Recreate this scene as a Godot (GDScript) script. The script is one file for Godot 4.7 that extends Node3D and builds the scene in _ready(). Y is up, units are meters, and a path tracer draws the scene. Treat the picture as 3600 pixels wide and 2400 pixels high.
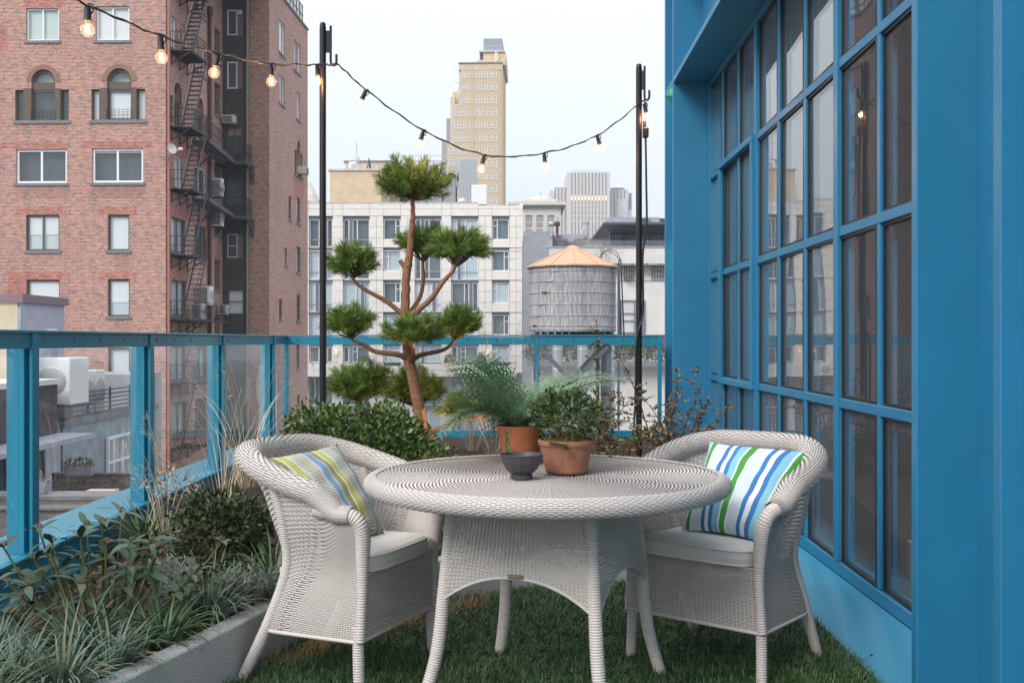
extends Node3D

# ---------------------------------------------------------------- mesh builder
class Mb:
	var v := PackedVector3Array()
	var n := PackedVector3Array()
	var t := PackedVector2Array()
	var c := PackedColorArray()
	var ix := PackedInt32Array()
	var col := Color(1, 1, 1)

	func vert(p: Vector3, nn: Vector3, uv := Vector2.ZERO) -> int:
		v.push_back(p)
		n.push_back(nn)
		t.push_back(uv)
		c.push_back(col)
		return v.size() - 1

	# corners counter-clockwise seen from the front
	func quad(a: Vector3, b: Vector3, cc: Vector3, d: Vector3, ua := Vector2(0, 0), ub := Vector2(1, 0), uc := Vector2(1, 1), ud := Vector2(0, 1)) -> void:
		var nn := (cc - a).cross(d - b).normalized()
		var i := v.size()
		vert(a, nn, ua)
		vert(b, nn, ub)
		vert(cc, nn, uc)
		vert(d, nn, ud)
		ix.append_array([i, i + 2, i + 1, i, i + 3, i + 2])

	func tri(a: Vector3, b: Vector3, cc: Vector3) -> void:
		var nn := (b - a).cross(cc - a).normalized()
		var i := v.size()
		vert(a, nn)
		vert(b, nn)
		vert(cc, nn)
		ix.append_array([i, i + 2, i + 1])

	# box from its lower to its upper corner, uv in metres
	func box(lo: Vector3, hi: Vector3, x := Transform3D.IDENTITY) -> void:
		var s := hi - lo
		for k in 3:
			var a := Vector3.AXIS_X if k == 0 else (Vector3.AXIS_Y if k == 1 else Vector3.AXIS_Z)
			var b := (a + 1) % 3
			var e := (a + 2) % 3
			for side in 2:
				var p := lo
				if side == 1:
					p[a] = hi[a]
				var du := Vector3.ZERO
				du[b] = s[b]
				var dv := Vector3.ZERO
				dv[e] = s[e]
				var uu := Vector2(s[b], 0)
				var vv := Vector2(0, s[e])
				var o := Vector2(lo[b], lo[e])
				if k == 0:   # faces across x: u along z, v along y
					uu = Vector2(0, s[b])
					vv = Vector2(s[e], 0)
					o = Vector2(lo[e], lo[b])
				if k == 1:
					uu = Vector2(0, s[b])
					vv = Vector2(s[e], 0)
					o = Vector2(lo[e], lo[b])
				if side == 1:
					quad(x * p, x * (p + du), x * (p + du + dv), x * (p + dv), o, o + uu, o + uu + vv, o + vv)
				else:
					quad(x * p, x * (p + dv), x * (p + du + dv), x * (p + du), o, o + vv, o + uu + vv, o + uu)

	# box with its edges cut off
	func bevel_box(lo: Vector3, hi: Vector3, r: float, x := Transform3D.IDENTITY) -> void:
		var m := (lo + hi) / 2.0
		var h := (hi - lo) / 2.0
		r = minf(r, minf(h.x, minf(h.y, h.z)) * 0.9)
		var q := h - Vector3(r, r, r)
		for a in 3:
			var b := (a + 1) % 3
			var e := (a + 2) % 3
			for sg in [-1.0, 1.0]:
				var pts := []
				for w in [[-1.0, -1.0], [1.0, -1.0], [1.0, 1.0], [-1.0, 1.0]]:
					var p := Vector3.ZERO
					p[a] = h[a] * sg
					p[b] = q[b] * w[0]
					p[e] = q[e] * w[1]
					pts.append(x * (m + p))
				if sg > 0:
					quad(pts[0], pts[1], pts[2], pts[3])
				else:
					quad(pts[0], pts[3], pts[2], pts[1])
			for s1 in [-1.0, 1.0]:
				for s2 in [-1.0, 1.0]:
					var p0 := Vector3.ZERO
					p0[b] = h[b] * s1
					p0[e] = q[e] * s2
					var p1 := Vector3.ZERO
					p1[b] = q[b] * s1
					p1[e] = h[e] * s2
					var d := Vector3.ZERO
					d[a] = q[a]
					if s1 * s2 > 0:
						quad(x * (m + p0 - d), x * (m + p1 - d), x * (m + p1 + d), x * (m + p0 + d))
					else:
						quad(x * (m + p1 - d), x * (m + p0 - d), x * (m + p0 + d), x * (m + p1 + d))
		for sx in [-1.0, 1.0]:
			for sy in [-1.0, 1.0]:
				for sz in [-1.0, 1.0]:
					var a := x * (m + Vector3(h.x * sx, q.y * sy, q.z * sz))
					var b := x * (m + Vector3(q.x * sx, h.y * sy, q.z * sz))
					var e := x * (m + Vector3(q.x * sx, q.y * sy, h.z * sz))
					if sx * sy * sz > 0:
						tri(a, b, e)
					else:
						tri(a, e, b)

	# bar of square section between two points
	func bar(a: Vector3, b: Vector3, w: float, h: float, up := Vector3.UP) -> void:
		var z := (b - a).normalized()
		if absf(z.dot(up)) > 0.99:
			up = Vector3.BACK
		var xx := up.cross(z).normalized()
		var y := z.cross(xx)
		box(Vector3(-w / 2, -h / 2, 0), Vector3(w / 2, h / 2, a.distance_to(b)), Transform3D(Basis(xx, y, z), a))

	# round tube through points
	func tube(pts: PackedVector3Array, rad: PackedFloat32Array, sides := 8, caps := true, vscale := 1.0) -> void:
		var base := v.size()
		var up := Vector3.UP
		var len := 0.0
		var last_x := Vector3.ZERO
		for i in pts.size():
			var d := (pts[mini(i + 1, pts.size() - 1)] - pts[maxi(i - 1, 0)]).normalized()
			var xx := last_x - d * last_x.dot(d)
			if i == 0 or xx.length() < 0.001:
				if absf(d.dot(up)) > 0.95:
					up = Vector3.RIGHT
				xx = up.cross(d)
			xx = xx.normalized()
			last_x = xx
			var y := d.cross(xx)
			if i > 0:
				len += pts[i].distance_to(pts[i - 1])
			var r := rad[mini(i, rad.size() - 1)]
			for k in sides + 1:
				var a := TAU * k / sides
				var o := xx * cos(a) + y * sin(a)
				vert(pts[i] + o * r, o, Vector2(float(k) / sides, len * vscale))
		for i in pts.size() - 1:
			for k in sides:
				var p := base + i * (sides + 1) + k
				var q := p + sides + 1
				ix.append_array([p, q, p + 1, p + 1, q, q + 1])
		if caps:
			for e in 2:
				var i := 0 if e == 0 else pts.size() - 1
				var d := (pts[1] - pts[0]).normalized() * -1.0 if e == 0 else (pts[i] - pts[i - 1]).normalized()
				var m := vert(pts[i], d)
				var f := v.size()
				for k in sides:
					vert(v[base + i * (sides + 1) + k], d)
				for k in sides:
					if e == 0:
						ix.append_array([m, f + k, f + (k + 1) % sides])
					else:
						ix.append_array([m, f + (k + 1) % sides, f + k])

	# turned shape: profile of (radius, height), about y
	func lathe(prof: PackedVector2Array, segs: int, x := Transform3D.IDENTITY, smooth := true) -> void:
		for i in prof.size() - 1:
			var a := prof[i]
			var b := prof[i + 1]
			var pn := a if i == 0 else prof[i - 1]
			var nx := b if i + 2 >= prof.size() else prof[i + 2]
			var na := (b - pn).normalized()
			var nb := (nx - a).normalized()
			if not smooth or (b - a).normalized().dot((a - pn).normalized()) < 0.6:
				na = (b - a).normalized()
			if not smooth or (b - a).normalized().dot((nx - b).normalized()) < 0.6:
				nb = (b - a).normalized()
			var base := v.size()
			for k in segs + 1:
				var g := TAU * k / segs
				var r := Vector3(cos(g), 0, sin(g))
				vert(x * (r * a.x + Vector3(0, a.y, 0)), (x.basis * (r * na.y + Vector3(0, -na.x, 0))).normalized(), Vector2(float(k) / segs, a.y))
				vert(x * (r * b.x + Vector3(0, b.y, 0)), (x.basis * (r * nb.y + Vector3(0, -nb.x, 0))).normalized(), Vector2(float(k) / segs, b.y))
			for k in segs:
				var p := base + 2 * k
				ix.append_array([p, p + 2, p + 1, p + 1, p + 2, p + 3])

	# a leaf or blade that bends: centre line, half widths, side direction
	func blade(pts: PackedVector3Array, wid: PackedFloat32Array, side: Vector3, fold := 0.0) -> void:
		var base := v.size()
		var k := pts.size()
		var whole := side.cross(pts[k - 1] - pts[0])
		var turn := -1.0 if whole.y < 0 else 1.0
		for i in k:
			var d := (pts[mini(i + 1, k - 1)] - pts[maxi(i - 1, 0)]).normalized()
			var nn := side.cross(d).normalized() * turn
			var w := wid[i]
			vert(pts[i] - side * w + nn * (w * fold), (nn + side * fold).normalized())
			vert(pts[i] + side * w + nn * (w * fold), (nn - side * fold).normalized())
		for i in k - 1:
			var p := base + 2 * i
			if turn > 0:
				ix.append_array([p, p + 2, p + 1, p + 1, p + 2, p + 3])
			else:
				ix.append_array([p, p + 1, p + 2, p + 1, p + 3, p + 2])

	func add(o: Mb, x: Transform3D) -> void:
		var base := v.size()
		for i in o.v.size():
			v.push_back(x * o.v[i])
			n.push_back((x.basis * o.n[i]).normalized())
		t.append_array(o.t)
		for cc in o.c:
			c.push_back(cc * col)
		for i in o.ix:
			ix.push_back(i + base)

	func mesh() -> ArrayMesh:
		var a := []
		a.resize(Mesh.ARRAY_MAX)
		a[Mesh.ARRAY_VERTEX] = v
		a[Mesh.ARRAY_NORMAL] = n
		a[Mesh.ARRAY_TEX_UV] = t
		a[Mesh.ARRAY_COLOR] = c
		a[Mesh.ARRAY_INDEX] = ix
		var m := ArrayMesh.new()
		m.add_surface_from_arrays(Mesh.PRIMITIVE_TRIANGLES, a)
		return m


# ---------------------------------------------------------------- objects
var taken := {}
var mat := {}
var boxes := {}
var rng := RandomNumberGenerator.new()

func numbered(called: String) -> String:
	if not taken.has(called):
		taken[called] = 0
		return called
	taken[called] += 1
	return "%s_%03d" % [called, taken[called]]

func tag(o: Node3D, label: String, category: String, group := "") -> Node3D:
	o.set_meta("label", label)
	o.set_meta("category", category)
	if group != "":
		o.set_meta("group", group)
	return o

func thing(called: String, label: String, category: String, at := Vector3.ZERO, turn := 0.0, group := "") -> Node3D:
	var o := Node3D.new()
	o.name = numbered(called)
	add_child(o)
	o.position = at
	o.rotation.y = turn
	tag(o, label, category, group)
	return o

func inst(called: String, m: Mesh, material: Material, parent: Node = null, at := Transform3D.IDENTITY) -> MeshInstance3D:
	var o := MeshInstance3D.new()
	o.mesh = m
	o.material_override = material
	o.transform = at
	if parent == null:
		o.name = numbered(called)
		add_child(o)
	else:
		o.name = called
		parent.add_child(o, true)
	return o

func put(called: String, b: Mb, material: Material, parent: Node = null, at := Transform3D.IDENTITY) -> MeshInstance3D:
	return inst(called, b.mesh(), material, parent, at)

func struct(called: String, b: Mb, material: Material) -> MeshInstance3D:
	var o := put(called, b, material)
	o.set_meta("kind", "structure")
	return o

# a box-shaped piece; equal sizes share one mesh
func piece(called: String, lo: Vector3, hi: Vector3, material: Material, parent: Node, frame := Transform3D.IDENTITY, bevel := 0.0) -> MeshInstance3D:
	var s := hi - lo
	var key := "%.3f %.3f %.3f %.3f" % [s.x, s.y, s.z, bevel]
	if not boxes.has(key):
		var b := Mb.new()
		if bevel > 0:
			b.bevel_box(-s / 2, s / 2, bevel)
		else:
			b.box(-s / 2, s / 2)
		boxes[key] = b.mesh()
	return inst(called, boxes[key], material, parent, frame * Transform3D(Basis.IDENTITY, (lo + hi) / 2))

func many(called: String, m: Mesh, material: Material, places: Array, tints: Array, parent: Node = null) -> MultiMeshInstance3D:
	var mm := MultiMesh.new()
	mm.transform_format = MultiMesh.TRANSFORM_3D
	mm.use_colors = not tints.is_empty()
	mm.mesh = m
	mm.instance_count = places.size()
	for i in places.size():
		mm.set_instance_transform(i, places[i])
		if not tints.is_empty():
			mm.set_instance_color(i, tints[i])
	var o := MultiMeshInstance3D.new()
	o.multimesh = mm
	o.material_override = material
	o.set_meta("kind", "stuff")
	if parent == null:
		o.name = numbered(called)
		add_child(o)
	else:
		o.name = called
		parent.add_child(o, true)
	return o

func rnd(a: float, b: float) -> float:
	return rng.randf_range(a, b)

func at(x: float, y: float, z: float, turn := 0.0) -> Transform3D:
	return Transform3D(Basis(Vector3.UP, turn), Vector3(x, y, z))

func bez(pts: Array, steps: int) -> PackedVector3Array:   # smooth curve through points
	var out := PackedVector3Array()
	for i in pts.size() - 1:
		var p0: Vector3 = pts[maxi(i - 1, 0)]
		var p1: Vector3 = pts[i]
		var p2: Vector3 = pts[i + 1]
		var p3: Vector3 = pts[mini(i + 2, pts.size() - 1)]
		for k in steps:
			out.push_back(p1.cubic_interpolate(p2, p0, p3, float(k) / steps))
	out.push_back(pts[-1])
	return out

func radii(list: Array, count: int) -> PackedFloat32Array:
	var out := PackedFloat32Array()
	for i in count:
		var f := float(i) / maxf(count - 1, 1) * (list.size() - 1)
		var k := mini(int(f), list.size() - 2)
		out.push_back(lerpf(list[k], list[k + 1], f - k))
	return out

# ---------------------------------------------------------------- materials
func lin(r: float, g: float, b: float) -> Color:
	return Color(r, g, b).linear_to_srgb()

func plain(called: String, r: float, g: float, b: float, rough := 0.8, metal := 0.0) -> StandardMaterial3D:
	var m := StandardMaterial3D.new()
	m.resource_name = called
	m.albedo_color = lin(r, g, b)
	m.roughness = rough
	m.metallic = metal
	mat[called] = m
	return m

func noise_tex(seed_: int, freq: float, dark: Color, light: Color, size := 512, oct := 4, kind := FastNoiseLite.TYPE_SIMPLEX_SMOOTH) -> NoiseTexture2D:
	var f := FastNoiseLite.new()
	f.seed = seed_
	f.noise_type = kind
	f.frequency = freq
	f.fractal_octaves = oct
	var t := NoiseTexture2D.new()
	t.noise = f
	t.width = size
	t.height = size
	t.seamless = true
	var g := Gradient.new()
	g.set_color(0, dark)
	g.set_color(1, light)
	t.color_ramp = g
	return t

func bump_tex(seed_: int, freq: float, strength: float, size := 512, oct := 4) -> NoiseTexture2D:
	var t := noise_tex(seed_, freq, Color.BLACK, Color.WHITE, size, oct)
	t.color_ramp = null
	t.as_normal_map = true
	t.bump_strength = strength
	return t

# a rough surface: two tones of noise over the base colour, with fine relief, mapped in world metres
func rough_mat(called: String, dark: Color, light: Color, seed_: int, freq: float, scale: float, rough := 0.9, relief := 2.0) -> StandardMaterial3D:
	var m := plain(called, 1, 1, 1, rough)
	m.albedo_texture = noise_tex(seed_, freq, dark, light)
	m.uv1_triplanar = true
	m.uv1_world_triplanar = true
	m.uv1_scale = Vector3(scale, scale, scale)
	if relief > 0:
		m.normal_enabled = true
		m.normal_texture = bump_tex(seed_ + 7, freq * 2.0, relief)
	return m

func glass(called: String, tint: Color, alpha: float, wavy := 0.0, waves := 0.4) -> StandardMaterial3D:
	var m := StandardMaterial3D.new()
	m.resource_name = called
	m.albedo_color = Color(tint.r, tint.g, tint.b, alpha)
	m.transparency = BaseMaterial3D.TRANSPARENCY_ALPHA
	m.roughness = 0.0
	m.metallic_specular = 0.5
	if wavy > 0:
		m.normal_enabled = true
		m.normal_texture = bump_tex(91, 0.006, 6.0, 512, 1)
		m.normal_scale = wavy
		m.uv1_triplanar = true
		m.uv1_world_triplanar = true
		m.uv1_scale = Vector3(waves, waves, waves)
	mat[called] = m
	return m

func lamp_mat(called: String, c: Color, power: float) -> StandardMaterial3D:
	var m := plain(called, c.r, c.g, c.b, 0.6)
	m.emission_enabled = true
	m.emission = c
	m.emission_energy_multiplier = power
	return m

func brick_images() -> Array:
	# 16 bricks by 48 courses, 3.2 m by 3.25 m: faces of several tones, light mortar, and a height map
	var w := 1024
	var h := 1056
	var bytes := PackedByteArray()
	bytes.resize(w * h * 3)
	var hb := PackedByteArray()
	hb.resize(w * h)
	var r := RandomNumberGenerator.new()
	r.seed = 5
	var tones := [Color8(168, 112, 98), Color8(154, 98, 88), Color8(180, 126, 110), Color8(146, 92, 86), Color8(122, 92, 88), Color8(186, 140, 124), Color8(98, 82, 82), Color8(162, 104, 90)]
	var wgt := [0, 0, 0, 1, 1, 2, 2, 3, 7, 4, 5, 0, 6, 7, 7, 2]
	for course in 48:
		var header := course % 6 == 5
		var bw := 32 if header else 64
		var shift := 16 if header else (32 if course % 2 == 1 else 0)
		var kinds := []
		for i in w / bw + 1:
			var t: Color = tones[wgt[r.randi_range(0, 15)]]
			if header and r.randf() < 0.35:
				t = tones[6]
			kinds.append(t * r.randf_range(0.95, 1.05))
		kinds[w / bw] = kinds[0]
		for yy in 22:
			var y := course * 22 + yy
			for x in w:
				var xs := (x + shift) % w
				var inx := xs % bw
				var o := (y * w + x)
				var g := r.randf_range(-7, 7)
				if yy < 5 or inx < 6:
					bytes[o * 3] = clampi(int(205 + g), 0, 255)
					bytes[o * 3 + 1] = clampi(int(186 + g), 0, 255)
					bytes[o * 3 + 2] = clampi(int(176 + g), 0, 255)
					hb[o] = 40
				else:
					var k: Color = kinds[xs / bw]
					bytes[o * 3] = clampi(int(k.r * 255 + g), 0, 255)
					bytes[o * 3 + 1] = clampi(int(k.g * 255 + g), 0, 255)
					bytes[o * 3 + 2] = clampi(int(k.b * 255 + g), 0, 255)
					hb[o] = 200 + int(g)
	var im := Image.create_from_data(w, h, false, Image.FORMAT_RGB8, bytes)
	var hm := Image.create_from_data(w, h, false, Image.FORMAT_L8, hb)
	hm.convert(Image.FORMAT_RGBA8)
	hm.bump_map_to_normal_map(3.0)
	return [ImageTexture.create_from_image(im), ImageTexture.create_from_image(hm)]

func stripe_texture(list: Array, ribbed: int, seed_: int) -> Array:
	# woven cloth: list of [width, colour, second colour of a weft rib or null]
	var w := 512
	var r := RandomNumberGenerator.new()
	r.seed = seed_
	var im := Image.create(w, w, false, Image.FORMAT_RGB8)
	var hm := Image.create(w, w, false, Image.FORMAT_RGBA8)
	var total := 0.0
	for s in list:
		total += s[0]
	var x0 := 0.0
	var edge := []
	for s in list:
		x0 += s[0] / total * w
		edge.append(x0)
	for y in w:
		var jit := r.randi_range(-1, 1)
		var row := y / 6
		for x in w:
			var k := 0
			while k < edge.size() - 1 and x + jit * ((row % 2) * 2 - 1) > edge[k]:
				k += 1
			var c: Color = list[k][1]
			if list[k].size() > 2 and (y / ribbed) % 2 == 1:
				c = list[k][2]
			var px := (x + (row % 2) * 3) % 6
			var py := y % 6
			var fleck := r.randf()
			c = c * r.randf_range(0.93, 1.05)
			if fleck > 0.97:
				c = c.lerp(Color(0.95, 0.95, 0.95), 0.45)
			im.set_pixel(x, y, c)
			var hgt := sin(PI * (px + 0.5) / 6.0) * sin(PI * (py + 0.5) / 6.0)
			hm.set_pixel(x, y, Color(hgt, hgt, hgt))
	hm.bump_map_to_normal_map(4.0)
	return [ImageTexture.create_from_image(im), ImageTexture.create_from_image(hm)]

func build_materials() -> void:
	var teal := plain("teal_paint", 0.022, 0.195, 0.36, 0.42)
	teal.roughness_texture = noise_tex(12, 0.02, Color(0.85, 0.85, 0.85), Color(1, 1, 1), 256)
	teal.albedo_texture = noise_tex(13, 0.012, Color(0.93, 0.94, 0.95), Color(1, 1, 1), 512, 5)
	teal.uv1_triplanar = true
	teal.uv1_world_triplanar = true
	teal.uv1_scale = Vector3(0.5, 0.35, 0.5)
	plain("teal_rail", 0.012, 0.22, 0.34, 0.4)
	plain("black_gasket", 0.012, 0.012, 0.014, 0.5)
	plain("black_metal", 0.02, 0.02, 0.024, 0.38, 0.3)
	plain("black_plastic", 0.018, 0.017, 0.017, 0.45)
	plain("screw_metal", 0.05, 0.2, 0.28, 0.3, 0.4)
	plain("steel", 0.5, 0.5, 0.52, 0.35, 0.8)
	plain("brass", 0.45, 0.4, 0.3, 0.35, 0.9)
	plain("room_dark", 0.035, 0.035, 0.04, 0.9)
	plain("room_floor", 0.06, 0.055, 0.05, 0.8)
	plain("wicker", 0.62, 0.57, 0.54, 0.42)
	var wk: StandardMaterial3D = mat.wicker
	wk.vertex_color_use_as_albedo = true
	plain("cushion_cloth", 0.74, 0.71, 0.68, 0.95)
	plain("bowl_clay", 0.055, 0.052, 0.056, 0.5)
	glass("window_glass", Color(0.85, 0.9, 0.95), 0.06, 0.03, 0.5)
	glass("rail_glass", Color(0.85, 0.95, 0.95), 0.04, 0.02, 0.6)
	glass("far_glass", Color(0.8, 0.88, 0.92), 0.1)
	glass("bulb_glass", Color(0.5, 0.48, 0.47), 0.05)
	lamp_mat("filament", Color(1.0, 0.66, 0.3), 9.0)
	lamp_mat("filament_dim", Color(1.0, 0.85, 0.6), 1.2)
	lamp_mat("lamp_face", Color(1.0, 0.75, 0.4), 6.0)
	lamp_mat("lit_strip", Color(1.0, 0.72, 0.4), 1.2)
	lamp_mat("lit_window", Color(1.0, 0.55, 0.2), 1.0)
	var bi := brick_images()
	for d in [["brick_wall", 1.0, 1.0, 1.0], ["brick_brown", 0.86, 0.82, 0.8]]:
		var m := plain(d[0], d[1], d[2], d[3], 0.9)
		m.albedo_texture = bi[0]
		m.normal_enabled = true
		m.normal_texture = bi[1]
		m.normal_scale = 0.25
		m.uv1_scale = Vector3(1 / 3.2, 1 / 3.25, 1)
		m.vertex_color_use_as_albedo = true
	rough_mat("granite", Color(0.34, 0.34, 0.35), Color(0.98, 0.98, 0.98), 3, 0.12, 3.2, 0.75, 1.5)
	rough_mat("soil", Color(0.1, 0.065, 0.05), Color(0.38, 0.26, 0.21), 4, 0.06, 2.5, 1.0, 12.0)
	rough_mat("stucco_white", Color(0.80, 0.785, 0.765), Color(0.88, 0.87, 0.855), 6, 0.01, 0.12, 0.95, 0.6)
	rough_mat("precast", Color(0.87, 0.845, 0.815), Color(0.925, 0.905, 0.88), 8, 0.012, 0.2, 0.9, 0.5)
	rough_mat("tan_stucco", Color(0.78, 0.68, 0.56), Color(0.86, 0.77, 0.65), 9, 0.01, 0.15, 0.95, 0.5)
	rough_mat("tan_brick", Color(0.74, 0.65, 0.53), Color(0.82, 0.74, 0.62), 10, 0.05, 0.08, 0.95, 1.0)
	rough_mat("limestone", Color(0.74, 0.71, 0.68), Color(0.84, 0.815, 0.79), 11, 0.03, 0.05, 0.9, 0.5)
	rough_mat("gray_stucco", Color(0.57, 0.58, 0.61), Color(0.66, 0.66, 0.69), 13, 0.01, 0.2, 0.95, 0.5)
	rough_mat("lavender_stucco", Color(0.60, 0.60, 0.66), Color(0.68, 0.68, 0.73), 14, 0.01, 0.3, 0.95, 0.5)
	rough_mat("cream_stucco", Color(0.72, 0.67, 0.58), Color(0.80, 0.75, 0.66), 15, 0.01, 0.3, 0.95, 0.5)
	rough_mat("blue_stucco", Color(0.48, 0.53, 0.57), Color(0.6, 0.64, 0.67), 16, 0.01, 0.4, 0.95, 0.8)
	rough_mat("purple_wall", Color(0.26, 0.20, 0.24), Color(0.34, 0.27, 0.31), 17, 0.01, 0.4, 0.8, 0.5)
	rough_mat("roof_gray", Color(0.36, 0.36, 0.38), Color(0.5, 0.5, 0.52), 18, 0.02, 0.1, 0.95, 1.0)
	rough_mat("street", Color(0.22, 0.22, 0.23), Color(0.32, 0.32, 0.33), 19, 0.02, 0.05, 0.95, 0.5)
	rough_mat("stone_sill", Color(0.42, 0.42, 0.44), Color(0.56, 0.56, 0.57), 20, 0.03, 0.4, 0.9, 0.5)
	rough_mat("brownstone", Color(0.36, 0.31, 0.28), Color(0.46, 0.40, 0.36), 21, 0.03, 0.4, 0.9, 0.5)
	rough_mat("dark_panel", Color(0.235, 0.225, 0.22), Color(0.285, 0.275, 0.27), 22, 0.01, 0.3, 0.7, 0.3)
	rough_mat("canvas", Color(0.72, 0.67, 0.62), Color(0.82, 0.77, 0.72), 23, 0.01, 0.6, 0.95, 1.0)
	rough_mat("roof_orange", Color(0.75, 0.60, 0.49), Color(0.80, 0.65, 0.54), 24, 0.015, 0.4, 0.85, 0.4)
	rough_mat("fence_wood", Color(0.36, 0.33, 0.33), Color(0.52, 0.49, 0.485), 25, 0.02, 0.8, 0.95, 1.0)
	rough_mat("terracotta_new", Color(0.60, 0.33, 0.22), Color(0.70, 0.42, 0.29), 26, 0.012, 4.0, 0.9, 0.6)
	rough_mat("terracotta_old", Color(0.50, 0.335, 0.265), Color(0.66, 0.46, 0.37), 27, 0.014, 4.0, 0.9, 0.8)
	rough_mat("moss", Color(0.2, 0.16, 0.07), Color(0.5, 0.42, 0.2), 28, 0.08, 6.0, 1.0, 12.0)
	plain("white_frame", 0.78, 0.78, 0.8, 0.5)
	plain("dark_frame", 0.10, 0.085, 0.075, 0.6)
	plain("brown_frame", 0.16, 0.13, 0.11, 0.6)
	plain("black_frame", 0.03, 0.032, 0.036, 0.5)
	plain("slate_metal", 0.16, 0.165, 0.215, 0.6)
	plain("purple_panel", 0.19, 0.13, 0.15, 0.6)
	plain("blind_white", 0.72, 0.74, 0.75, 0.9)
	plain("blind_green", 0.52, 0.61, 0.58, 0.9)
	plain("blind_blue", 0.50, 0.58, 0.62, 0.9)
	plain("room_shade", 0.05, 0.055, 0.06, 0.9)
	plain("room_blue", 0.10, 0.14, 0.17, 0.9)
	plain("shade_orange", 0.36, 0.2, 0.12, 0.9)
	plain("iron", 0.018, 0.018, 0.022, 0.6)
	plain("iron_gray", 0.07, 0.072, 0.085, 0.6)
	plain("pipe_red", 0.42, 0.17, 0.12, 0.6)
	plain("pipe_brown", 0.10, 0.04, 0.03, 0.6)
	plain("pipe_olive", 0.23, 0.21, 0.15, 0.6)
	plain("unit_white", 0.74, 0.74, 0.73, 0.5)
	plain("unit_beige", 0.60, 0.58, 0.53, 0.5)
	plain("unit_dark", 0.08, 0.085, 0.09, 0.6)
	plain("galvanised", 0.48, 0.5, 0.52, 0.45, 0.6)
	plain("beam_gray", 0.075, 0.085, 0.115, 0.6)
	plain("lilac_plastic", 0.33, 0.31, 0.4, 0.6)
	plain("copper_green", 0.25, 0.5, 0.42, 0.7)
	for d in [["leaf", 0.5, 0.25], ["needle", 0.6, 0.15], ["grass_leaf", 0.5, 0.25], ["straw", 0.9, 0.2]]:
		var m := plain(d[0], 1, 1, 1, d[1])
		m.vertex_color_use_as_albedo = true
		m.backlight_enabled = true
		m.backlight = Color(d[2], d[2], d[2])
	plain("stem", 1, 1, 1, 0.85)
	mat.stem.vertex_color_use_as_albedo = true
	var bark := plain("bark", 1, 1, 1, 0.9)
	bark.albedo_texture = noise_tex(31, 0.03, Color(0.46, 0.32, 0.24), Color(0.74, 0.56, 0.44), 512, 4, FastNoiseLite.TYPE_CELLULAR)
	bark.normal_enabled = true
	bark.normal_texture = bump_tex(32, 0.05, 10.0)
	bark.uv1_triplanar = true
	bark.uv1_scale = Vector3(4, 2.5, 4)
	for i in 5:   # weathered staves of five tones, grain running up
		var k := 0.84 + 0.07 * i
		var m := plain("stave_%d" % i, k, k, k * 1.01, 0.9)
		m.albedo_texture = noise_tex(40 + i, 0.02, Color(0.46, 0.46, 0.475), Color(0.78, 0.765, 0.76), 512, 5)
		m.uv1_triplanar = true
		m.uv1_scale = Vector3(1.6, 0.16, 1.6)
		m.uv1_offset = Vector3(0.13 * i, 0.31 * i, 0.2 * i)
	var s := stripe_texture([[5, Color8(140, 165, 190)], [3, Color8(190, 195, 205)], [6, Color8(150, 145, 90)], [2, Color8(225, 225, 230)], [7, Color8(195, 192, 95)], [3, Color8(205, 210, 222)], [12, Color8(218, 218, 210), Color8(158, 155, 108)], [3, Color8(200, 200, 212)], [6, Color8(130, 160, 188)], [2, Color8(195, 195, 205)], [6, Color8(155, 150, 95)], [2, Color8(228, 228, 232)], [7, Color8(198, 196, 100)], [2, Color8(210, 214, 226)], [12, Color8(216, 216, 208), Color8(160, 158, 112)], [2, Color8(200, 200, 212)], [6, Color8(135, 162, 188)], [3, Color8(190, 192, 202)], [8, Color8(165, 160, 85)]], 7, 2)
	var s2 := stripe_texture([[4, Color8(160, 208, 228)], [1.5, Color8(240, 244, 248)], [6, Color8(82, 160, 72)], [2, Color8(240, 244, 248)], [14, Color8(226, 235, 242), Color8(216, 227, 238)], [5, Color8(62, 128, 196)], [5, Color8(242, 243, 246)], [5, Color8(66, 130, 198)], [8, Color8(146, 205, 228)], [2, Color8(240, 244, 248)], [7, Color8(82, 160, 72)], [2, Color8(240, 244, 248)], [14, Color8(226, 235, 242), Color8(216, 227, 238)], [5, Color8(62, 128, 196)], [6, Color8(242, 243, 246)], [5.5, Color8(64, 128, 196)], [8, Color8(146, 205, 228)], [2, Color8(240, 244, 248)], [7, Color8(76, 158, 70)]], 3, 3)
	for d in [["pillow_olive", s], ["pillow_blue", s2]]:
		var m := plain(d[0], 1, 1, 1, 0.95)
		m.albedo_texture = d[1][0]
		m.normal_enabled = true
		m.normal_texture = d[1][1]
		m.normal_scale = 0.7

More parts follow.
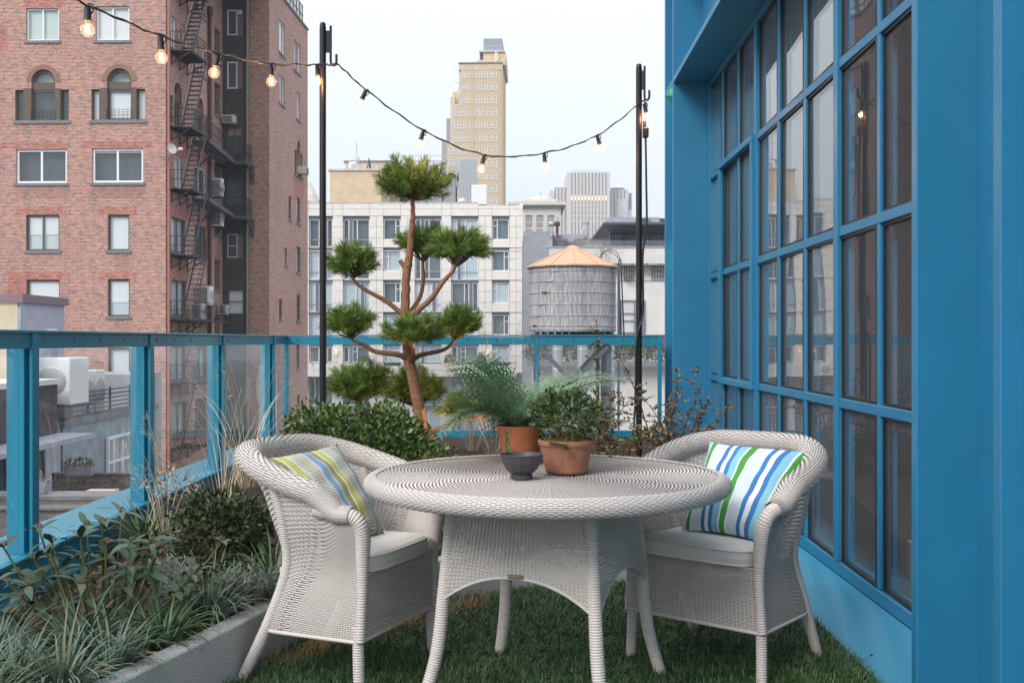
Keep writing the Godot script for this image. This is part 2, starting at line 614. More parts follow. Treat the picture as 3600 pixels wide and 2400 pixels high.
# ---------------------------------------------------------------- the scene
func _ready() -> void:
	rng.seed = 11
	var cam := Camera3D.new()
	cam.name = "camera"
	cam.projection = Camera3D.PROJECTION_FRUSTUM
	cam.near = 0.1
	cam.far = 2500.0
	cam.size = 0.1 * 1568.0 / 2400.0
	cam.frustum_offset = Vector2(0, -0.1 * 3.0 / 2400.0)
	cam.position = Vector3(0, 1.2, 0)
	add_child(cam)
	cam.current = true

	var env := Environment.new()
	env.background_mode = Environment.BG_SKY
	var sky := Sky.new()
	var sm := ProceduralSkyMaterial.new()
	sm.energy_multiplier = 2.0
	sm.sky_top_color = lin(0.90, 0.95, 1.0)
	sm.sky_horizon_color = lin(0.272, 0.296, 0.322)
	sm.sky_curve = 2.2
	sm.ground_horizon_color = lin(0.2, 0.205, 0.21)
	sm.ground_bottom_color = lin(0.12, 0.12, 0.125)
	sm.sun_angle_max = 0.0
	sky.sky_material = sm
	env.sky = sky
	env.tonemap_mode = Environment.TONE_MAPPER_LINEAR
	env.tonemap_exposure = 1.58
	env.fog_enabled = true
	env.fog_density = 0.0005
	env.fog_light_color = Color(0.9, 0.94, 0.98)
	env.sdfgi_enabled = true
	env.ssao_enabled = true
	env.ssil_enabled = true
	var we := WorldEnvironment.new()
	we.name = "environment"
	we.environment = env
	add_child(we)

	var sun := DirectionalLight3D.new()
	sun.name = "daylight"
	sun.light_energy = 0.5
	sun.light_color = Color(1.0, 0.985, 0.97)
	sun.light_angular_distance = 24.0
	sun.shadow_enabled = true
	sun.rotation_degrees = Vector3(-36, -38, 0)
	add_child(sun)

	build_materials()
	build_ground()
	build_window_wall()
	build_railing()
	build_brick_building()
	build_pale_building()
	build_far_towers()
	build_modern_house()
	build_water_tank()
	build_low_buildings()
	build_poles_and_lights()
	build_furniture()
	build_table_things()
	build_pines()
	build_plants()
	build_grass()

# ---------------------------------------------------------------- ground, terrace
func curb_line() -> PackedVector3Array:
	return bez([Vector3(-1.62, 0, -1.2), Vector3(-1.33, 0, -2.3), Vector3(-1.146, 0, -3.02), Vector3(-0.99, 0, -3.55), Vector3(-0.87, 0, -3.98), Vector3(-0.66, 0, -4.4), Vector3(-0.30, 0, -4.75), Vector3(0.1, 0, -4.97), Vector3(0.55, 0, -5.08), Vector3(1.30, 0, -5.15)], 6)

func build_ground() -> void:
	var g := Mb.new()
	g.quad(Vector3(-1200, -30, 300), Vector3(1200, -30, 300), Vector3(1200, -30, -1600), Vector3(-1200, -30, -1600))
	struct("ground", g, mat.street)
	# the terrace slab this garden lies on, with the storeys under it
	var s := Mb.new()
	s.box(Vector3(-2.25, -29.9, -9.35), Vector3(9.0, -0.14, 4.0))
	struct("terrace_slab", s, mat.roof_gray)
	var lawn := Mb.new()
	lawn.quad(Vector3(-1.9, -0.005, 3), Vector3(1.75, -0.005, 3), Vector3(1.75, -0.005, -9.2), Vector3(-1.9, -0.005, -9.2))
	struct("lawn", lawn, plain("turf_base", 0.022, 0.034, 0.012, 1.0))
	# granite planter kerb: each stone a piece
	var line := curb_line()
	var kerb := thing("planter_kerb", "grey granite kerb curving round the lawn in front of the planting beds", "kerb")
	var acc := 0.0
	var start := 0
	var w := 0.075
	var top := 0.205
	for i in range(1, line.size()):
		acc += line[i].distance_to(line[i - 1])
		if acc > 0.9 or i == line.size() - 1:
			var b := Mb.new()
			for k in range(start, i):
				var pa := line[k]
				var pb := line[k + 1]
				var da := (line[mini(k + 1, line.size() - 1)] - line[maxi(k - 1, 0)]).normalized()
				var db := (line[mini(k + 2, line.size() - 1)] - line[k]).normalized()
				if k == start and start > 0:
					pa += da * 0.004
				var na := Vector3(da.z, 0, -da.x) * -w
				var nb := Vector3(db.z, 0, -db.x) * -w
				na = -na if na.x > 0.001 and na.z > -0.5 else na
				nb = -nb if nb.x > 0.001 and nb.z > -0.5 else nb
				if na.dot(nb) < 0:
					nb = -nb
				var t := Vector3(0, top, 0)
				var c := Vector3(0, top - 0.006, 0)
				var ia := na * 0.07
				var ib := nb * 0.07
				b.quad(pa, pb, pb + c, pa + c)
				b.quad(pa + c, pb + c, pb + t + ib, pa + t + ia)
				b.quad(pa + t + ia, pb + t + ib, pb + t + nb, pa + t + na)
				b.quad(pb + nb, pa + na, pa + na + t, pb + nb + t)
				if k == start:
					b.quad(pa + na, pa, pa + t, pa + na + t)
				if k == i - 1:
					b.quad(pb, pb + nb, pb + nb + t, pb + t)
			put("stone", b, mat.granite, kerb)
			start = i
			acc = 0.0
	# planting soil: a gently mounded sheet that fills the beds behind the kerb
	var soil := Mb.new()
	var nz := FastNoiseLite.new()
	nz.seed = 3
	nz.frequency = 1.6
	var rows := []
	for k in line.size():
		var p := line[k]
		var row := []
		for j in 15:
			var f := j / 14.0
			var q: Vector3
			if p.z > -4.5:
				q = Vector3(lerpf(p.x - 0.04, -1.96, f), 0, lerpf(p.z, p.z - 0.25 * f, f))
			else:
				q = Vector3(lerpf(p.x, -1.96 + (p.x + 0.6) / 1.9 * 3.2, f), 0, lerpf(p.z - 0.04, -9.02, f))
			q.y = 0.165 + nz.get_noise_2d(q.x * 3, q.z * 3) * 0.035 + clampf((-q.z - 4.9) * 0.09, 0, 0.2)
			row.append(q)
		rows.append(row)
	for k in rows.size() - 1:
		for j in 14:
			soil.quad(rows[k][j], rows[k + 1][j], rows[k + 1][j + 1], rows[k][j + 1])
	struct("soil", soil, mat.soil)

func soil_y(z: float) -> float:
	return 0.165 + clampf((-z - 4.9) * 0.09, 0, 0.2)

# ---------------------------------------------------------------- the teal steel and glass wall on the right
func build_window_wall() -> void:
	var w := thing("glazed_building", "teal painted steel building with a tall gridded window and projecting fins", "building", Vector3.ZERO, -0.0133)
	var teal: StandardMaterial3D = mat.teal_paint
	var xo := 1.225         # outer edge of the fins
	var xg := 1.515         # plane of the window frames
	var zn := -3.33
	var zf := -8.70
	var top := 12.0
	# fins: upright plates standing out from the wall in pairs, a recessed channel between them
	for z in [[-3.29, -3.335], [-2.71, -2.755], [-8.70, -8.745], [-9.19, -9.235]]:
		piece("fin", Vector3(xo, -0.12, z[1]), Vector3(xg + 0.12, top, z[0]), teal, w, Transform3D.IDENTITY, 0.003)
	piece("channel_web", Vector3(xo + 0.19, -0.12, -3.288), Vector3(xo + 0.23, top, -2.757), teal, w)
	piece("channel_web", Vector3(xo + 0.16, -0.12, -9.188), Vector3(xo + 0.2, top, -8.747), teal, w)
	piece("wall_panel", Vector3(xo + 0.06, -0.12, -2.708), Vector3(7.0, top, -1.9), teal, w)
	# shelf plates that cross the wall at each storey
	for y in [3.337, 4.29, 7.6]:
		piece("shelf_plate", Vector3(xo, y, -8.698), Vector3(xg + 0.1, y + 0.045, -3.337), teal, w, Transform3D.IDENTITY, 0.003)
		piece("shelf_plate", Vector3(xo, y, -9.187), Vector3(xo + 0.17, y + 0.045, -8.748), teal, w, Transform3D.IDENTITY, 0.003)
	piece("upper_panel", Vector3(xg - 0.05, 3.384, -8.697), Vector3(xg + 0.1, 4.288, -3.338), teal, w)
	piece("upper_panel", Vector3(xg - 0.05, 4.337, -8.697), Vector3(xg + 0.1, 7.598, -3.338), teal, w)
	piece("upper_panel", Vector3(xg - 0.05, 7.647, -8.697), Vector3(xg + 0.1, top, -3.338), teal, w)
	# sill plate: a ledge in front of the window, its outer edge turned down
	var sb := Mb.new()
	sb.quad(Vector3(xo, 0.02, -8.698), Vector3(xo, 0.02, -3.337), Vector3(xg, 0.062, -3.337), Vector3(xg, 0.062, -8.698))
	sb.quad(Vector3(xo + 0.001, -0.07, -8.698), Vector3(xo + 0.001, -0.07, -3.337), Vector3(xo, 0.02, -3.337), Vector3(xo, 0.02, -8.698))
	sb.quad(Vector3(xg, -0.1, -3.337), Vector3(xo, -0.1, -3.337), Vector3(xo, 0.02, -3.337), Vector3(xg, 0.062, -3.337))
	put("sill_plate", sb, plain("teal_ledge", 0.04, 0.25, 0.40, 0.3), w)
	for i in 4:
		var s := Mb.new()
		s.lathe(PackedVector2Array([Vector2(0, 0.006), Vector2(0.005, 0.004), Vector2(0.006, 0)]), 8)
		put("bolt", s, mat.black_metal, w, Transform3D(Basis.IDENTITY, Vector3(xo + 0.06, 0.028, -3.9 - i * 1.2)))
	# frame and panes: nine columns by four rows
	var rows := [0.081, 0.896, 1.724, 2.54, 3.337]
	var cols := 9
	var cw := (zn - 0.005 - zf) / cols
	piece("frame_head", Vector3(xg, 3.287, zf + 0.002), Vector3(xg + 0.09, 3.335, zn - 0.006), teal, w)
	piece("frame_sill", Vector3(xg, 0.064, zf + 0.002), Vector3(xg + 0.09, 0.125, zn - 0.006), teal, w, Transform3D.IDENTITY, 0.003)
	for k in range(1, 4):
		piece("transom", Vector3(xg + 0.004, rows[k] - 0.023, zf + 0.002), Vector3(xg + 0.085, rows[k] + 0.023, zn - 0.006), teal, w, Transform3D.IDENTITY, 0.003)
	for c in cols + 1:
		var z := zf + c * cw
		var hw := 0.034 if c % 3 == 0 else 0.021
		var pr := -0.004 if c % 3 == 0 else 0.006
		if c == 0:
			z += hw
		if c == cols:
			z -= hw + 0.006
		piece("mullion", Vector3(xg + pr, 0.126, z - hw), Vector3(xg + 0.083, 3.286, z + hw), teal, w, Transform3D.IDENTITY, 0.003)
	var r := RandomNumberGenerator.new()
	r.seed = 4
	for c in cols:
		for k in 4:
			var z0: float = zf + c * cw + 0.022
			var z1: float = zf + (c + 1) * cw - 0.022
			var y0: float = rows[k] + (0.045 if k == 0 else 0.022)
			var y1: float = rows[k + 1] - (0.05 if k == 3 else 0.022)
			var b := Mb.new()
			var hz := (z1 - z0) / 2
			var hy := (y1 - y0) / 2
			b.quad(Vector3(0, -hy, -hz), Vector3(0, -hy, hz), Vector3(0, hy, hz), Vector3(0, hy, -hz))
			var tilt := Basis(Vector3.UP, -0.024 + r.randf_range(-0.004, 0.004)) * Basis(Vector3.BACK, r.randf_range(-0.004, 0.004))
			var p := put("pane", b, mat.window_glass, w, Transform3D(tilt, Vector3(xg + 0.022, (y0 + y1) / 2, (z0 + z1) / 2)))
			if c < 6:
				put("inner_pane", b, mat.window_glass, p, Transform3D(Basis(Vector3.UP, r.randf_range(-0.0015, 0.0015)) * Basis(Vector3.BACK, r.randf_range(-0.0015, 0.0015)), Vector3(0.016, 0, 0)))
			var gk := Mb.new()   # black glazing bead round the pane
			var t := 0.014
			for e in [[-hy, -hy + t, -hz, hz], [hy - t, hy, -hz, hz], [-hy + t, hy - t, -hz, -hz + t], [-hy + t, hy - t, hz - t, hz]]:
				gk.box(Vector3(-0.010, e[0], e[2]), Vector3(0.022, e[1], e[3]))
			put("glazing_bead", gk, mat.black_gasket, p)
	# the opening light: a frame that stands proud over two columns and three rows at the far end
	var za := zf + cw * 1.0
	var zb := zf + cw * 3.0
	var op := Mb.new()
	for e in [[0.87, 0.915, za, zb], [2.515, 2.56, za, zb], [0.915, 2.515, za, za + 0.045], [0.915, 2.515, zb - 0.045, zb]]:
		op.bevel_box(Vector3(xg - 0.03, e[0], e[2]), Vector3(xg + 0.003, e[1], e[3]), 0.004)
	put("opening_sash", op, teal, w)
	# the room behind the glass
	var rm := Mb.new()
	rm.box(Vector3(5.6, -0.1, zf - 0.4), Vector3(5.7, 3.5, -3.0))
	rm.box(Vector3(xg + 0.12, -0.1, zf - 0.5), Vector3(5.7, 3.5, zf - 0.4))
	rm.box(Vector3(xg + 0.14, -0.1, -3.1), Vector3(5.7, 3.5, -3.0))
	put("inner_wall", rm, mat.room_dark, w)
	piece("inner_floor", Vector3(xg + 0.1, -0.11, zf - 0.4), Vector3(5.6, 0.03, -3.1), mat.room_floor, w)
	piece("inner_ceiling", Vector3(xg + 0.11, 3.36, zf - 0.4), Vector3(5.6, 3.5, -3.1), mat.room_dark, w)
	piece("outer_shell", Vector3(xg + 0.21, 3.51, -9.18), Vector3(7.0, top, -2.76), teal, w)
	piece("outer_shell", Vector3(5.75, -0.12, -9.18), Vector3(7.0, 3.5, -2.76), teal, w)
	# up and down wall light in the far channel; its twin hangs in the near channel above
	for q in [[-8.97, 2.66], [-3.03, 4.4]]:
		var sc := thing("wall_light", "dark tapered up and down light in the far fin channel" if q[1] < 3 else "dark tapered up and down light high in the near fin channel", "wall light", Vector3(1.35 - 0.0133 * q[0], q[1], q[0]))
		var b := Mb.new()
		b.lathe(PackedVector2Array([Vector2(0.0, -0.17), Vector2(0.016, -0.17), Vector2(0.02, -0.1), Vector2(0.035, 0.02), Vector2(0.042, 0.12), Vector2(0.042, 0.17), Vector2(0.036, 0.17), Vector2(0.034, 0.15), Vector2(0.0, 0.15)]), 16)
		put("lamp_body", b, mat.black_metal, sc)
		piece("wall_bracket", Vector3(0.02, -0.02, -0.012), Vector3(0.075, 0.02, 0.012), mat.black_metal, sc)
		var f := Mb.new()
		f.lathe(PackedVector2Array([Vector2(0.033, 0.155), Vector2(0.0, 0.155)]), 16)
		put("lamp_face", f, mat.lamp_face, sc)
		for up in [1.0, -1.0]:
			var l := SpotLight3D.new()
			l.name = "lamp_beam" if up > 0 else "lamp_beam_down"
			l.light_color = Color(1.0, 0.86, 0.5)
			l.light_energy = (0.8 if up > 0 else 0.6) if q[1] < 3 else (0.5 if up > 0 else 3.0)
			l.spot_range = 6
			l.spot_angle = 30 if q[1] < 3 else 9
			l.spot_angle_attenuation = 0.9
			l.spot_attenuation = 2
			l.light_size = 0.03
			l.shadow_enabled = true
			l.position = Vector3(0, 0.18 * up, 0)
			l.rotation.x = PI / 2 * up + (0.0 if q[1] < 3 else -0.08 * up)
			sc.add_child(l)

# ---------------------------------------------------------------- glass railing
func build_railing() -> void:
	var teal: StandardMaterial3D = mat.teal_rail
	# left run, along z
	var zs := [1.6, 0.2, -1.3, -2.8, -4.26, -5.64, -7.06, -8.55]
	var rl := thing("glass_railing", "teal metal railing with clear glass panels along the left planting bed", "railing")
	piece("parapet_cap", Vector3(-2.27, 0.27, -9.3), Vector3(-1.985, 0.325, 2.0), plain("teal_cap", 0.07, 0.30, 0.42, 0.35), rl)
	piece("base_beam", Vector3(-1.98, 0.12, -8.96), Vector3(-1.945, 0.335, 2.0), teal, rl, Transform3D.IDENTITY, 0.003)
	piece("base_lip", Vector3(-1.944, 0.165, -8.95), Vector3(-1.925, 0.182, 2.0), teal, rl)
	piece("base_lip", Vector3(-1.944, 0.322, -8.95), Vector3(-1.932, 0.337, 2.0), teal, rl)
	piece("parapet_wall", Vector3(-2.24, -0.14, -9.3), Vector3(-1.985, 0.268, 2.0), teal, rl)
	for i in zs.size():
		var z: float = zs[i]
		var b := Mb.new()    # T section: web across, flange along
		b.bevel_box(Vector3(-2.06, 0.328, z - 0.008), Vector3(-1.957, 1.17, z + 0.008), 0.002)
		b.bevel_box(Vector3(-1.956, 0.185, z - 0.03), Vector3(-1.942, 1.2345, z + 0.03), 0.002)
		b.bevel_box(Vector3(-1.99, 0.34, z + 0.009), Vector3(-1.972, 1.17, z + 0.04), 0.002)
		put("post", b, teal, rl)
	for i in zs.size():
		var z0: float = zs[i] - 0.031
		var z1: float = (zs[i + 1] if i + 1 < zs.size() else -9.0) + 0.031
		piece("top_beam", Vector3(-1.968, 1.166, z1), Vector3(-1.95, 1.228, z0), teal, rl, Transform3D.IDENTITY, 0.002)
		piece("top_rail", Vector3(-2.02, 1.229, z1 - 0.029), Vector3(-1.938, 1.241, z0 + 0.029), teal, rl, Transform3D.IDENTITY, 0.002)
		var gz := 0.02
		var p := Mb.new()
		p.quad(Vector3(-1.981, 0.337, z1 + gz), Vector3(-1.981, 0.337, z0 - gz), Vector3(-1.981, 1.166, z0 - gz), Vector3(-1.981, 1.166, z1 + gz))
		put("glass_panel", p, mat.rail_glass, rl)
		var n := 5
		for k in n:
			var s := screw_mesh()
			inst("screw", s, mat.screw_metal, rl, Transform3D(Basis(Vector3.BACK, -PI / 2), Vector3(-1.9495, 1.2, lerpf(z0 - 0.07, z1 + 0.07, k / float(n - 1)))))
	# rear run, across
	var rr := thing("glass_railing", "teal metal railing with clear glass panels across the far end of the garden", "railing")
	var xs := [-1.95, -0.95, 0.212, 1.275]
	piece("base_beam", Vector3(-1.94, 0.15, -9.05), Vector3(1.38, 0.42, -9.015), teal, rr)
	piece("parapet_cap", Vector3(-1.98, 0.3, -9.34), Vector3(1.38, 0.35, -9.055), mat.teal_cap, rr)
	for i in xs.size():
		if i == 1:
			continue
		var x: float = xs[i]
		var b := Mb.new()
		b.bevel_box(Vector3(x - 0.016, 0.2, -9.03), Vector3(x + 0.016, 1.236, -9.0), 0.002)
		b.bevel_box(Vector3(x - 0.008, 0.355, -9.1), Vector3(x + 0.008, 1.17, -9.031), 0.002)
		put("post", b, teal, rr)
	for e in [[-1.93, 0.19, 0.0], [0.234, 1.254, 0.006]]:
		piece("top_beam", Vector3(e[0], 1.162 - e[2], -9.024), Vector3(e[1], 1.226 + e[2] * 0.5, -9.004), teal, rr, Transform3D.IDENTITY, 0.002)
		piece("top_rail", Vector3(e[0] - 0.02, 1.23 + e[2] * 0.5, -9.07), Vector3(e[1] + 0.02, 1.243 + e[2] * 0.5, -8.995), teal, rr, Transform3D.IDENTITY, 0.002)
		var p := Mb.new()
		p.quad(Vector3(e[0], 0.42, -9.035), Vector3(e[1], 0.42, -9.035), Vector3(e[1], 1.162, -9.035), Vector3(e[0], 1.162, -9.035))
		put("glass_panel", p, mat.rail_glass, rr)
		var n := 9 if e[0] < 0 else 5
		for k in n:
			inst("screw", screw_mesh(), mat.screw_metal, rr, Transform3D(Basis(Vector3.RIGHT, PI / 2), Vector3(lerpf(e[0] + 0.08, e[1] - 0.08, k / float(n - 1)), 1.2, -9.0035)))

func screw_mesh() -> Mesh:
	if not boxes.has("screw"):
		var s := Mb.new()
		s.lathe(PackedVector2Array([Vector2(0, 0.001), Vector2(0.003, 0.001), Vector2(0.0045, 0.003), Vector2(0.0085, 0.003), Vector2(0.0105, 0.0)]), 12)
		boxes["screw"] = s.mesh()
	return boxes["screw"]

# ---------------------------------------------------------------- facades
var tint_noise := FastNoiseLite.new()

func wall_tint(x: float, y: float, patches: Array) -> Color:
	var k := 1.0 + 0.16 * tint_noise.get_noise_2d(x * 1.0, y * 1.0) + 0.10 * tint_noise.get_noise_2d(x * 9.0 + 40.0, y * 4.0)
	var c := Color(k, k, k)
	for p in patches:
		if x > p[0] and x < p[1] and y > p[2] and y < p[3]:
			c = c * Color(p[4], p[5], p[6])
	return c

# a wall in its own plane (x right, y up, facing +z) with openings; openings: [x0, x1, y0, y1] or with a fifth entry true for a round head above y1
func wall_sheet(x0: float, x1: float, y0: float, y1: float, openings: Array, reveal: float, patches := [], cell := 0.45) -> Mb:
	var b := Mb.new()
	var xs := [x0, x1]
	var ys := [y0, y1]
	for o in openings:
		var top: float = o[3] + ((o[1] - o[0]) / 2 if o.size() > 4 else 0.0)
		for q in [o[0], o[1]]:
			if q > x0 and q < x1:
				xs.append(q)
		for q in [o[2], top]:
			if q > y0 and q < y1:
				ys.append(q)
	for q in [xs, ys]:
		q.sort()
	var gx := []
	for i in xs.size() - 1:
		var n := maxi(1, int(ceil((xs[i + 1] - xs[i]) / cell)))
		for k in n:
			gx.append(lerpf(xs[i], xs[i + 1], float(k) / n))
	gx.append(x1)
	var gy := []
	for i in ys.size() - 1:
		var n := maxi(1, int(ceil((ys[i + 1] - ys[i]) / cell)))
		for k in n:
			gy.append(lerpf(ys[i], ys[i + 1], float(k) / n))
	gy.append(y1)
	for i in gx.size() - 1:
		if gx[i + 1] - gx[i] < 0.0005:
			continue
		for j in gy.size() - 1:
			if gy[j + 1] - gy[j] < 0.0005:
				continue
			var cx: float = (gx[i] + gx[i + 1]) / 2
			var cy: float = (gy[j] + gy[j + 1]) / 2
			var hole := false
			for o in openings:
				var top: float = o[3] + ((o[1] - o[0]) / 2 if o.size() > 4 else 0.0)
				if cx > o[0] and cx < o[1] and cy > o[2] and cy < top:
					hole = true
			if hole:
				continue
			b.col = wall_tint(cx, cy, patches)
			var a := Vector2(gx[i], gy[j])
			var e := Vector2(gx[i + 1], gy[j + 1])
			b.quad(Vector3(a.x, a.y, 0), Vector3(e.x, a.y, 0), Vector3(e.x, e.y, 0), Vector3(a.x, e.y, 0), Vector2(a.x, -a.y), Vector2(e.x, -a.y), Vector2(e.x, -e.y), Vector2(a.x, -e.y))
	for o in openings:
		b.col = wall_tint(o[0], o[2], patches)
		var r := -reveal
		var l: float = o[0]
		var q: float = o[1]
		var lo: float = o[2]
		var hi: float = o[3]
		b.quad(Vector3(l, lo, r), Vector3(q, lo, r), Vector3(q, lo, 0), Vector3(l, lo, 0), Vector2(l, r), Vector2(q, r), Vector2(q, 0), Vector2(l, 0))
		b.quad(Vector3(l, lo, r), Vector3(l, lo, 0), Vector3(l, hi, 0), Vector3(l, hi, r), Vector2(r, -lo), Vector2(0, -lo), Vector2(0, -hi), Vector2(r, -hi))
		b.quad(Vector3(q, lo, 0), Vector3(q, lo, r), Vector3(q, hi, r), Vector3(q, hi, 0), Vector2(0, -lo), Vector2(r, -lo), Vector2(r, -hi), Vector2(0, -hi))
		if o.size() > 4:
			var m := (l + q) / 2
			var rad := (q - l) / 2
			var n := 16
			for k in n:
				var g0 := PI - PI * k / n
				var g1 := PI - PI * (k + 1) / n
				var p0 := Vector3(m + cos(g0) * rad, hi + sin(g0) * rad, 0)
				var p1 := Vector3(m + cos(g1) * rad, hi + sin(g1) * rad, 0)
				var t0 := Vector3(p0.x, hi + rad, 0)
				var t1 := Vector3(p1.x, hi + rad, 0)
				b.quad(p0, p1, t1, t0, Vector2(p0.x, -p0.y), Vector2(p1.x, -p1.y), Vector2(t1.x, -t1.y), Vector2(t0.x, -t0.y))
				b.quad(p0 + Vector3(0, 0, r), p1 + Vector3(0, 0, r), p1, p0, Vector2(p0.x, r), Vector2(p1.x, r), Vector2(p1.x, 0), Vector2(p0.x, 0))
		else:
			b.quad(Vector3(l, hi, 0), Vector3(q, hi, 0), Vector3(q, hi, r), Vector3(l, hi, r), Vector2(l, 0), Vector2(q, 0), Vector2(q, r), Vector2(l, r))
	b.col = Color(1, 1, 1)
	return b

# one window: frame (the part), with its panes, blind and sill as sub-parts
# o: frame, fw (bar width), v and h (bar places as fractions), back (material behind), rec (recess), sill
func add_window(parent: Node, f: Transform3D, r: Array, o: Dictionary) -> MeshInstance3D:
	var w: float = r[1] - r[0]
	var h: float = r[3] - r[2]
	var fw: float = o.get("fw", 0.08)
	var v: Array = o.get("v", [])
	var hh: Array = o.get("h", [])
	var rec: float = o.get("rec", 0.14)
	var key := "win %.2f %.2f %.2f %s %s" % [w, h, fw, v, hh]
	if not boxes.has(key):
		var b := Mb.new()
		b.box(Vector3(0, 0, 0), Vector3(w, fw, 0.07))
		b.box(Vector3(0, h - fw, 0), Vector3(w, h, 0.07))
		b.box(Vector3(0, fw, 0), Vector3(fw, h - fw, 0.07))
		b.box(Vector3(w - fw, fw, 0), Vector3(w, h - fw, 0.07))
		for q in v:
			b.box(Vector3(q * w - fw * 0.45, fw, 0.002), Vector3(q * w + fw * 0.45, h - fw, 0.066))
		for q in hh:
			b.box(Vector3(fw, q * h - fw * 0.4, 0.004), Vector3(w - fw, q * h + fw * 0.4, 0.06))
		boxes[key] = b.mesh()
	var win := inst(o.get("called", "window"), boxes[key], mat[o.get("frame", "dark_frame")], parent, f * Transform3D(Basis.IDENTITY, Vector3(r[0], r[2], -rec)))
	var xs := [0.0]
	xs.append_array(v)
	xs.append(1.0)
	for i in xs.size() - 1:
		var p := Mb.new()
		var a: float = xs[i] * w + fw * 0.46
		var e: float = xs[i + 1] * w - fw * 0.46
		p.quad(Vector3(a, fw, 0.03), Vector3(e, fw, 0.03), Vector3(e, h - fw, 0.03), Vector3(a, h - fw, 0.03))
		put("pane", p, mat[o.get("glass", "far_glass")], win, Transform3D(Basis(Vector3.UP, rnd(-0.006, 0.006)) * Basis(Vector3.RIGHT, rnd(-0.006, 0.006)), Vector3.ZERO))
	var back: String = o.get("back", "room_shade")
	var depth := 0.06 if back.begins_with("blind") else 0.3
	piece("blind" if back.begins_with("blind") else "room", Vector3(-0.02, -0.02, -depth - 0.02), Vector3(w + 0.02, h + 0.02, -depth), mat[back], win)
	if o.has("shade"):   # a blind drawn part of the way down
		piece("blind", Vector3(fw, h * (1.0 - o.shade), -0.05), Vector3(w - fw, h - fw, -0.03), mat[o.get("shade_mat", "blind_white")], win)
	if o.get("sill", true):
		piece("sill", Vector3(-0.1, -0.13, rec - 0.02), Vector3(w + 0.1, -0.002, rec + 0.06), mat[o.get("sill_mat", "stone_sill")], win)
	return win

const SIDE := Basis(Vector3(0, 0, -1), Vector3(0, 1, 0), Vector3(1, 0, 0))   # a wall that faces right

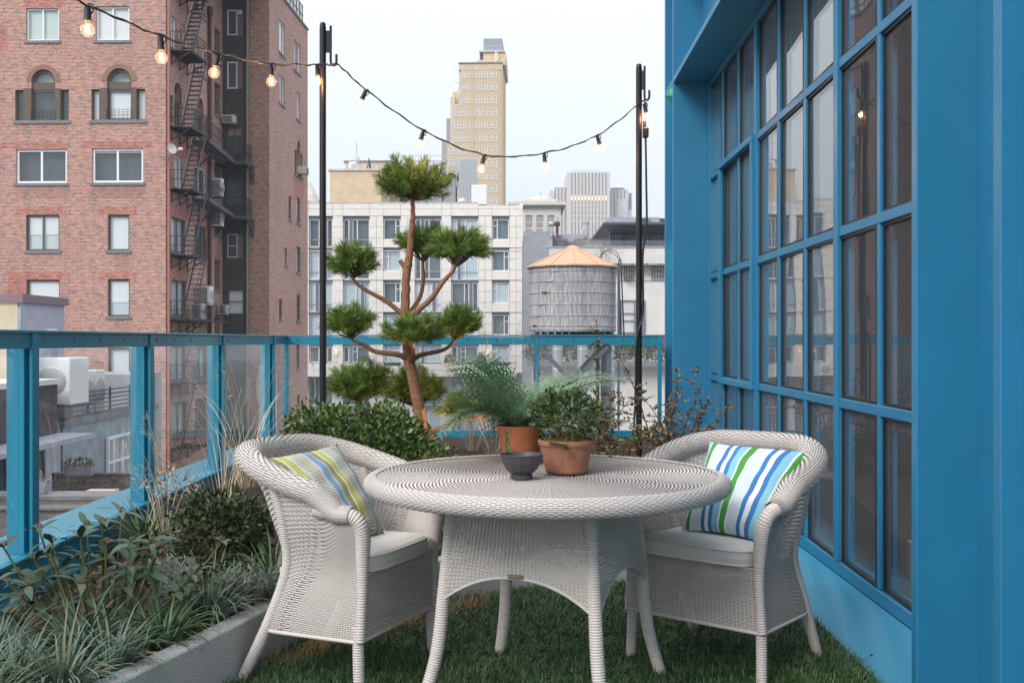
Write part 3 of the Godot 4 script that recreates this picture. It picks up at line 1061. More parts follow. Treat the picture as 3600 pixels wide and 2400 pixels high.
func build_brick_building() -> void:
	tint_noise.seed = 8
	tint_noise.frequency = 0.12
	var b := thing("brick_building", "tall red brick apartment building with arched windows at the left", "building", Vector3(-16.583, 0, -50), -0.035)
	var F := Transform3D.IDENTITY
	var S1 := Transform3D(SIDE, Vector3.ZERO)
	var D := at(0, 0, -8.7)
	var S2 := Transform3D(SIDE, Vector3(2.66, 0, -8.7))
	var low := -29.9
	var roof := 21.3
	# front
	var rects := [[-6.8, -5.2, 15.59, 17.16], [-3.4, -1.77, 15.57, 17.21], [-7.3, -4.81, 8.74, 10.38], [-3.59, -1.1, 8.75, 10.4], [-6.81, -5.18, 5.5, 7.23], [-2.82, -1.77, 5.5, 7.22], [-6.79, -5.16, 2.35, 4.11], [-2.82, -1.75, 2.34, 4.13], [-2.8, -1.75, -0.76, 0.85], [-6.8, -5.2, -0.76, 0.85],
		[-6.8, -5.2, -3.9, -2.3], [-2.8, -1.75, -3.9, -2.3], [-11.2, -9.6, 5.5, 7.2], [-11.2, -9.6, 8.75, 10.38], [-11.2, -9.6, 2.35, 4.1]]
	var open := rects.duplicate()
	var groups := [[-7.34, -6.92, -6.55, -5.38, -5.13, -4.72], [-3.62, -3.22, -2.86, -1.65, -1.43, -1.0]]
	for g in groups:
		open.append([g[0], g[1], 11.76, 13.24])
		open.append([g[4], g[5], 11.76, 13.24])
		open.append([g[2], g[3], 11.76, 13.62, true])
	var red := [1.02, 0.72, 0.70]
	var patches := []
	for q in [[-8.5, -4.6, 10.4, 10.85], [-3.9, -0.7, 10.4, 10.85], [-7.2, -4.8, 7.25, 7.6], [-3.2, -1.4, 7.25, 7.6], [-7.7, -4.7, 4.1, 4.5], [-7.7, -6.75, 2.2, 4.1], [-3.2, -1.4, 4.1, 4.5], [-7.1, -4.9, 17.2, 17.6], [-9.5, -7.8, 15.0, 16.4], [-7.5, -4.8, 0.85, 1.2]]:
		patches.append(q + red)
	for q in [[-7.3, -4.7, 7.9, 8.65], [-3.6, -1.0, 7.9, 8.65], [-7.2, -4.7, 11.0, 11.7], [-2.6, -1.9, 1.4, 2.3], [-2.6, -1.9, 4.6, 5.4]]:
		patches.append(q + [0.85, 0.83, 0.84])
	put("front_wall", wall_sheet(-16, 0, low, 22.5, open, 0.32, patches), mat.brick_wall, b, F)
	var backs := ["blind_green", "blind_white", "room_shade", "room_shade", "blind_green", "blind_white", "blind_blue", "blind_blue", "blind_white", "room_shade", "room_shade", "blind_white", "room_shade", "blind_white", "room_shade"]
	for i in rects.size():
		var white := i in [0, 1, 2, 3]
		var o := {"frame": "white_frame" if white else "dark_frame", "fw": 0.11 if i in [2, 3] else 0.08, "v": [0.49] if i in [0, 1, 2, 3, 4] else [], "back": backs[i], "rec": 0.16}
		if i in [4, 6, 7, 12, 14]:
			o.shade = [0.35, 0.5, 0.62, 0.4, 0.55][i % 5]
			o.back = "room_shade" if i in [12, 14] else o.back
		if i == 3:
			o.shade = 0.12
		add_window(b, F, rects[i], o)
	for g in groups:
		for k in [0, 4]:
			add_window(b, F, [g[k], g[k + 1], 11.76, 13.24], {"frame": "dark_frame", "fw": 0.06, "back": "room_shade" if g[0] < -4 else "blind_white", "rec": 0.2, "sill": false})
		var c := add_window(b, F, [g[2], g[3], 11.76, 13.24], {"frame": "dark_frame", "fw": 0.1, "back": "room_shade" if g[0] < -4 else "blind_white", "rec": 0.2, "sill": false})
		piece("transom_board", Vector3(g[2], 13.242, -0.2), Vector3(g[3], 13.6, -0.1), mat.brownstone, b)
		# round light over the transom
		var m: float = (g[2] + g[3]) / 2
		var rad: float = (g[3] - g[2]) / 2
		var pa := Mb.new()
		var fr := Mb.new()
		var ring := Mb.new()
		var n := 18
		for k in n:
			var g0 := PI * k / n
			var g1 := PI * (k + 1) / n
			var e0 := Vector3(cos(g0), sin(g0), 0)
			var e1 := Vector3(cos(g1), sin(g1), 0)
			var o := Vector3(m, 13.61, 0)
			pa.tri(o + Vector3(0, 0, -0.18), o + e0 * (rad - 0.1) + Vector3(0, 0, -0.18), o + e1 * (rad - 0.1) + Vector3(0, 0, -0.18))
			fr.quad(o + e1 * rad + Vector3(0, 0, -0.12), o + e1 * (rad - 0.13) + Vector3(0, 0, -0.12), o + e0 * (rad - 0.13) + Vector3(0, 0, -0.12), o + e0 * rad + Vector3(0, 0, -0.12))
			fr.quad(o + e1 * (rad - 0.13) + Vector3(0, 0, -0.12), o + e1 * (rad - 0.13) + Vector3(0, 0, -0.2), o + e0 * (rad - 0.13) + Vector3(0, 0, -0.2), o + e0 * (rad - 0.13) + Vector3(0, 0, -0.12))
			# moulded brick arch: two rings of voussoirs standing a little proud
			for q in [[0.02, 0.13], [0.145, 0.25]]:
				var s0 := PI * (k + 0.04) / n
				var s1 := PI * (k + 0.96) / n
				var f0 := Vector3(cos(s0), sin(s0), 0)
				var f1 := Vector3(cos(s1), sin(s1), 0)
				var zf := Vector3(0, 0, 0.03)
				var ri: float = rad + q[0]
				var ro: float = rad + q[1]
				ring.quad(o + f1 * ro + zf, o + f1 * ri + zf, o + f0 * ri + zf, o + f0 * ro + zf, Vector2(0.3, 0.3), Vector2(0.35, 0.3), Vector2(0.35, 0.33), Vector2(0.3, 0.33))
				ring.quad(o + f1 * ri + zf, o + f1 * ri, o + f0 * ri, o + f0 * ri + zf)
				ring.quad(o + f1 * ro, o + f1 * ro + zf, o + f0 * ro + zf, o + f0 * ro)
		var fm := put("arch_frame", fr, mat.dark_frame, b)
		put("pane", pa, mat.far_glass, fm)
		piece("room", Vector3(g[2], 13.6, -0.5), Vector3(g[3], 14.25, -0.48), mat.blind_green, fm)
		put("brick_arch", ring, plain("arch_brick", 0.33, 0.18, 0.145, 0.9), b)
		for q in [[g[1], g[2]], [g[3], g[4]]]:
			piece("stone_jamb", Vector3(q[0] - 0.01, 11.7, -0.1), Vector3(q[1] + 0.01, 13.3, 0.02), mat.brownstone, b)
		piece("sill", Vector3(g[0] - 0.1, 11.6, -0.1), Vector3(g[5] + 0.1, 11.757, 0.06), mat.stone_sill, b)
		var gr := Mb.new()
		for y in [12.0, 12.12, 12.24]:
			gr.bar(Vector3(g[2], y, 0.04), Vector3(g[3], y, 0.04), 0.015, 0.015)
		for k in 7:
			gr.bar(Vector3(lerpf(g[2], g[3], k / 6.0), 11.78, 0.04), Vector3(lerpf(g[2], g[3], k / 6.0), 12.26, 0.04), 0.012, 0.012)
		put("window_guard", gr, mat.iron, b)
		c.set_meta("label", "centre light of an arched window")
	# side towards the fire escape
	var s1 := [[0.71, 1.46, 15.41, 16.97], [1.97, 2.63, 15.41, 16.97], [4.1, 4.66, 15.2, 16.85], [5.11, 5.81, 15.2, 16.85], [0.77, 2.69, 5.53, 7.22], [4.1, 6.0, 5.51, 7.22], [0.81, 2.8, 2.41, 4.17], [4.21, 6.0, 2.3, 4.13], [1.12, 2.21, 8.72, 10.3], [3.99, 5.93, 8.72, 10.3], [0.8, 2.8, -0.8, 0.9], [4.1, 6.0, -0.8, 0.9], [0.87, 2.9, -3.46, -1.9], [4.1, 6.0, -3.46, -1.9], [0.57, 0.98, 11.72, 13.08], [3.95, 4.35, 11.72, 13.08], [5.7, 6.05, 11.72, 13.08],
		[7.3, 8.4, 16.6, 18.4], [7.3, 8.4, 13.67, 15.4], [7.3, 8.4, 10.2, 11.6], [7.3, 8.4, 7.01, 8.6], [7.3, 8.4, 3.96, 5.64], [7.3, 8.4, 0.8, 2.51], [0.75, 1.5, 18.5, 20.1], [2.0, 2.65, 18.5, 20.1], [4.1, 4.7, 18.3, 19.9], [5.1, 5.8, 18.3, 19.9]]
	var arches := [[1.16, 2.2, 11.72, 13.4, true], [4.43, 5.5, 11.72, 13.4, true]]
	var p1 := []
	for q in [[0.3, 3.2, 10.3, 11.2], [3.6, 6.2, 10.3, 11.0], [0.3, 1.1, 8.7, 10.3], [0.4, 6.2, 7.25, 7.8], [0.4, 3.4, 4.2, 4.9], [7.2, 8.5, 5.7, 6.3]]:
		p1.append(q + red)
	put("side_wall", wall_sheet(0, 8.7, low, roof, s1 + arches, 0.3, p1), mat.brick_wall, b, S1)
	for i in s1.size():
		var o := {"frame": "dark_frame", "fw": 0.08, "v": [0.5] if i in [4, 5, 6, 7, 9, 10, 11, 12, 13] else [], "back": ["blind_white", "room_shade", "blind_blue", "blind_green"][i % 4], "rec": 0.15, "sill_mat": "stone_sill"}
		if i in [0, 1, 2, 3, 8, 9]:
			o.frame = "white_frame"
		if i >= 17:
			o.merge({"h": [0.5], "back": "room_shade", "frame": "brown_frame"}, true)
		if i in [4, 6, 12]:
			o.back = "blind_blue"
		add_window(b, S1, s1[i], o)
	for a in arches:
		add_window(b, S1, [a[0], a[1], 11.72, 13.0], {"frame": "dark_frame", "fw": 0.1, "back": "room_shade", "rec": 0.2})
		piece("transom_board", Vector3(a[0], 13.0, -0.2), Vector3(a[1], 13.38, -0.08), mat.brownstone, b, S1)
		piece("room", Vector3(a[0], 13.38, -0.28), Vector3(a[1], 14.0, -0.26), mat.room_shade, b, S1)
	# the clad shaft and the brick pier beside it
	var dw := [[0.24, 1.17, 18.26, 19.81], [0.24, 1.15, 15.29, 16.88], [0.24, 1.13, 11.66, 13.17], [0.24, 1.13, 8.81, 10.4], [0.24, 1.17, 5.81, 7.18], [0.3, 1.2, 2.65, 4.04], [0.3, 1.2, -0.6, 0.8], [0.3, 1.2, -3.8, -2.3]]
	put("metal_shaft", wall_sheet(0.002, 1.53, low, roof + 1.4, dw, 0.16, [], 3.0), mat.dark_panel, b, D)
	add_window(b, D, [0.26, 0.82, 18.33, 19.75], {"frame": "white_frame", "fw": 0.06, "rec": 0.1, "sill": false})
	piece("purple_panel", Vector3(0.83, 18.27, -0.12), Vector3(1.16, 19.8, -0.06), mat.purple_panel, b, D)
	piece("vent", Vector3(0.87, 19.5, -0.06), Vector3(1.1, 19.72, 0.02), mat.unit_white, b, D)
	add_window(b, D, [0.26, 0.82, 15.33, 16.84], {"frame": "white_frame", "fw": 0.06, "rec": 0.1, "sill": false, "back": "room_shade"})
	piece("purple_panel", Vector3(0.83, 15.3, -0.12), Vector3(1.14, 16.87, -0.06), mat.purple_panel, b, D)
	add_window(b, D, dw[2], {"called": "balcony_door", "frame": "dark_frame", "fw": 0.07, "v": [0.5], "rec": 0.1, "sill": false, "shade": 0.3, "shade_mat": "shade_orange"})
	add_window(b, D, dw[3], {"called": "balcony_door", "frame": "dark_frame", "fw": 0.09, "h": [0.45, 0.85], "rec": 0.1, "sill": false, "back": "room_blue"})
	add_window(b, D, [0.26, 0.84, 5.83, 7.16], {"frame": "unit_beige", "fw": 0.05, "h": [0.5], "rec": 0.1, "sill": false})
	piece("purple_panel", Vector3(0.85, 5.82, -0.12), Vector3(1.16, 7.17, -0.06), mat.purple_panel, b, D)
	add_window(b, D, dw[5], {"frame": "dark_frame", "fw": 0.06, "h": [0.52], "rec": 0.1, "back": "blind_white", "sill": false})
	add_window(b, D, dw[6], {"frame": "dark_frame", "fw": 0.06, "h": [0.5], "rec": 0.1, "back": "room_blue", "sill": false})
	add_window(b, D, dw[7], {"frame": "dark_frame", "fw": 0.06, "h": [0.5], "rec": 0.1, "back": "room_blue", "sill": false})
	put("brick_pier", wall_sheet(1.53, 2.66, low, roof, [], 0.2), mat.brick_brown, b, D)
	# side that runs back
	var s2 := [[2.14, 3.41, 18.0, 19.88], [2.14, 3.38, 15.05, 16.72], [5.61, 6.3, 17.9, 19.75], [6.53, 7.3, 17.9, 19.75], [6.35, 7.22, 15.01, 16.69], [4.35, 4.99, 8.53, 9.9], [6.35, 7.3, 8.51, 10.1], [3.48, 3.93, 5.65, 6.7], [6.35, 7.37, 5.46, 7.04], [2.14, 2.8, 2.41, 3.6], [6.35, 7.3, 2.41, 4.05], [6.35, 7.11, -0.54, 0.95], [5.85, 6.45, 11.5, 13.0], [7.35, 7.9, 11.6, 13.0], [6.5, 7.2, -3.6, -2.2]]
	put("side_wall", wall_sheet(0, 9.3, low, roof, s2 + [[6.5, 7.3, 11.45, 13.3, true]], 0.3, [[5.6, 8.3, 10.2, 11.3] + red, [6.2, 7.5, 4.05, 4.5] + red]), mat.brick_wall, b, S2)
	for i in s2.size():
		add_window(b, S2, s2[i], {"frame": "white_frame" if i < 5 else "dark_frame", "fw": 0.07, "v": [0.55] if i in [1, 4] else [], "back": ["blind_white", "room_shade", "blind_blue"][i % 3] if not i in [7, 9] else "room_shade", "rec": 0.14})
	add_window(b, S2, [6.5, 7.3, 11.45, 13.3], {"frame": "dark_frame", "fw": 0.09, "h": [0.6], "rec": 0.2, "back": "room_shade"})
	piece("room", Vector3(6.5, 13.3, -0.25), Vector3(7.3, 13.7, -0.23), mat.room_shade, b, S2)
	# coping, roof and the hidden sides
	piece("coping", Vector3(0.01, roof, -9.3), Vector3(0.14, roof + 0.12, 0.06), mat.stone_sill, b, at(2.6, 0, -8.7))
	piece("coping", Vector3(-16, 22.5, -0.4), Vector3(0.1, 22.66, 0.1), mat.stone_sill, b)
	piece("roof", Vector3(-16, roof - 0.4, -18), Vector3(2.5, roof - 0.3, -0.5), mat.roof_gray, b)
	piece("back_wall", Vector3(-16.2, low, -18.2), Vector3(2.62, roof, -18.01), mat.roof_gray, b)
	piece("far_wall", Vector3(-16.2, low, -18), Vector3(-16.01, 22.5, -0.01), mat.roof_gray, b)
	# roof railing
	var rr := Mb.new()
	for k in 11:
		rr.bar(Vector3(2.55, roof + 0.1, -8.9 - k * 0.82), Vector3(2.55, roof + 1.35, -8.9 - k * 0.82), 0.04, 0.04)
	for y in [0.7, 1.33]:
		rr.bar(Vector3(2.55, roof + y, -8.8), Vector3(2.55, roof + y, -17.2), 0.04, 0.04)
	for k in 60:
		rr.bar(Vector3(2.55, roof + 0.2, -8.9 - k * 0.137), Vector3(2.55, roof + 1.3, -8.9 - k * 0.137), 0.015, 0.015)
	put("roof_railing", rr, mat.iron, b)
	# pipes
	var pp := Mb.new()
	pp.tube(PackedVector3Array([Vector3(0.09, low, -0.12), Vector3(0.09, roof, -0.12)]), PackedFloat32Array([0.07]), 8)
	put("drain_pipe", pp, mat.pipe_red, b)
	pp = Mb.new()
	pp.tube(PackedVector3Array([Vector3(0.13, low, -6.15), Vector3(0.13, 18.6, -6.15)]), PackedFloat32Array([0.1]), 8)
	pp.lathe(PackedVector2Array([Vector2(0.1, 18.5), Vector2(0.18, 18.75), Vector2(0.18, 19.1), Vector2(0, 19.1)]), 8, at(0.13, 0, -6.15))
	put("drain_pipe", pp, mat.pipe_brown, b)
	pp = Mb.new()
	pp.tube(PackedVector3Array([Vector3(1.44, low, -8.6), Vector3(1.44, roof + 1, -8.6)]), PackedFloat32Array([0.085]), 8)
	put("drain_pipe", pp, mat.pipe_olive, b)
	build_fire_escape(b)
	# air conditioners, dish: each a thing hung on the building
	var X := b.transform
	window_unit("beige through-wall air conditioner on the dark clad shaft of the brick building", X * at(0.45, 13.31, -8.55))
	window_unit("pale window air conditioner under the arched window at the far brick corner", X * Transform3D(SIDE, Vector3(2.66, 0, -8.7)) * at(7.0, 11.6, 0.25))
	for q in [["white outdoor air conditioner, upper of the bracketed pair by the fire escape bridge", 8.95], ["white outdoor air conditioner, lower of the bracketed pair by the fire escape bridge", 7.35]]:
		outdoor_unit(q[0], X * Transform3D(Basis.IDENTITY, Vector3(0.42, q[1], -6.5)), 0.6, 0.98, 0.36, "pair of outdoor units by the fire escape")
	outdoor_unit("grey outdoor air conditioning unit hung high behind the fire escape stair", X * Transform3D(Basis.IDENTITY, Vector3(0.45, 3.0, -4.3)), 0.75, 1.0, 0.6, "")
	outdoor_unit("white outdoor air conditioning unit standing on the lowest visible fire escape platform", X * Transform3D(Basis.IDENTITY, Vector3(0.55, 2.25, -3.0)), 0.6, 0.8, 0.5, "")
	outdoor_unit("small beige outdoor air conditioner with a white pipe beside the dark clad shaft", X * Transform3D(Basis.IDENTITY, Vector3(0.35, 2.62, -7.7)), 0.55, 0.55, 0.35, "")
	var ds := thing("satellite_dish", "white satellite dish on the corner of the brick building", "satellite dish")
	ds.transform = X * at(0.3, 9.9, 0.15)
	var dm := Mb.new()
	var prof := PackedVector2Array()
	for k in 7:
		prof.push_back(Vector2(0.26 * k / 6.0, 0.07 * pow(k / 6.0, 2)))
	dm.lathe(prof, 24, Transform3D(Basis(Vector3.RIGHT, PI / 2 - 0.35) * Basis(Vector3.BACK, -0.95), Vector3(0.05, 0.4, 0.1)))
	put("dish", dm, mat.unit_beige, ds)
	var da := Mb.new()
	da.bar(Vector3(-0.25, -0.1, -0.2), Vector3(0.05, 0.4, 0.08), 0.05, 0.05)
	da.bar(Vector3(0.05, 0.2, 0.12), Vector3(0.55, 0.35, 0.3), 0.03, 0.03)
	da.box(Vector3(0.5, 0.3, 0.25), Vector3(0.68, 0.42, 0.4))
	put("arm", da, mat.galvanised, ds)

func window_unit(label: String, x: Transform3D) -> void:
	var t := thing("air_conditioner", label, "air conditioner")
	t.transform = x
	var b := Mb.new()
	b.bevel_box(Vector3(-0.36, 0, -0.3), Vector3(0.36, 0.46, 0.28), 0.02)
	put("casing", b, mat.unit_beige, t)
	var g := Mb.new()
	for k in 8:
		g.box(Vector3(-0.3, 0.05 + k * 0.045, 0.281), Vector3(0.2, 0.075 + k * 0.045, 0.3))
	put("grille", g, mat.roof_gray, t)

func outdoor_unit(label: String, x: Transform3D, w: float, h: float, d: float, group: String) -> void:
	var t := thing("air_conditioner", label, "air conditioner", Vector3.ZERO, 0.0, group)
	t.transform = x
	var b := Mb.new()
	b.bevel_box(Vector3(-w / 2, 0, -d / 2), Vector3(w / 2, h, d / 2), 0.02)
	put("casing", b, mat.unit_white, t)
	var f := Mb.new()
	var R := Basis(Vector3.BACK, -PI / 2)
	f.lathe(PackedVector2Array([Vector2(0.0, 0.004), Vector2(0.06, 0.004), Vector2(0.07, 0.012), Vector2(h * 0.28, 0.012), Vector2(h * 0.31, 0.0)]), 20, Transform3D(R, Vector3(w / 2, h * 0.5, 0)))
	put("fan_guard", f, mat.galvanised, t)
	var c := Mb.new()
	for k in 9:
		c.box(Vector3(-w * 0.42 + k * w * 0.085, h * 0.08, d / 2), Vector3(-w * 0.42 + k * w * 0.085 + w * 0.05, h * 0.92, d / 2 + 0.012))
	put("coil", c, mat.unit_dark, t)
	piece("bracket", Vector3(-w / 2 - 0.15, -0.06, -d / 2), Vector3(w / 2, -0.002, d / 2), mat.iron, t)

func build_fire_escape(b: Node3D) -> void:
	var fe := thing("fire_escape", "black iron fire escape with platforms and steep stairs on the brick side wall", "fire escape")
	fe.transform = b.transform
	var ys := [18.35, 15.2, 11.5, 8.5, 5.3, 2.15, -0.95, -4.1]
	var z0 := -0.55
	var z1 := -3.0
	for i in ys.size():
		var y: float = ys[i]
		var far := -6.3 if i in [5] else z1
		var p := Mb.new()
		var n := int((z0 - far) / 0.1)
		for k in n:   # slats of the floor
			p.box(Vector3(0.06, y, z0 - k * 0.1 - 0.06), Vector3(1.05, y + 0.03, z0 - k * 0.1))
		p.box(Vector3(1.05, y - 0.06, far), Vector3(1.09, y + 0.06, z0))
		p.box(Vector3(0.02, y - 0.06, far), Vector3(0.06, y + 0.06, z0))
		var pl := put("platform", p, mat.iron, fe)
		var br := Mb.new()
		for z in [z0 - 0.1, (z0 + z1) / 2, z1 + 0.1]:
			br.bar(Vector3(0.04, y - 0.6, z), Vector3(0.9, y - 0.06, z), 0.04, 0.04)
			br.bar(Vector3(0.05, y - 0.65, z), Vector3(0.05, y, z), 0.04, 0.04)
		put("bracket", br, mat.iron, pl)
		var rl := Mb.new()
		for q in [0.5, 0.95]:
			rl.bar(Vector3(1.08, y + q, z0), Vector3(1.08, y + q, far), 0.025, 0.025)
			rl.bar(Vector3(0.02, y + q, z0), Vector3(1.08, y + q, z0), 0.025, 0.025)
		for k in int((z0 - far) / 0.16):
			rl.bar(Vector3(1.08, y, z0 - k * 0.16), Vector3(1.08, y + 0.95, z0 - k * 0.16), 0.014, 0.014)
		for k in 7:
			rl.bar(Vector3(0.05 + k * 0.17, y, z0), Vector3(0.05 + k * 0.17, y + 0.95, z0), 0.014, 0.014)
		put("railing", rl, mat.iron, pl)
		if i + 1 < ys.size():
			var st := Mb.new()
			var a := Vector3(0.45, y, z1 + 0.15)
			var e := Vector3(0.45, ys[i + 1], z0 - 0.35)
			for sx in [0.0, 0.55]:
				st.bar(a + Vector3(sx, 0, 0), e + Vector3(sx, 0, 0), 0.03, 0.14)
				st.bar(a + Vector3(sx, 0.75, 0), e + Vector3(sx, 0.75, 0), 0.02, 0.02)
			var m := int((y - ys[i + 1]) / 0.26)
			for k in range(1, m):
				var c := a.lerp(e, float(k) / m)
				st.box(c + Vector3(0, -0.02, -0.11), c + Vector3(0.55, 0.01, 0.11))
			put("stair", st, mat.iron_gray, fe)
	# bridges from two platforms to balconies on the clad shaft
	for y in [11.35, 8.35]:
		var g := Mb.new()
		g.bar(Vector3(1.05, y, -3.1), Vector3(1.05, y - 0.35, -7.4), 0.1, 0.22)
		g.bar(Vector3(0.25, y, -3.1), Vector3(0.25, y - 0.35, -7.4), 0.1, 0.22)
		for k in 40:
			g.box(Vector3(0.3, y - 0.02 - k * 0.0088, -3.1 - k * 0.107 - 0.05), Vector3(1.0, y - k * 0.0088, -3.1 - k * 0.107))
		g.box(Vector3(0.0, y - 0.5, -8.65), Vector3(1.75, y - 0.32, -7.35))
		g.bar(Vector3(1.72, y - 0.35, -7.5), Vector3(1.75, y - 1.3, -8.6), 0.09, 0.09)
		g.box(Vector3(1.68, y - 1.3, -8.69), Vector3(1.82, y - 0.4, -8.55))
		g.bar(Vector3(0.05, y - 1.2, -7.6), Vector3(0.9, y - 0.5, -7.6), 0.08, 0.08)
		g.bar(Vector3(0.05, y - 1.1, -4.6), Vector3(0.9, y - 0.2, -4.6), 0.08, 0.08)
		g.bar(Vector3(0.05, y - 1.1, -4.6), Vector3(0.05, y - 0.1, -4.6), 0.08, 0.08)
		var pl := put("bridge", g, mat.iron_gray, fe)
		var rl := Mb.new()
		for q in [0.5, 1.0]:
			rl.bar(Vector3(1.08, y + q, -3.0), Vector3(1.08, y - 0.35 + q, -7.4), 0.03, 0.03)
			rl.bar(Vector3(1.08, y - 0.35 + q, -7.4), Vector3(1.72, y - 0.35 + q, -7.4), 0.03, 0.03)
			rl.bar(Vector3(1.72, y - 0.35 + q, -7.4), Vector3(1.72, y - 0.35 + q, -8.6), 0.03, 0.03)
		for k in 30:
			var z := -3.0 - k * 0.147
			var yy: float = y - 0.35 * k / 30.0
			rl.bar(Vector3(1.08, yy, z), Vector3(1.08, yy + 1.0, z), 0.014, 0.014)
		for k in 5:
			rl.bar(Vector3(1.1 + k * 0.15, y - 0.35, -7.4), Vector3(1.1 + k * 0.15, y + 0.65, -7.4), 0.014, 0.014)
		for k in 8:
			rl.bar(Vector3(1.72, y - 0.35, -7.45 - k * 0.15), Vector3(1.72, y + 0.65, -7.45 - k * 0.15), 0.014, 0.014)
		put("railing", rl, mat.iron, pl)

# ---------------------------------------------------------------- the pale apartment block
# a modern aluminium window of several lights, some narrow; cuts: light edges in metres from the left, bar: height of a low rail or 0
func pale_window(parent: Node, x0: float, x1: float, y0: float, y1: float, z: float, narrow_left: bool, low_rail: bool, back: String) -> void:
	var w := x1 - x0
	var cut := minf(0.44, w * 0.34) / w
	var o := {"frame": "white_frame", "fw": 0.085, "v": [cut if narrow_left else 1.0 - cut], "h": [], "rec": 0.0, "sill": false, "back": back}
	if w < 0.8:
		o.v = []
	var win := add_window(parent, at(0, 0, z), [x0, x1, y0, y1], o)
	var h := y1 - y0
	if low_rail:
		piece("rail", Vector3(-0.05, h * 0.26, 0.071), Vector3(w + 0.05, h * 0.26 + 0.05, 0.13), mat.galvanised, win)
	elif w > 0.8:
		var a := 0.0 if narrow_left else w * (1.0 - cut)
		piece("rail", Vector3(a, h * 0.66, 0.071), Vector3(a + w * cut, h * 0.66 + 0.06, 0.11), mat.white_frame, win)

func build_pale_building() -> void:
	var b := thing("pale_apartment_block", "pale precast panel apartment block with grey window bands behind the pine", "building", Vector3(0, 0, -95))
	var bays := [[-18.49, -16.32, 1], [-15.40, -12.95, 1], [-11.72, -10.13, 0], [-8.85, -6.42, 1], [-5.53, -3.06, 1], [-1.82, -0.24, 0]]
	var tops := [12.20, 9.36, 6.44, 3.52, 0.62, -2.31, -5.15]   # window heads by storey
	var bots := [9.66, 6.74, 3.80, 0.95, -0.83, -4.75, -7.9]
	var left := -24.0
	var right := 0.995
	var roof := 13.67
	piece("core", Vector3(left, -29.9, -14), Vector3(right - 0.02, roof - 0.3, -0.62), mat.roof_gray, b)
	piece("side_wall", Vector3(right - 0.3, -29.9, -14), Vector3(right, roof - 0.02, -0.2), mat.precast, b)
	# piers between the bays: stacked panels with open joints
	var edges := [[left, -18.49]]
	for i in bays.size() - 1:
		edges.append([bays[i][1], bays[i + 1][0]])
	edges.append([bays[5][1], right])
	for e in edges:
		var cuts := [e[0], e[1]]
		if e[1] - e[0] > 1.0:
			cuts = [e[0], (e[0] + e[1]) / 2, e[1]]
		if e[0] == left:
			cuts = [e[0], -21.5, -20.0, e[1]]
		for k in cuts.size() - 1:
			var y := 12.48
			while y > -8.5:
				var hgt := 0.98 if absf(y + 1.2) > 1.3 else 0.9
				piece("wall_panel", Vector3(cuts[k] + 0.012, y - hgt + 0.012, -0.6), Vector3(cuts[k + 1] - 0.012, y - 0.012, 0.0), mat.precast, b)
				y -= hgt
	# parapet: two courses of panels
	var xs := [left]
	for i in bays.size():
		xs.append(bays[i][0])
		xs.append(bays[i][1])
	xs.append(right)
	for i in xs.size() - 1:
		var t: float = roof if xs[i] < -3.2 else roof - 0.22
		piece("wall_panel", Vector3(xs[i] + 0.012, 12.5, -0.6), Vector3(xs[i + 1] - 0.012, 13.1, 0.02), mat.precast, b)
		piece("wall_panel", Vector3(xs[i] + 0.012, 13.124, -0.6), Vector3(xs[i + 1] - 0.012, t, 0.02), mat.precast, b)
	piece("coping", Vector3(left, roof + 0.001, -0.65), Vector3(-3.1, roof + 0.08, 0.06), mat.limestone, b)
	var backs := ["room_blue", "room_blue", "blind_blue", "blind_white", "room_blue", "blind_blue", "room_blue", "blind_blue"]
	for k in tops.size():
		for i in bays.size():
			var x0: float = bays[i][0]
			var x1: float = bays[i][1]
			var tall: bool = bays[i][2] == 1
			var t: float = tops[k]
			var bt: float = bots[k] if tall or k == 4 else t - 1.88
			var back: String = backs[(i * 3 + k * 5 + (k * i) % 3) % 8]
			if k == 0:
				back = "room_blue" if i != 4 else "blind_blue"
			# slate coloured head and, under short windows, a stone apron
			piece("head_panel", Vector3(x0 + 0.01, t + 0.012, -0.5), Vector3(x1 - 0.01, t + 0.27, -0.16), mat.slate_metal, b)
			if not tall and k != 4:
				piece("apron_panel", Vector3(x0 + 0.012, (tops[k + 1] if k < 6 else -9.0) + 0.29, -0.55), Vector3(x1 - 0.012, bt - 0.01, -0.02), mat.precast, b)
				pale_window(b, x0 + 0.03, x1 - 0.03, bt + 0.01, t, -0.3, (k + i) % 2 == 1, false, back)
			elif tall:
				var flip := (k % 3 == 2) == (i != 0)
				var w := x1 - x0
				var n0 := 0.56
				if flip:
					pale_window(b, x0 + 0.03, x0 + w - n0 - 0.28, bt, t, -0.3, false, k != 4, back)
					piece("mullion_panel", Vector3(x0 + w - n0 - 0.27, bt, -0.4), Vector3(x1 - n0, t, -0.15), mat.slate_metal, b)
					pale_window(b, x1 - n0 + 0.01, x1 - 0.03, bt, t, -0.3, true, k != 4, back)
				else:
					pale_window(b, x0 + 0.03, x0 + n0, bt, t, -0.3, true, k != 4, back)
					piece("mullion_panel", Vector3(x0 + n0 + 0.01, bt, -0.4), Vector3(x0 + n0 + 0.27, t, -0.15), mat.slate_metal, b)
					pale_window(b, x0 + n0 + 0.28, x1 - 0.03, bt, t, -0.3, true, k != 4, back)
				if k < 6:
					piece("head_panel", Vector3(x0 + 0.01, maxf(tops[k + 1] + 0.275, bt - 0.14), -0.5), Vector3(x1 - 0.01, bt - 0.005, -0.2), mat.slate_metal, b)
			else:
				pale_window(b, x0 + 0.03, x1 - 0.03, bt, t, -0.3, true, false, "blind_blue")
	# thin string courses
	for y in [9.62, 9.3, 6.68, 3.75, 0.9]:
		piece("string_course", Vector3(left, y, 0.003), Vector3(right + 0.02, y + 0.05, 0.035), mat.limestone, b)
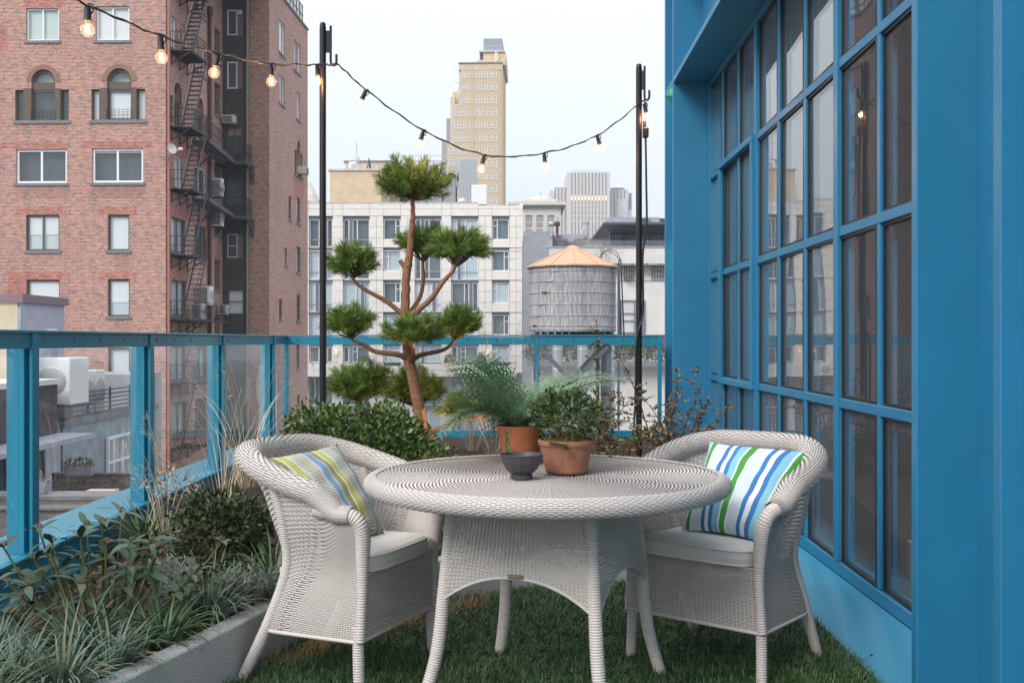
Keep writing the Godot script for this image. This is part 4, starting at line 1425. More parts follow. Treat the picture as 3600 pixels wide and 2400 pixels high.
	# terrace in front of the fifth storey: a parapet of panels
	piece("terrace_floor", Vector3(left, -2.05, 0.05), Vector3(right + 0.4, -1.75, 1.9), mat.roof_gray, b)
	for q in [[left, -17.0, -0.85], [-16.98, -15.2, -0.85], [-15.18, -13.0, -0.85], [-12.98, -9.5, -1.1], [-9.48, -6.1, -0.9], [-6.08, -2.7, -0.88], [-2.68, 0.4, -1.08]]:
		piece("terrace_panel", Vector3(q[0], -1.45, 1.7), Vector3(q[1], q[2], 1.95), mat.precast, b)
		piece("terrace_panel", Vector3(q[0], -2.04, 1.7), Vector3(q[1], -1.475, 1.95), mat.precast, b)
	for q in [[-12.9, -9.6], [-2.6, 0.3]]:
		var rl := Mb.new()
		for y in [-0.95, -0.84, -0.74]:
			rl.bar(Vector3(q[0], y, 1.85), Vector3(q[1], y, 1.85), 0.03, 0.03)
		for k in 4:
			var x := lerpf(q[0], q[1], k / 3.0)
			rl.bar(Vector3(x, -1.08, 1.85), Vector3(x, -0.74, 1.85), 0.04, 0.04)
		put("terrace_rail", rl, mat.iron_gray, b)
	for x in [-17.4, -16.0, -12.5, -9.6, -2.2]:
		piece("wall_lamp", Vector3(x - 0.05, 0.0, 0.003), Vector3(x + 0.05, 0.35, 0.09), mat.lit_strip, b)
	# clipped shrubs standing on that terrace
	var spots := [[-13.25, 0.62, 0.9, "round clipped shrub on the pale terrace, leftmost of three, near the black pole"], [-5.65, 0.42, 0.95, "square clipped shrub on the pale terrace, middle of three"], [-2.75, 0.42, 1.1, "tall clipped shrub on the pale terrace, rightmost of three"]]
	for i in spots.size():
		var s: Array = spots[i]
		var t := thing("clipped_shrub", s[3], "shrub", Vector3(s[0], -1.75, -93.9), 0, "clipped shrubs on the pale terrace")
		leafy_ball(t, Vector3(0, 1.0, 0), Vector3(s[1], s[2] * 0.7, s[1]), 900, 0.12, [lin(0.10, 0.11, 0.05), lin(0.18, 0.15, 0.07)], 60 + i)
		var st := Mb.new()
		st.tube(PackedVector3Array([Vector3.ZERO, Vector3(0, 1, 0)]), PackedFloat32Array([0.05]), 6)
		st.lathe(PackedVector2Array([Vector2(0.2, 0), Vector2(0.3, 0.4), Vector2(0.0, 0.4)]), 12)
		put("planter", st, mat.gray_stucco, t)
	# tan penthouse boxes on the roof behind
	var t := thing("tan_penthouse", "tan rendered penthouse with a strip of windows above the pale block", "building", Vector3(0, 0, -110), -0.03)
	piece("wall", Vector3(-19.3, 11.0, -7), Vector3(-13.85, 19.1, 0), mat.tan_stucco, t)
	piece("coping", Vector3(-19.5, 19.11, -7.2), Vector3(-13.75, 19.3, 0.15), mat.limestone, t)
	piece("wall", Vector3(-18.25, 19.31, -16), Vector3(-13.2, 20.5, -3), mat.cream_stucco, t)
	piece("wall", Vector3(-18.25, 11.0, -16), Vector3(-13.2, 19.0, -7.3), mat.cream_stucco, t)
	piece("coping", Vector3(-18.4, 20.51, -16.1), Vector3(-13.1, 20.7, -2.9), mat.stone_sill, t)
	for i in 6:
		add_window(t, at(0, 0, 0.05), [-18.9 + i * 0.9, -18.05 + i * 0.9, 14.35, 15.5], {"frame": "white_frame", "fw": 0.1, "rec": 0.0, "sill": false, "back": "room_blue"})
	var hd := thing("satellite_dish", "white satellite dish on a mast on the tan penthouse", "satellite dish", Vector3(-16.6, 19.3, -111.5))
	var m := Mb.new()
	m.lathe(PackedVector2Array([Vector2(0, 0), Vector2(0.3, 0.05), Vector2(0.5, 0.14)]), 20, Transform3D(Basis(Vector3.BACK, PI / 2.4), Vector3(0.3, 1.0, 0)))
	m.lathe(PackedVector2Array([Vector2(0, 0), Vector2(0.25, 0.04), Vector2(0.36, 0.1)]), 20, Transform3D(Basis(Vector3.BACK, -PI / 2.6), Vector3(-0.3, 1.1, 0)))
	put("dish", m, mat.unit_white, hd)
	m = Mb.new()
	m.tube(PackedVector3Array([Vector3.ZERO, Vector3(0, 3.0, 0)]), PackedFloat32Array([0.05]), 6)
	put("mast", m, mat.galvanised, hd)
	hd = thing("satellite_dish", "dark satellite dish turned side on, on the tan penthouse roof", "satellite dish", Vector3(-15.4, 19.3, -111.0))
	m = Mb.new()
	m.lathe(PackedVector2Array([Vector2(0, 0), Vector2(0.45, 0.08), Vector2(0.7, 0.2)]), 20, Transform3D(Basis(Vector3.BACK, -PI / 2.2) * Basis(Vector3.UP, 0.4), Vector3(0.1, 0.55, 0)))
	m.bar(Vector3(0, 0, 0), Vector3(0.05, 0.5, 0), 0.1, 0.1)
	put("dish", m, mat.beam_gray, hd)
	outdoor_unit("white outdoor air conditioning unit on the tan penthouse roof", Transform3D(Basis(Vector3.UP, -PI / 2), Vector3(-17.0, 19.35, -112.3)), 0.5, 1.0, 1.0, "")
	# cooling plant with a railed deck, and a white duct box, on roofs behind
	var cp := thing("cooling_plant", "grey railed steel deck and ribbed cooling tower on a roof behind the pine", "roof plant", Vector3(0, 0, -120))
	m = Mb.new()
	for x in [-12.75, -9.7, -9.4, -6.4]:
		for z in [0.0, -4.0]:
			m.bar(Vector3(x, 18.8, z), Vector3(x, 22.4, z), 0.07, 0.07)
	for y in [21.2, 21.8, 22.4]:
		for z in [0.0, -4.0]:
			m.bar(Vector3(-12.75, y, z), Vector3(-6.4, y, z), 0.07, 0.07)
		m.bar(Vector3(-12.75, y, 0), Vector3(-12.75, y, -4), 0.07, 0.07)
	put("deck_railing", m, mat.galvanised, cp)
	piece("deck", Vector3(-12.9, 20.1, -4.2), Vector3(-6.2, 20.7, 0.1), mat.galvanised, cp)
	piece("support", Vector3(-12.5, 11, -4), Vector3(-6.5, 20.0, -0.2), mat.gray_stucco, cp)
	m = Mb.new()
	m.box(Vector3(-6.1, 12, -3), Vector3(-4.0, 22.2, 0))
	for k in 8:
		m.box(Vector3(-6.05 + k * 0.28, 12, 0.001), Vector3(-5.9 + k * 0.28, 22.0, 0.1))
	put("ribbed_tower", m, mat.galvanised, cp)
	var du := thing("roof_duct", "white box shaped air duct on the roof of the pale block", "roof plant", Vector3(-3.05, 13.4, -97.5))
	m = Mb.new()
	m.bevel_box(Vector3(-0.72, 0.35, -1.2), Vector3(0.72, 2.2, 0.6), 0.05)
	put("hood", m, mat.unit_white, du)
	m = Mb.new()
	m.box(Vector3(-0.66, 0, -1.0), Vector3(0.66, 0.34, 0.4))
	put("plinth", m, mat.roof_gray, du)
	var vt := thing("roof_vent", "short white round vent beside the duct on the pale block", "roof vent", Vector3(-4.6, 13.4, -97))
	m = Mb.new()
	m.lathe(PackedVector2Array([Vector2(0.2, 0), Vector2(0.2, 0.6), Vector2(0.34, 0.62), Vector2(0.34, 0.9), Vector2(0, 1.0)]), 14)
	put("cowl", m, mat.unit_white, vt)
	var vp := thing("vent_pipe", "thin dark vent pipe on the roof of the pale block", "roof vent", Vector3(-6.4, 13.4, -96.5))
	m = Mb.new()
	m.tube(PackedVector3Array([Vector3.ZERO, Vector3(0, 1.6, 0)]), PackedFloat32Array([0.06]), 8)
	put("pipe", m, mat.iron, vp)

# a ball of leaf-sized faces filling an ellipsoid
func leafy_ball(parent: Node, c: Vector3, r: Vector3, count: int, size: float, tones: Array, seed_: int, called := "foliage", shape := 0.55) -> void:
	var g := RandomNumberGenerator.new()
	g.seed = seed_
	var key := "leaf face"
	if not boxes.has(key):
		var b := Mb.new()
		b.blade(PackedVector3Array([Vector3(0, 0, 0), Vector3(0.35, 0.03, 0), Vector3(0.7, 0.02, 0), Vector3(1, -0.06, 0)]), PackedFloat32Array([0.04, 0.27, 0.22, 0.02]), Vector3(0, 0, 1), 0.25)
		boxes[key] = b.mesh()
	var pl := []
	var ti := []
	var bump := FastNoiseLite.new()
	bump.seed = seed_
	bump.frequency = 1.3
	for i in count:
		var d := Vector3(g.randfn(0, 1), g.randfn(0, 1), g.randfn(0, 1)).normalized()
		var f := pow(g.randf(), shape * 0.5) * (1.0 + 0.35 * bump.get_noise_3dv(d * 1.6))
		var p := c + d * f * r
		var o := (d + Vector3(g.randfn(0, 0.5), g.randfn(0.25, 0.5), g.randfn(0, 0.5))).normalized()
		var s := o.cross(Vector3(g.randfn(0, 1), g.randfn(0, 1), g.randfn(0, 1))).normalized()
		var k := size * g.randf_range(0.7, 1.25)
		pl.append(Transform3D(Basis(o * k, s.cross(o).normalized() * k, s * k), p))
		var col: Color = tones[g.randi() % tones.size()]
		ti.append(col.srgb_to_linear() * g.randf_range(0.75, 1.25))
	many(called, boxes[key], mat.leaf, pl, ti, parent)

# ---------------------------------------------------------------- towers far off
func build_far_towers() -> void:
	# tall stepped tan tower
	var t := thing("tan_tower", "tall stepped tan brick tower with rows of white windows", "tower", Vector3(-2.27, 0, -250), -0.03)
	var ox := 23.82 - 2.27   # left offset of the measured frame
	var low := -29.9
	var cx := func(zx: float) -> float: return -23.82 + 0.028655 * zx + 2.27
	var cy := func(zy: float) -> float: return 77.11 - 0.028655 * zy
	var z := -22.0
	for q in [[404, 752, 393, 1600, 0.0], [340, 404, 682, 1600, 0.0], [282, 340, 1003, 1600, 0.0]]:
		piece("wall", Vector3(cx.call(q[0]), low, z), Vector3(cx.call(q[1]) - 0.003, cy.call(q[2]), q[4]), mat.tan_brick, t)
	piece("upper_band", Vector3(cx.call(386), cy.call(392), z), Vector3(cx.call(752) - 0.003, cy.call(340), 0.15), mat.tan_stucco, t)
	piece("cornice", Vector3(cx.call(384), cy.call(339), z), Vector3(cx.call(754), cy.call(330), 0.4), mat.stone_sill, t)
	piece("step_wall", Vector3(cx.call(386), low, z), Vector3(cx.call(403), cy.call(394), -0.4), mat.limestone, t)
	piece("step_wall", Vector3(cx.call(320), low, z - 1), Vector3(cx.call(403), cy.call(672), -0.6), mat.limestone, t)
	piece("step_wall", Vector3(cx.call(306), low, z - 3), Vector3(cx.call(345), cy.call(590), -3.0), mat.tan_stucco, t)
	piece("step_wall", Vector3(cx.call(322), low, z - 4), Vector3(cx.call(386), cy.call(540), -4.0), mat.tan_stucco, t)
	piece("step_wall", Vector3(cx.call(365), low, z - 5), Vector3(cx.call(390), cy.call(495), -5.0), mat.tan_stucco, t)
	piece("step_wall", Vector3(cx.call(256), low, z - 6), Vector3(cx.call(330), cy.call(735), -8.0), mat.gray_stucco, t)
	piece("step_wall", Vector3(cx.call(240), low, z), Vector3(cx.call(283), cy.call(975), -0.8), mat.gray_stucco, t)
	piece("attic", Vector3(cx.call(535), cy.call(332), z + 2), Vector3(cx.call(775), cy.call(290), -2), mat.tan_stucco, t)
	piece("attic", Vector3(cx.call(585), cy.call(289), z + 3), Vector3(cx.call(775), cy.call(217), -3), mat.tan_stucco, t)
	piece("attic_dark", Vector3(cx.call(553), cy.call(289), z + 3), Vector3(cx.call(584), cy.call(217), -4), mat.beam_gray, t)
	piece("deck", Vector3(cx.call(550), cy.call(216), z + 3), Vector3(cx.call(768), cy.call(203), -2.5), mat.galvanised, t)
	piece("tank_house", Vector3(cx.call(585), cy.call(202), z + 6), Vector3(cx.call(745), cy.call(90), -4), plain("tank_gray", 0.26, 0.29, 0.34, 0.7), t)
	var rl := Mb.new()
	for k in 5:
		rl.bar(Vector3(cx.call(552 + k * 53), cy.call(203), -2.6), Vector3(cx.call(552 + k * 53), cy.call(160), -2.6), 0.08, 0.08)
	rl.bar(Vector3(cx.call(552), cy.call(165), -2.6), Vector3(cx.call(766), cy.call(165), -2.6), 0.07, 0.07)
	for k in 4:
		rl.bar(Vector3(cx.call(588 + k * 50), cy.call(90), -4.2), Vector3(cx.call(588 + k * 50), cy.call(62), -4.2), 0.08, 0.08)
	rl.bar(Vector3(cx.call(588), cy.call(66), -4.2), Vector3(cx.call(738), cy.call(66), -4.2), 0.06, 0.06)
	put("roof_railing", rl, mat.galvanised, t)
	var pp := Mb.new()
	for x in [690.0, 705.0]:
		pp.bar(Vector3(cx.call(x), cy.call(330), -1.5), Vector3(cx.call(x), cy.call(222), -1.5), 0.25, 0.25)
	put("white_pipe", pp, mat.unit_white, t)
	# brick pilaster strips on the front
	for q in [[486, 520, 395], [710, 735, 395]]:
		piece("pilaster", Vector3(cx.call(q[0]), low, 0.003), Vector3(cx.call(q[1]), cy.call(q[2]), 0.12), mat.tan_brick, t)
	var backs := ["room_shade", "room_shade", "room_shade", "room_shade", "blind_white", "blind_white", "room_shade", "room_shade", "blind_white", "room_shade", "room_shade"]
	for r in 11:
		var y1: float = cy.call(395 + r * 106.3)
		var y0: float = cy.call(395 + r * 106.3 + 62)
		var xs := [[525, 560], [574, 609], [622, 657], [670, 706]]
		if r < 3:
			xs += [[412, 440], [454, 482]]
		else:
			xs += [[350, 385], [398, 433], [446, 482]]
		if r >= 6:
			xs += [[302, 337]]
		for q in xs:
			var o := {"frame": "white_frame", "fw": 0.13, "h": [0.5], "rec": -0.02, "sill": false, "back": "room_shade" if r not in [4, 5, 8] or rnd(0, 1) < 0.25 else "blind_white"}
			if rnd(0, 1) < 0.6:
				o.shade = 0.5
			add_window(t, Transform3D.IDENTITY, [cx.call(q[0]), cx.call(q[1]), y0, y1], o)
		piece("string_course", Vector3(cx.call(340 if r < 6 else 284), y1 + 0.05, 0.004), Vector3(cx.call(708), y1 + 0.14, 0.1), mat.tan_stucco, t)
	# striped office tower with lit floors
	var f := thing("striped_office_tower", "distant pale office tower with dark vertical window strips and a lit floor", "tower", Vector3(0, 0, -500))
	var fx := func(zx: float) -> float: return 0.032407 * zx
	var fy := func(zy: float) -> float: return 90.4 - 0.032407 * zy
	var masses := [[815, 1450, 275, 0.0, 878, 50.4, 11], [640, 814, 460, -8.0, 640, 51.0, 4], [575, 639, 495, -10.0, 600, 60.0, 0], [1451, 1750, 495, -8.0, 1475, 52.0, 5], [1751, 1810, 540, -9.0, 1755, 60.0, 0]]
	for q in masses:
		piece("wall", Vector3(fx.call(q[0]), low, -30), Vector3(fx.call(q[1]), fy.call(q[2]), q[3]), mat.limestone, f)
		for k in q[6]:
			var x: float = q[4] + k * q[5]
			piece("window_strip", Vector3(fx.call(x), low, q[3] + 0.002), Vector3(fx.call(x + 14), fy.call(q[2] + 4), q[3] + 0.15), mat.slate_metal, f)
			if q[6] == 11:
				piece("lit_window", Vector3(fx.call(x + 1), fy.call(690), q[3] + 0.152), Vector3(fx.call(x + 13), fy.call(622), q[3] + 0.2), mat.lit_strip, f)
				for y in [750, 820, 905, 985]:
					piece("spandrel", Vector3(fx.call(x + 1), fy.call(y + 22), q[3] + 0.152), Vector3(fx.call(x + 13), fy.call(y), q[3] + 0.2), mat.limestone, f)
	piece("dark_strip", Vector3(fx.call(1755), fy.call(790), -8.99), Vector3(fx.call(1795), fy.call(543), -8.8), mat.slate_metal, f)
	piece("glass_bay", Vector3(fx.call(1577), fy.call(1000), -7.99), Vector3(fx.call(1730), fy.call(635), -7.5), mat.blind_blue, f)
	var gb := Mb.new()
	for k in 6:
		gb.bar(Vector3(fx.call(1577 + k * 30.6), fy.call(1000), -7.4), Vector3(fx.call(1577 + k * 30.6), fy.call(635), -7.4), 0.12, 0.12)
	for k in 14:
		gb.bar(Vector3(fx.call(1577), fy.call(635 + k * 26), -7.4), Vector3(fx.call(1730), fy.call(635 + k * 26), -7.4), 0.12, 0.12)
	gb.bar(Vector3(fx.call(1577), fy.call(640), -7.3), Vector3(fx.call(1730), fy.call(840), -7.3), 0.3, 0.3)
	gb.bar(Vector3(fx.call(1577), fy.call(840), -7.3), Vector3(fx.call(1730), fy.call(640), -7.3), 0.3, 0.3)
	put("bay_grid", gb, mat.white_frame, f)
	piece("louvre_box", Vector3(fx.call(1495), fy.call(494), -20), Vector3(fx.call(1690), fy.call(462), -9), mat.slate_metal, f)
	var ca := Mb.new()
	for k in 19:
		var x := 905.0 + k * 23.8
		ca.bar(Vector3(fx.call(x), fy.call(276), -6), Vector3(fx.call(x), fy.call(200 + (k * 7) % 13), -6), 0.15, 0.15)
	for y in [205, 225, 245]:
		ca.bar(Vector3(fx.call(905), fy.call(y), -6), Vector3(fx.call(1333), fy.call(y), -6), 0.1, 0.1)
	put("antenna_frame", ca, mat.galvanised, f)
	# ornate older building with a heavy cornice
	var o := thing("ornate_stone_building", "distant ornate stone building with a deep cornice and low dome", "building", Vector3(0, 0, -350))
	var gx := func(zx: float) -> float: return 0.022685 * zx
	var gy := func(zy: float) -> float: return 63.6 - 0.022685 * zy
	piece("wall", Vector3(gx.call(-20), low, -25), Vector3(gx.call(720), gy.call(792), 0), mat.limestone, o)
	piece("cornice", Vector3(gx.call(-40), gy.call(791), -26), Vector3(gx.call(770), gy.call(765), 1.2), mat.stone_sill, o)
	piece("cornice", Vector3(gx.call(-60), gy.call(764), -27), Vector3(gx.call(795), gy.call(722), 2.0), mat.limestone, o)
	for k in 22:
		piece("bracket", Vector3(gx.call(10 + k * 34), gy.call(800), 0.001), Vector3(gx.call(24 + k * 34), gy.call(770), 1.1), mat.stone_sill, o)
		piece("antefix", Vector3(gx.call(k * 35), gy.call(721), 1.3), Vector3(gx.call(18 + k * 35), gy.call(706), 1.8), mat.limestone, o)
	piece("attic", Vector3(gx.call(170), gy.call(720), -20), Vector3(gx.call(665), gy.call(652), -3), mat.limestone, o)
	var dome := Mb.new()
	var pr := PackedVector2Array()
	for k in 9:
		pr.push_back(Vector2(cos(PI / 2 * k / 8.0) * 4.3, sin(PI / 2 * k / 8.0) * 2.0))
	dome.lathe(pr, 28, at(gx.call(435), gy.call(652), -10))
	put("dome", dome, mat.limestone, o)
	var fi := Mb.new()
	fi.lathe(PackedVector2Array([Vector2(0.4, 0), Vector2(0.45, 0.3), Vector2(0.15, 0.5), Vector2(0.2, 0.9), Vector2(0.3, 1.1), Vector2(0.1, 1.4), Vector2(0.22, 1.8), Vector2(0, 2.2)]), 12, at(gx.call(435), gy.call(586), -10))
	put("finial", fi, mat.copper_green, o)
	for x in [210, 258, 372, 420, 534, 582]:
		add_window(o, Transform3D.IDENTITY, [gx.call(x), gx.call(x + 38), gy.call(875), gy.call(815)], {"frame": "white_frame", "fw": 0.1, "rec": -0.02, "back": "blind_white", "sill": false})
	for x in [215, 376, 537]:
		for y in [[915, 992], [1018, 1085], [1115, 1190]]:
			add_window(o, Transform3D.IDENTITY, [gx.call(x), gx.call(x + 78), gy.call(y[1]), gy.call(y[0])], {"frame": "pipe_brown", "fw": 0.15, "v": [0.33, 0.67], "h": [0.5], "rec": -0.02, "back": "room_shade" if y[0] == 915 else "blind_white", "sill": false})
		piece("lintel", Vector3(gx.call(x - 6), gy.call(914), 0.003), Vector3(gx.call(x + 84), gy.call(906), 0.4), mat.stone_sill, o)
	for x in [165, 320, 480, 640]:
		piece("pilaster", Vector3(gx.call(x), low, 0.003), Vector3(gx.call(x + 36), gy.call(905), 0.35), mat.limestone, o)
	# pale stone tower glimpsed beside the brick building
	var p := thing("stone_turret", "sliver of a pale stone tower behind the brick building's right edge", "tower", Vector3(-51.5, 0, -270))
	piece("wall", Vector3(-5, low, -8), Vector3(1.6, 32, 0), mat.limestone, p)
	piece("cornice", Vector3(-5, 32.01, -8.4), Vector3(2.1, 32.8, 0.5), mat.limestone, p)
	piece("upper_wall", Vector3(-5, 32.81, -7), Vector3(1.2, 37.5, -0.5), mat.limestone, p)
	var gp := Mb.new()
	gp.lathe(PackedVector2Array([Vector2(3.6, 37.5), Vector2(3.0, 39), Vector2(0.6, 42.6), Vector2(0, 43)]), 4, at(-1.8, 0, -3.5, PI / 4), false)
	put("roof", gp, mat.limestone, p)
	for y in [20, 26, 33.5]:
		piece("window", Vector3(-0.4, y, 0.003), Vector3(0.5, y + 2.2, 0.05), mat.slate_metal, p)

# ---------------------------------------------------------------- white house behind the tank
func build_modern_house() -> void:
	var h := thing("white_modern_house", "white rendered house with dark steel windows behind the water tank", "building", Vector3(0, 0, -70))
	var hx := func(zx: float) -> float: return 0.381 + 0.0053466 * zx
	var hy := func(zy: float) -> float: return 9.116 - 0.0053466 * zy
	var low := -29.9
	var xr := 13.0
	piece("grey_wall", Vector3(hx.call(75), low, -12), Vector3(hx.call(445), hy.call(95), -1.2), mat.gray_stucco, h)
	piece("grey_wall", Vector3(hx.call(446), low, -14), Vector3(hx.call(880), hy.call(98), -3.0), mat.gray_stucco, h)
	piece("upper_wall", Vector3(hx.call(395), hy.call(518), -10), Vector3(xr, hy.call(322), 0), mat.stucco_white, h)
	piece("parapet_cap", Vector3(hx.call(390), hy.call(321), -1.5), Vector3(xr, hy.call(306), 0.06), mat.galvanised, h)
	piece("recessed_wall", Vector3(hx.call(395), hy.call(740), -10), Vector3(xr, hy.call(519), -0.9), mat.stucco_white, h)
	piece("slab_edge", Vector3(hx.call(1140), hy.call(540), -0.9), Vector3(xr, hy.call(519), 0.05), mat.gray_stucco, h)
	piece("lower_wall", Vector3(hx.call(395), hy.call(1410), -10), Vector3(xr, hy.call(741), 0), mat.stucco_white, h)
	piece("ledge", Vector3(hx.call(1250), hy.call(742), -0.3), Vector3(xr, hy.call(736), 0.05), mat.stone_sill, h)
	piece("ledge", Vector3(hx.call(395), hy.call(1425), -9), Vector3(xr, hy.call(1411), 0.3), mat.stone_sill, h)
	piece("base_wall", Vector3(hx.call(185), low, -10), Vector3(xr, hy.call(1795), 0.6), mat.stucco_white, h)
	piece("base_wall", Vector3(hx.call(185), hy.call(1794), -10), Vector3(xr, hy.call(1426), -1.4), mat.stucco_white, h)
	for x in [1240, 1420, 1600, 1780]:
		piece("soffit_light", Vector3(hx.call(x), hy.call(530), 0.052), Vector3(hx.call(x + 26), hy.call(521), 0.1), mat.iron_gray, h)
	for q in [[1350, 1478], [1705, 1850]]:
		add_window(h, at(0, 0, -0.85), [hx.call(q[0]), hx.call(q[1]), hy.call(735), hy.call(542)], {"frame": "black_frame", "fw": 0.035, "v": [0.25, 0.5, 0.75], "h": [0.33, 0.66], "rec": 0.0, "sill": false})
	for x in [1575, 1672]:
		piece("wall_lamp", Vector3(hx.call(x - 6), hy.call(662), -0.899), Vector3(hx.call(x + 6), hy.call(632), -0.82), mat.galvanised, h)
	var door := add_window(h, at(0, 0, 0.06), [hx.call(1252), hx.call(1596), hy.call(1396), hy.call(980)], {"called": "garden_door", "frame": "slate_metal", "fw": 0.08, "v": [0.12, 0.62, 0.9], "h": [0.38, 0.6], "rec": 0.0, "sill": false, "back": "room_blue"})
	piece("chandelier_lamp", Vector3(0.42, 1.5, -0.12), Vector3(0.78, 1.7, -0.1), mat.lit_window, door)
	# penthouse with a deep overhanging roof
	piece("penthouse_wall", Vector3(hx.call(1205), hy.call(300), -9), Vector3(xr, hy.call(100), -2.4), mat.slate_metal, h)
	var rf := Mb.new()
	var a0: float = hx.call(1075)
	rf.box(Vector3(a0, hy.call(36), -12), Vector3(xr, hy.call(6), 0.2))
	var y0: float = hy.call(36)
	var y1: float = hy.call(100)
	rf.quad(Vector3(a0 + 0.02, y0 - 0.001, 0.15), Vector3(a0 + 0.7, y1, -2.3), Vector3(xr, y1, -2.3), Vector3(xr, y0 - 0.001, 0.15))
	rf.quad(Vector3(a0 + 0.02, y0 - 0.001, -12), Vector3(a0 + 0.7, y1, -10), Vector3(a0 + 0.7, y1, -2.3), Vector3(a0 + 0.02, y0 - 0.001, 0.15))
	put("roof", rf, mat.beam_gray, h)
	for q in [[1213, 1368], [1388, 1540], [1562, 1706], [1732, 1880]]:
		add_window(h, at(0, 0, -2.34), [hx.call(q[0]), hx.call(q[1]), hy.call(302), hy.call(108)], {"frame": "black_frame", "fw": 0.05, "v": [0.25, 0.5, 0.75], "h": [0.32, 0.68], "rec": 0.0, "sill": false, "back": "blind_green"})
	var gl := Mb.new()
	gl.quad(Vector3(hx.call(720), hy.call(306), 0.02), Vector3(xr, hy.call(306), 0.02), Vector3(xr, hy.call(232), 0.02), Vector3(hx.call(720), hy.call(232), 0.02))
	put("glass_balustrade", gl, mat.far_glass, h)
	# weathered timber screen on the roof terrace
	for q in [[447, 592, 130, 0.0], [596, 1160, 160, -0.8]]:
		var n := int((q[1] - q[0]) / 15)
		for k in n:
			var x: float = q[0] + k * 15
			if q[3] < 0 and x > 645 and x < 745:
				piece("slat", Vector3(hx.call(x), hy.call(212), -2.9 + q[3]), Vector3(hx.call(x + 11), hy.call(q[2]), -2.85 + q[3]), mat.fence_wood, h)
			else:
				piece("slat", Vector3(hx.call(x), hy.call(308), -2.0 + q[3]), Vector3(hx.call(x + 11), hy.call(q[2]), -1.95 + q[3]), mat.fence_wood, h)
		piece("screen_rail", Vector3(hx.call(q[0]), hy.call(214), -2.1 + q[3]), Vector3(hx.call(q[1]), hy.call(204), -2.001 + q[3]), mat.fence_wood, h)
	# chimney flues on the grey wall
	for q in [[430, 10, "galvanised", "silver ball topped flue leaning on the grey wall behind the tank"], [505, 4, "pipe_brown", "rust brown ball topped flue beside the silver one"]]:
		var t := thing("chimney_flue", q[3], "flue", Vector3(hx.call(q[0]), hy.call(128), -71.2))
		var m := Mb.new()
		m.lathe(PackedVector2Array([Vector2(0.09, -0.2), Vector2(0.09, 0.5), Vector2(0.06, 0.5), Vector2(0.19, 0.56), Vector2(0.22, 0.68), Vector2(0.18, 0.82), Vector2(0, 0.88)]), 16)
		if q[0] == 430:
			m.bar(Vector3(0, 0.45, 0), Vector3(0.36, -0.15, 0), 0.14, 0.14)
		put("flue", m, mat[q[2]], t)
	var fl := thing("chimney_flue", "tall grey metal flue with a wide cap, in front of the striped tower", "flue", Vector3(hx.call(905), hy.call(160), -73.5))
	var m2 := Mb.new()
	m2.lathe(PackedVector2Array([Vector2(0.12, 0), Vector2(0.12, 1.1), Vector2(0.2, 1.14), Vector2(0.2, 1.28), Vector2(0, 1.3)]), 14)
	m2.tube(PackedVector3Array([Vector3(-0.25, 0, 0), Vector3(-0.25, 0.7, 0), Vector3(-0.05, 0.85, 0)]), PackedFloat32Array([0.07]), 8)
	put("flue", m2, mat.galvanised, fl)
	var sk := thing("roof_plant_room", "pale blue grey plant room on the roof left of the dark penthouse", "roof plant", Vector3(0, 0, -82))
	piece("wall", Vector3(7.6, 7.5, -6), Vector3(11.6, 10.85, 0), mat.lavender_stucco, sk)
	piece("louvre", Vector3(10.2, 10.3, 0.002), Vector3(10.9, 10.7, 0.05), mat.slate_metal, sk)
	for x in [12.4, 14.0]:
		var v := thing("roof_vent", "dark box vent on the penthouse roof, left of the black pole" if x < 13 else "dark box vent on the penthouse roof, right of the black pole", "roof vent", Vector3(x - 2.9, 9.0, -76))
		piece("casing", Vector3(-0.3, 0, -0.3), Vector3(0.3, 0.95, 0.3), mat.beam_gray, v)
		piece("cap", Vector3(-0.36, 0.951, -0.36), Vector3(0.36, 1.03, 0.36), mat.roof_gray, v)
	# hedge on the terrace in front, and the clipped bush
	var hd := thing("hedge", "long dark green hedge on the white terrace behind the tank legs", "hedge", Vector3(0, 0, -68.6))
	for k in 9:
		leafy_ball(hd, Vector3(1.55 + k * 1.15, 0.45, 0), Vector3(0.75, 0.68, 0.45), 700, 0.12, [lin(0.03, 0.06, 0.02), lin(0.05, 0.085, 0.025), lin(0.07, 0.10, 0.03)], 100 + k)
	piece("trough", Vector3(1.0, -0.49, -0.4), Vector3(11.5, -0.2, 0.4), mat.stone_sill, hd)
	var bb := thing("clipped_shrub", "round olive green bush on the balcony right of the water tank", "shrub", Vector3(hx.call(1385), hy.call(736), -69.6))
	leafy_ball(bb, Vector3(0, 0.1, 0), Vector3(0.3, 0.2, 0.25), 400, 0.06, [lin(0.12, 0.14, 0.05), lin(0.2, 0.19, 0.07)], 77)
	var bt := thing("bare_tree", "thin leafless tree behind the water tank's roof", "tree", Vector3(hx.call(1080), hy.call(520), -68.9))
	var tw := Mb.new()
	tw.col = lin(0.12, 0.09, 0.08)
	for k in 5:
		twig(tw, Vector3(rnd(-0.1, 0.1) + (k - 2) * 0.12, 0, 0), Vector3((k - 2) * 0.14, 1, rnd(-0.1, 0.1)).normalized(), 0.75, 0.022, 4, 300 + k)
	put("branches", tw, mat.stem, bt)

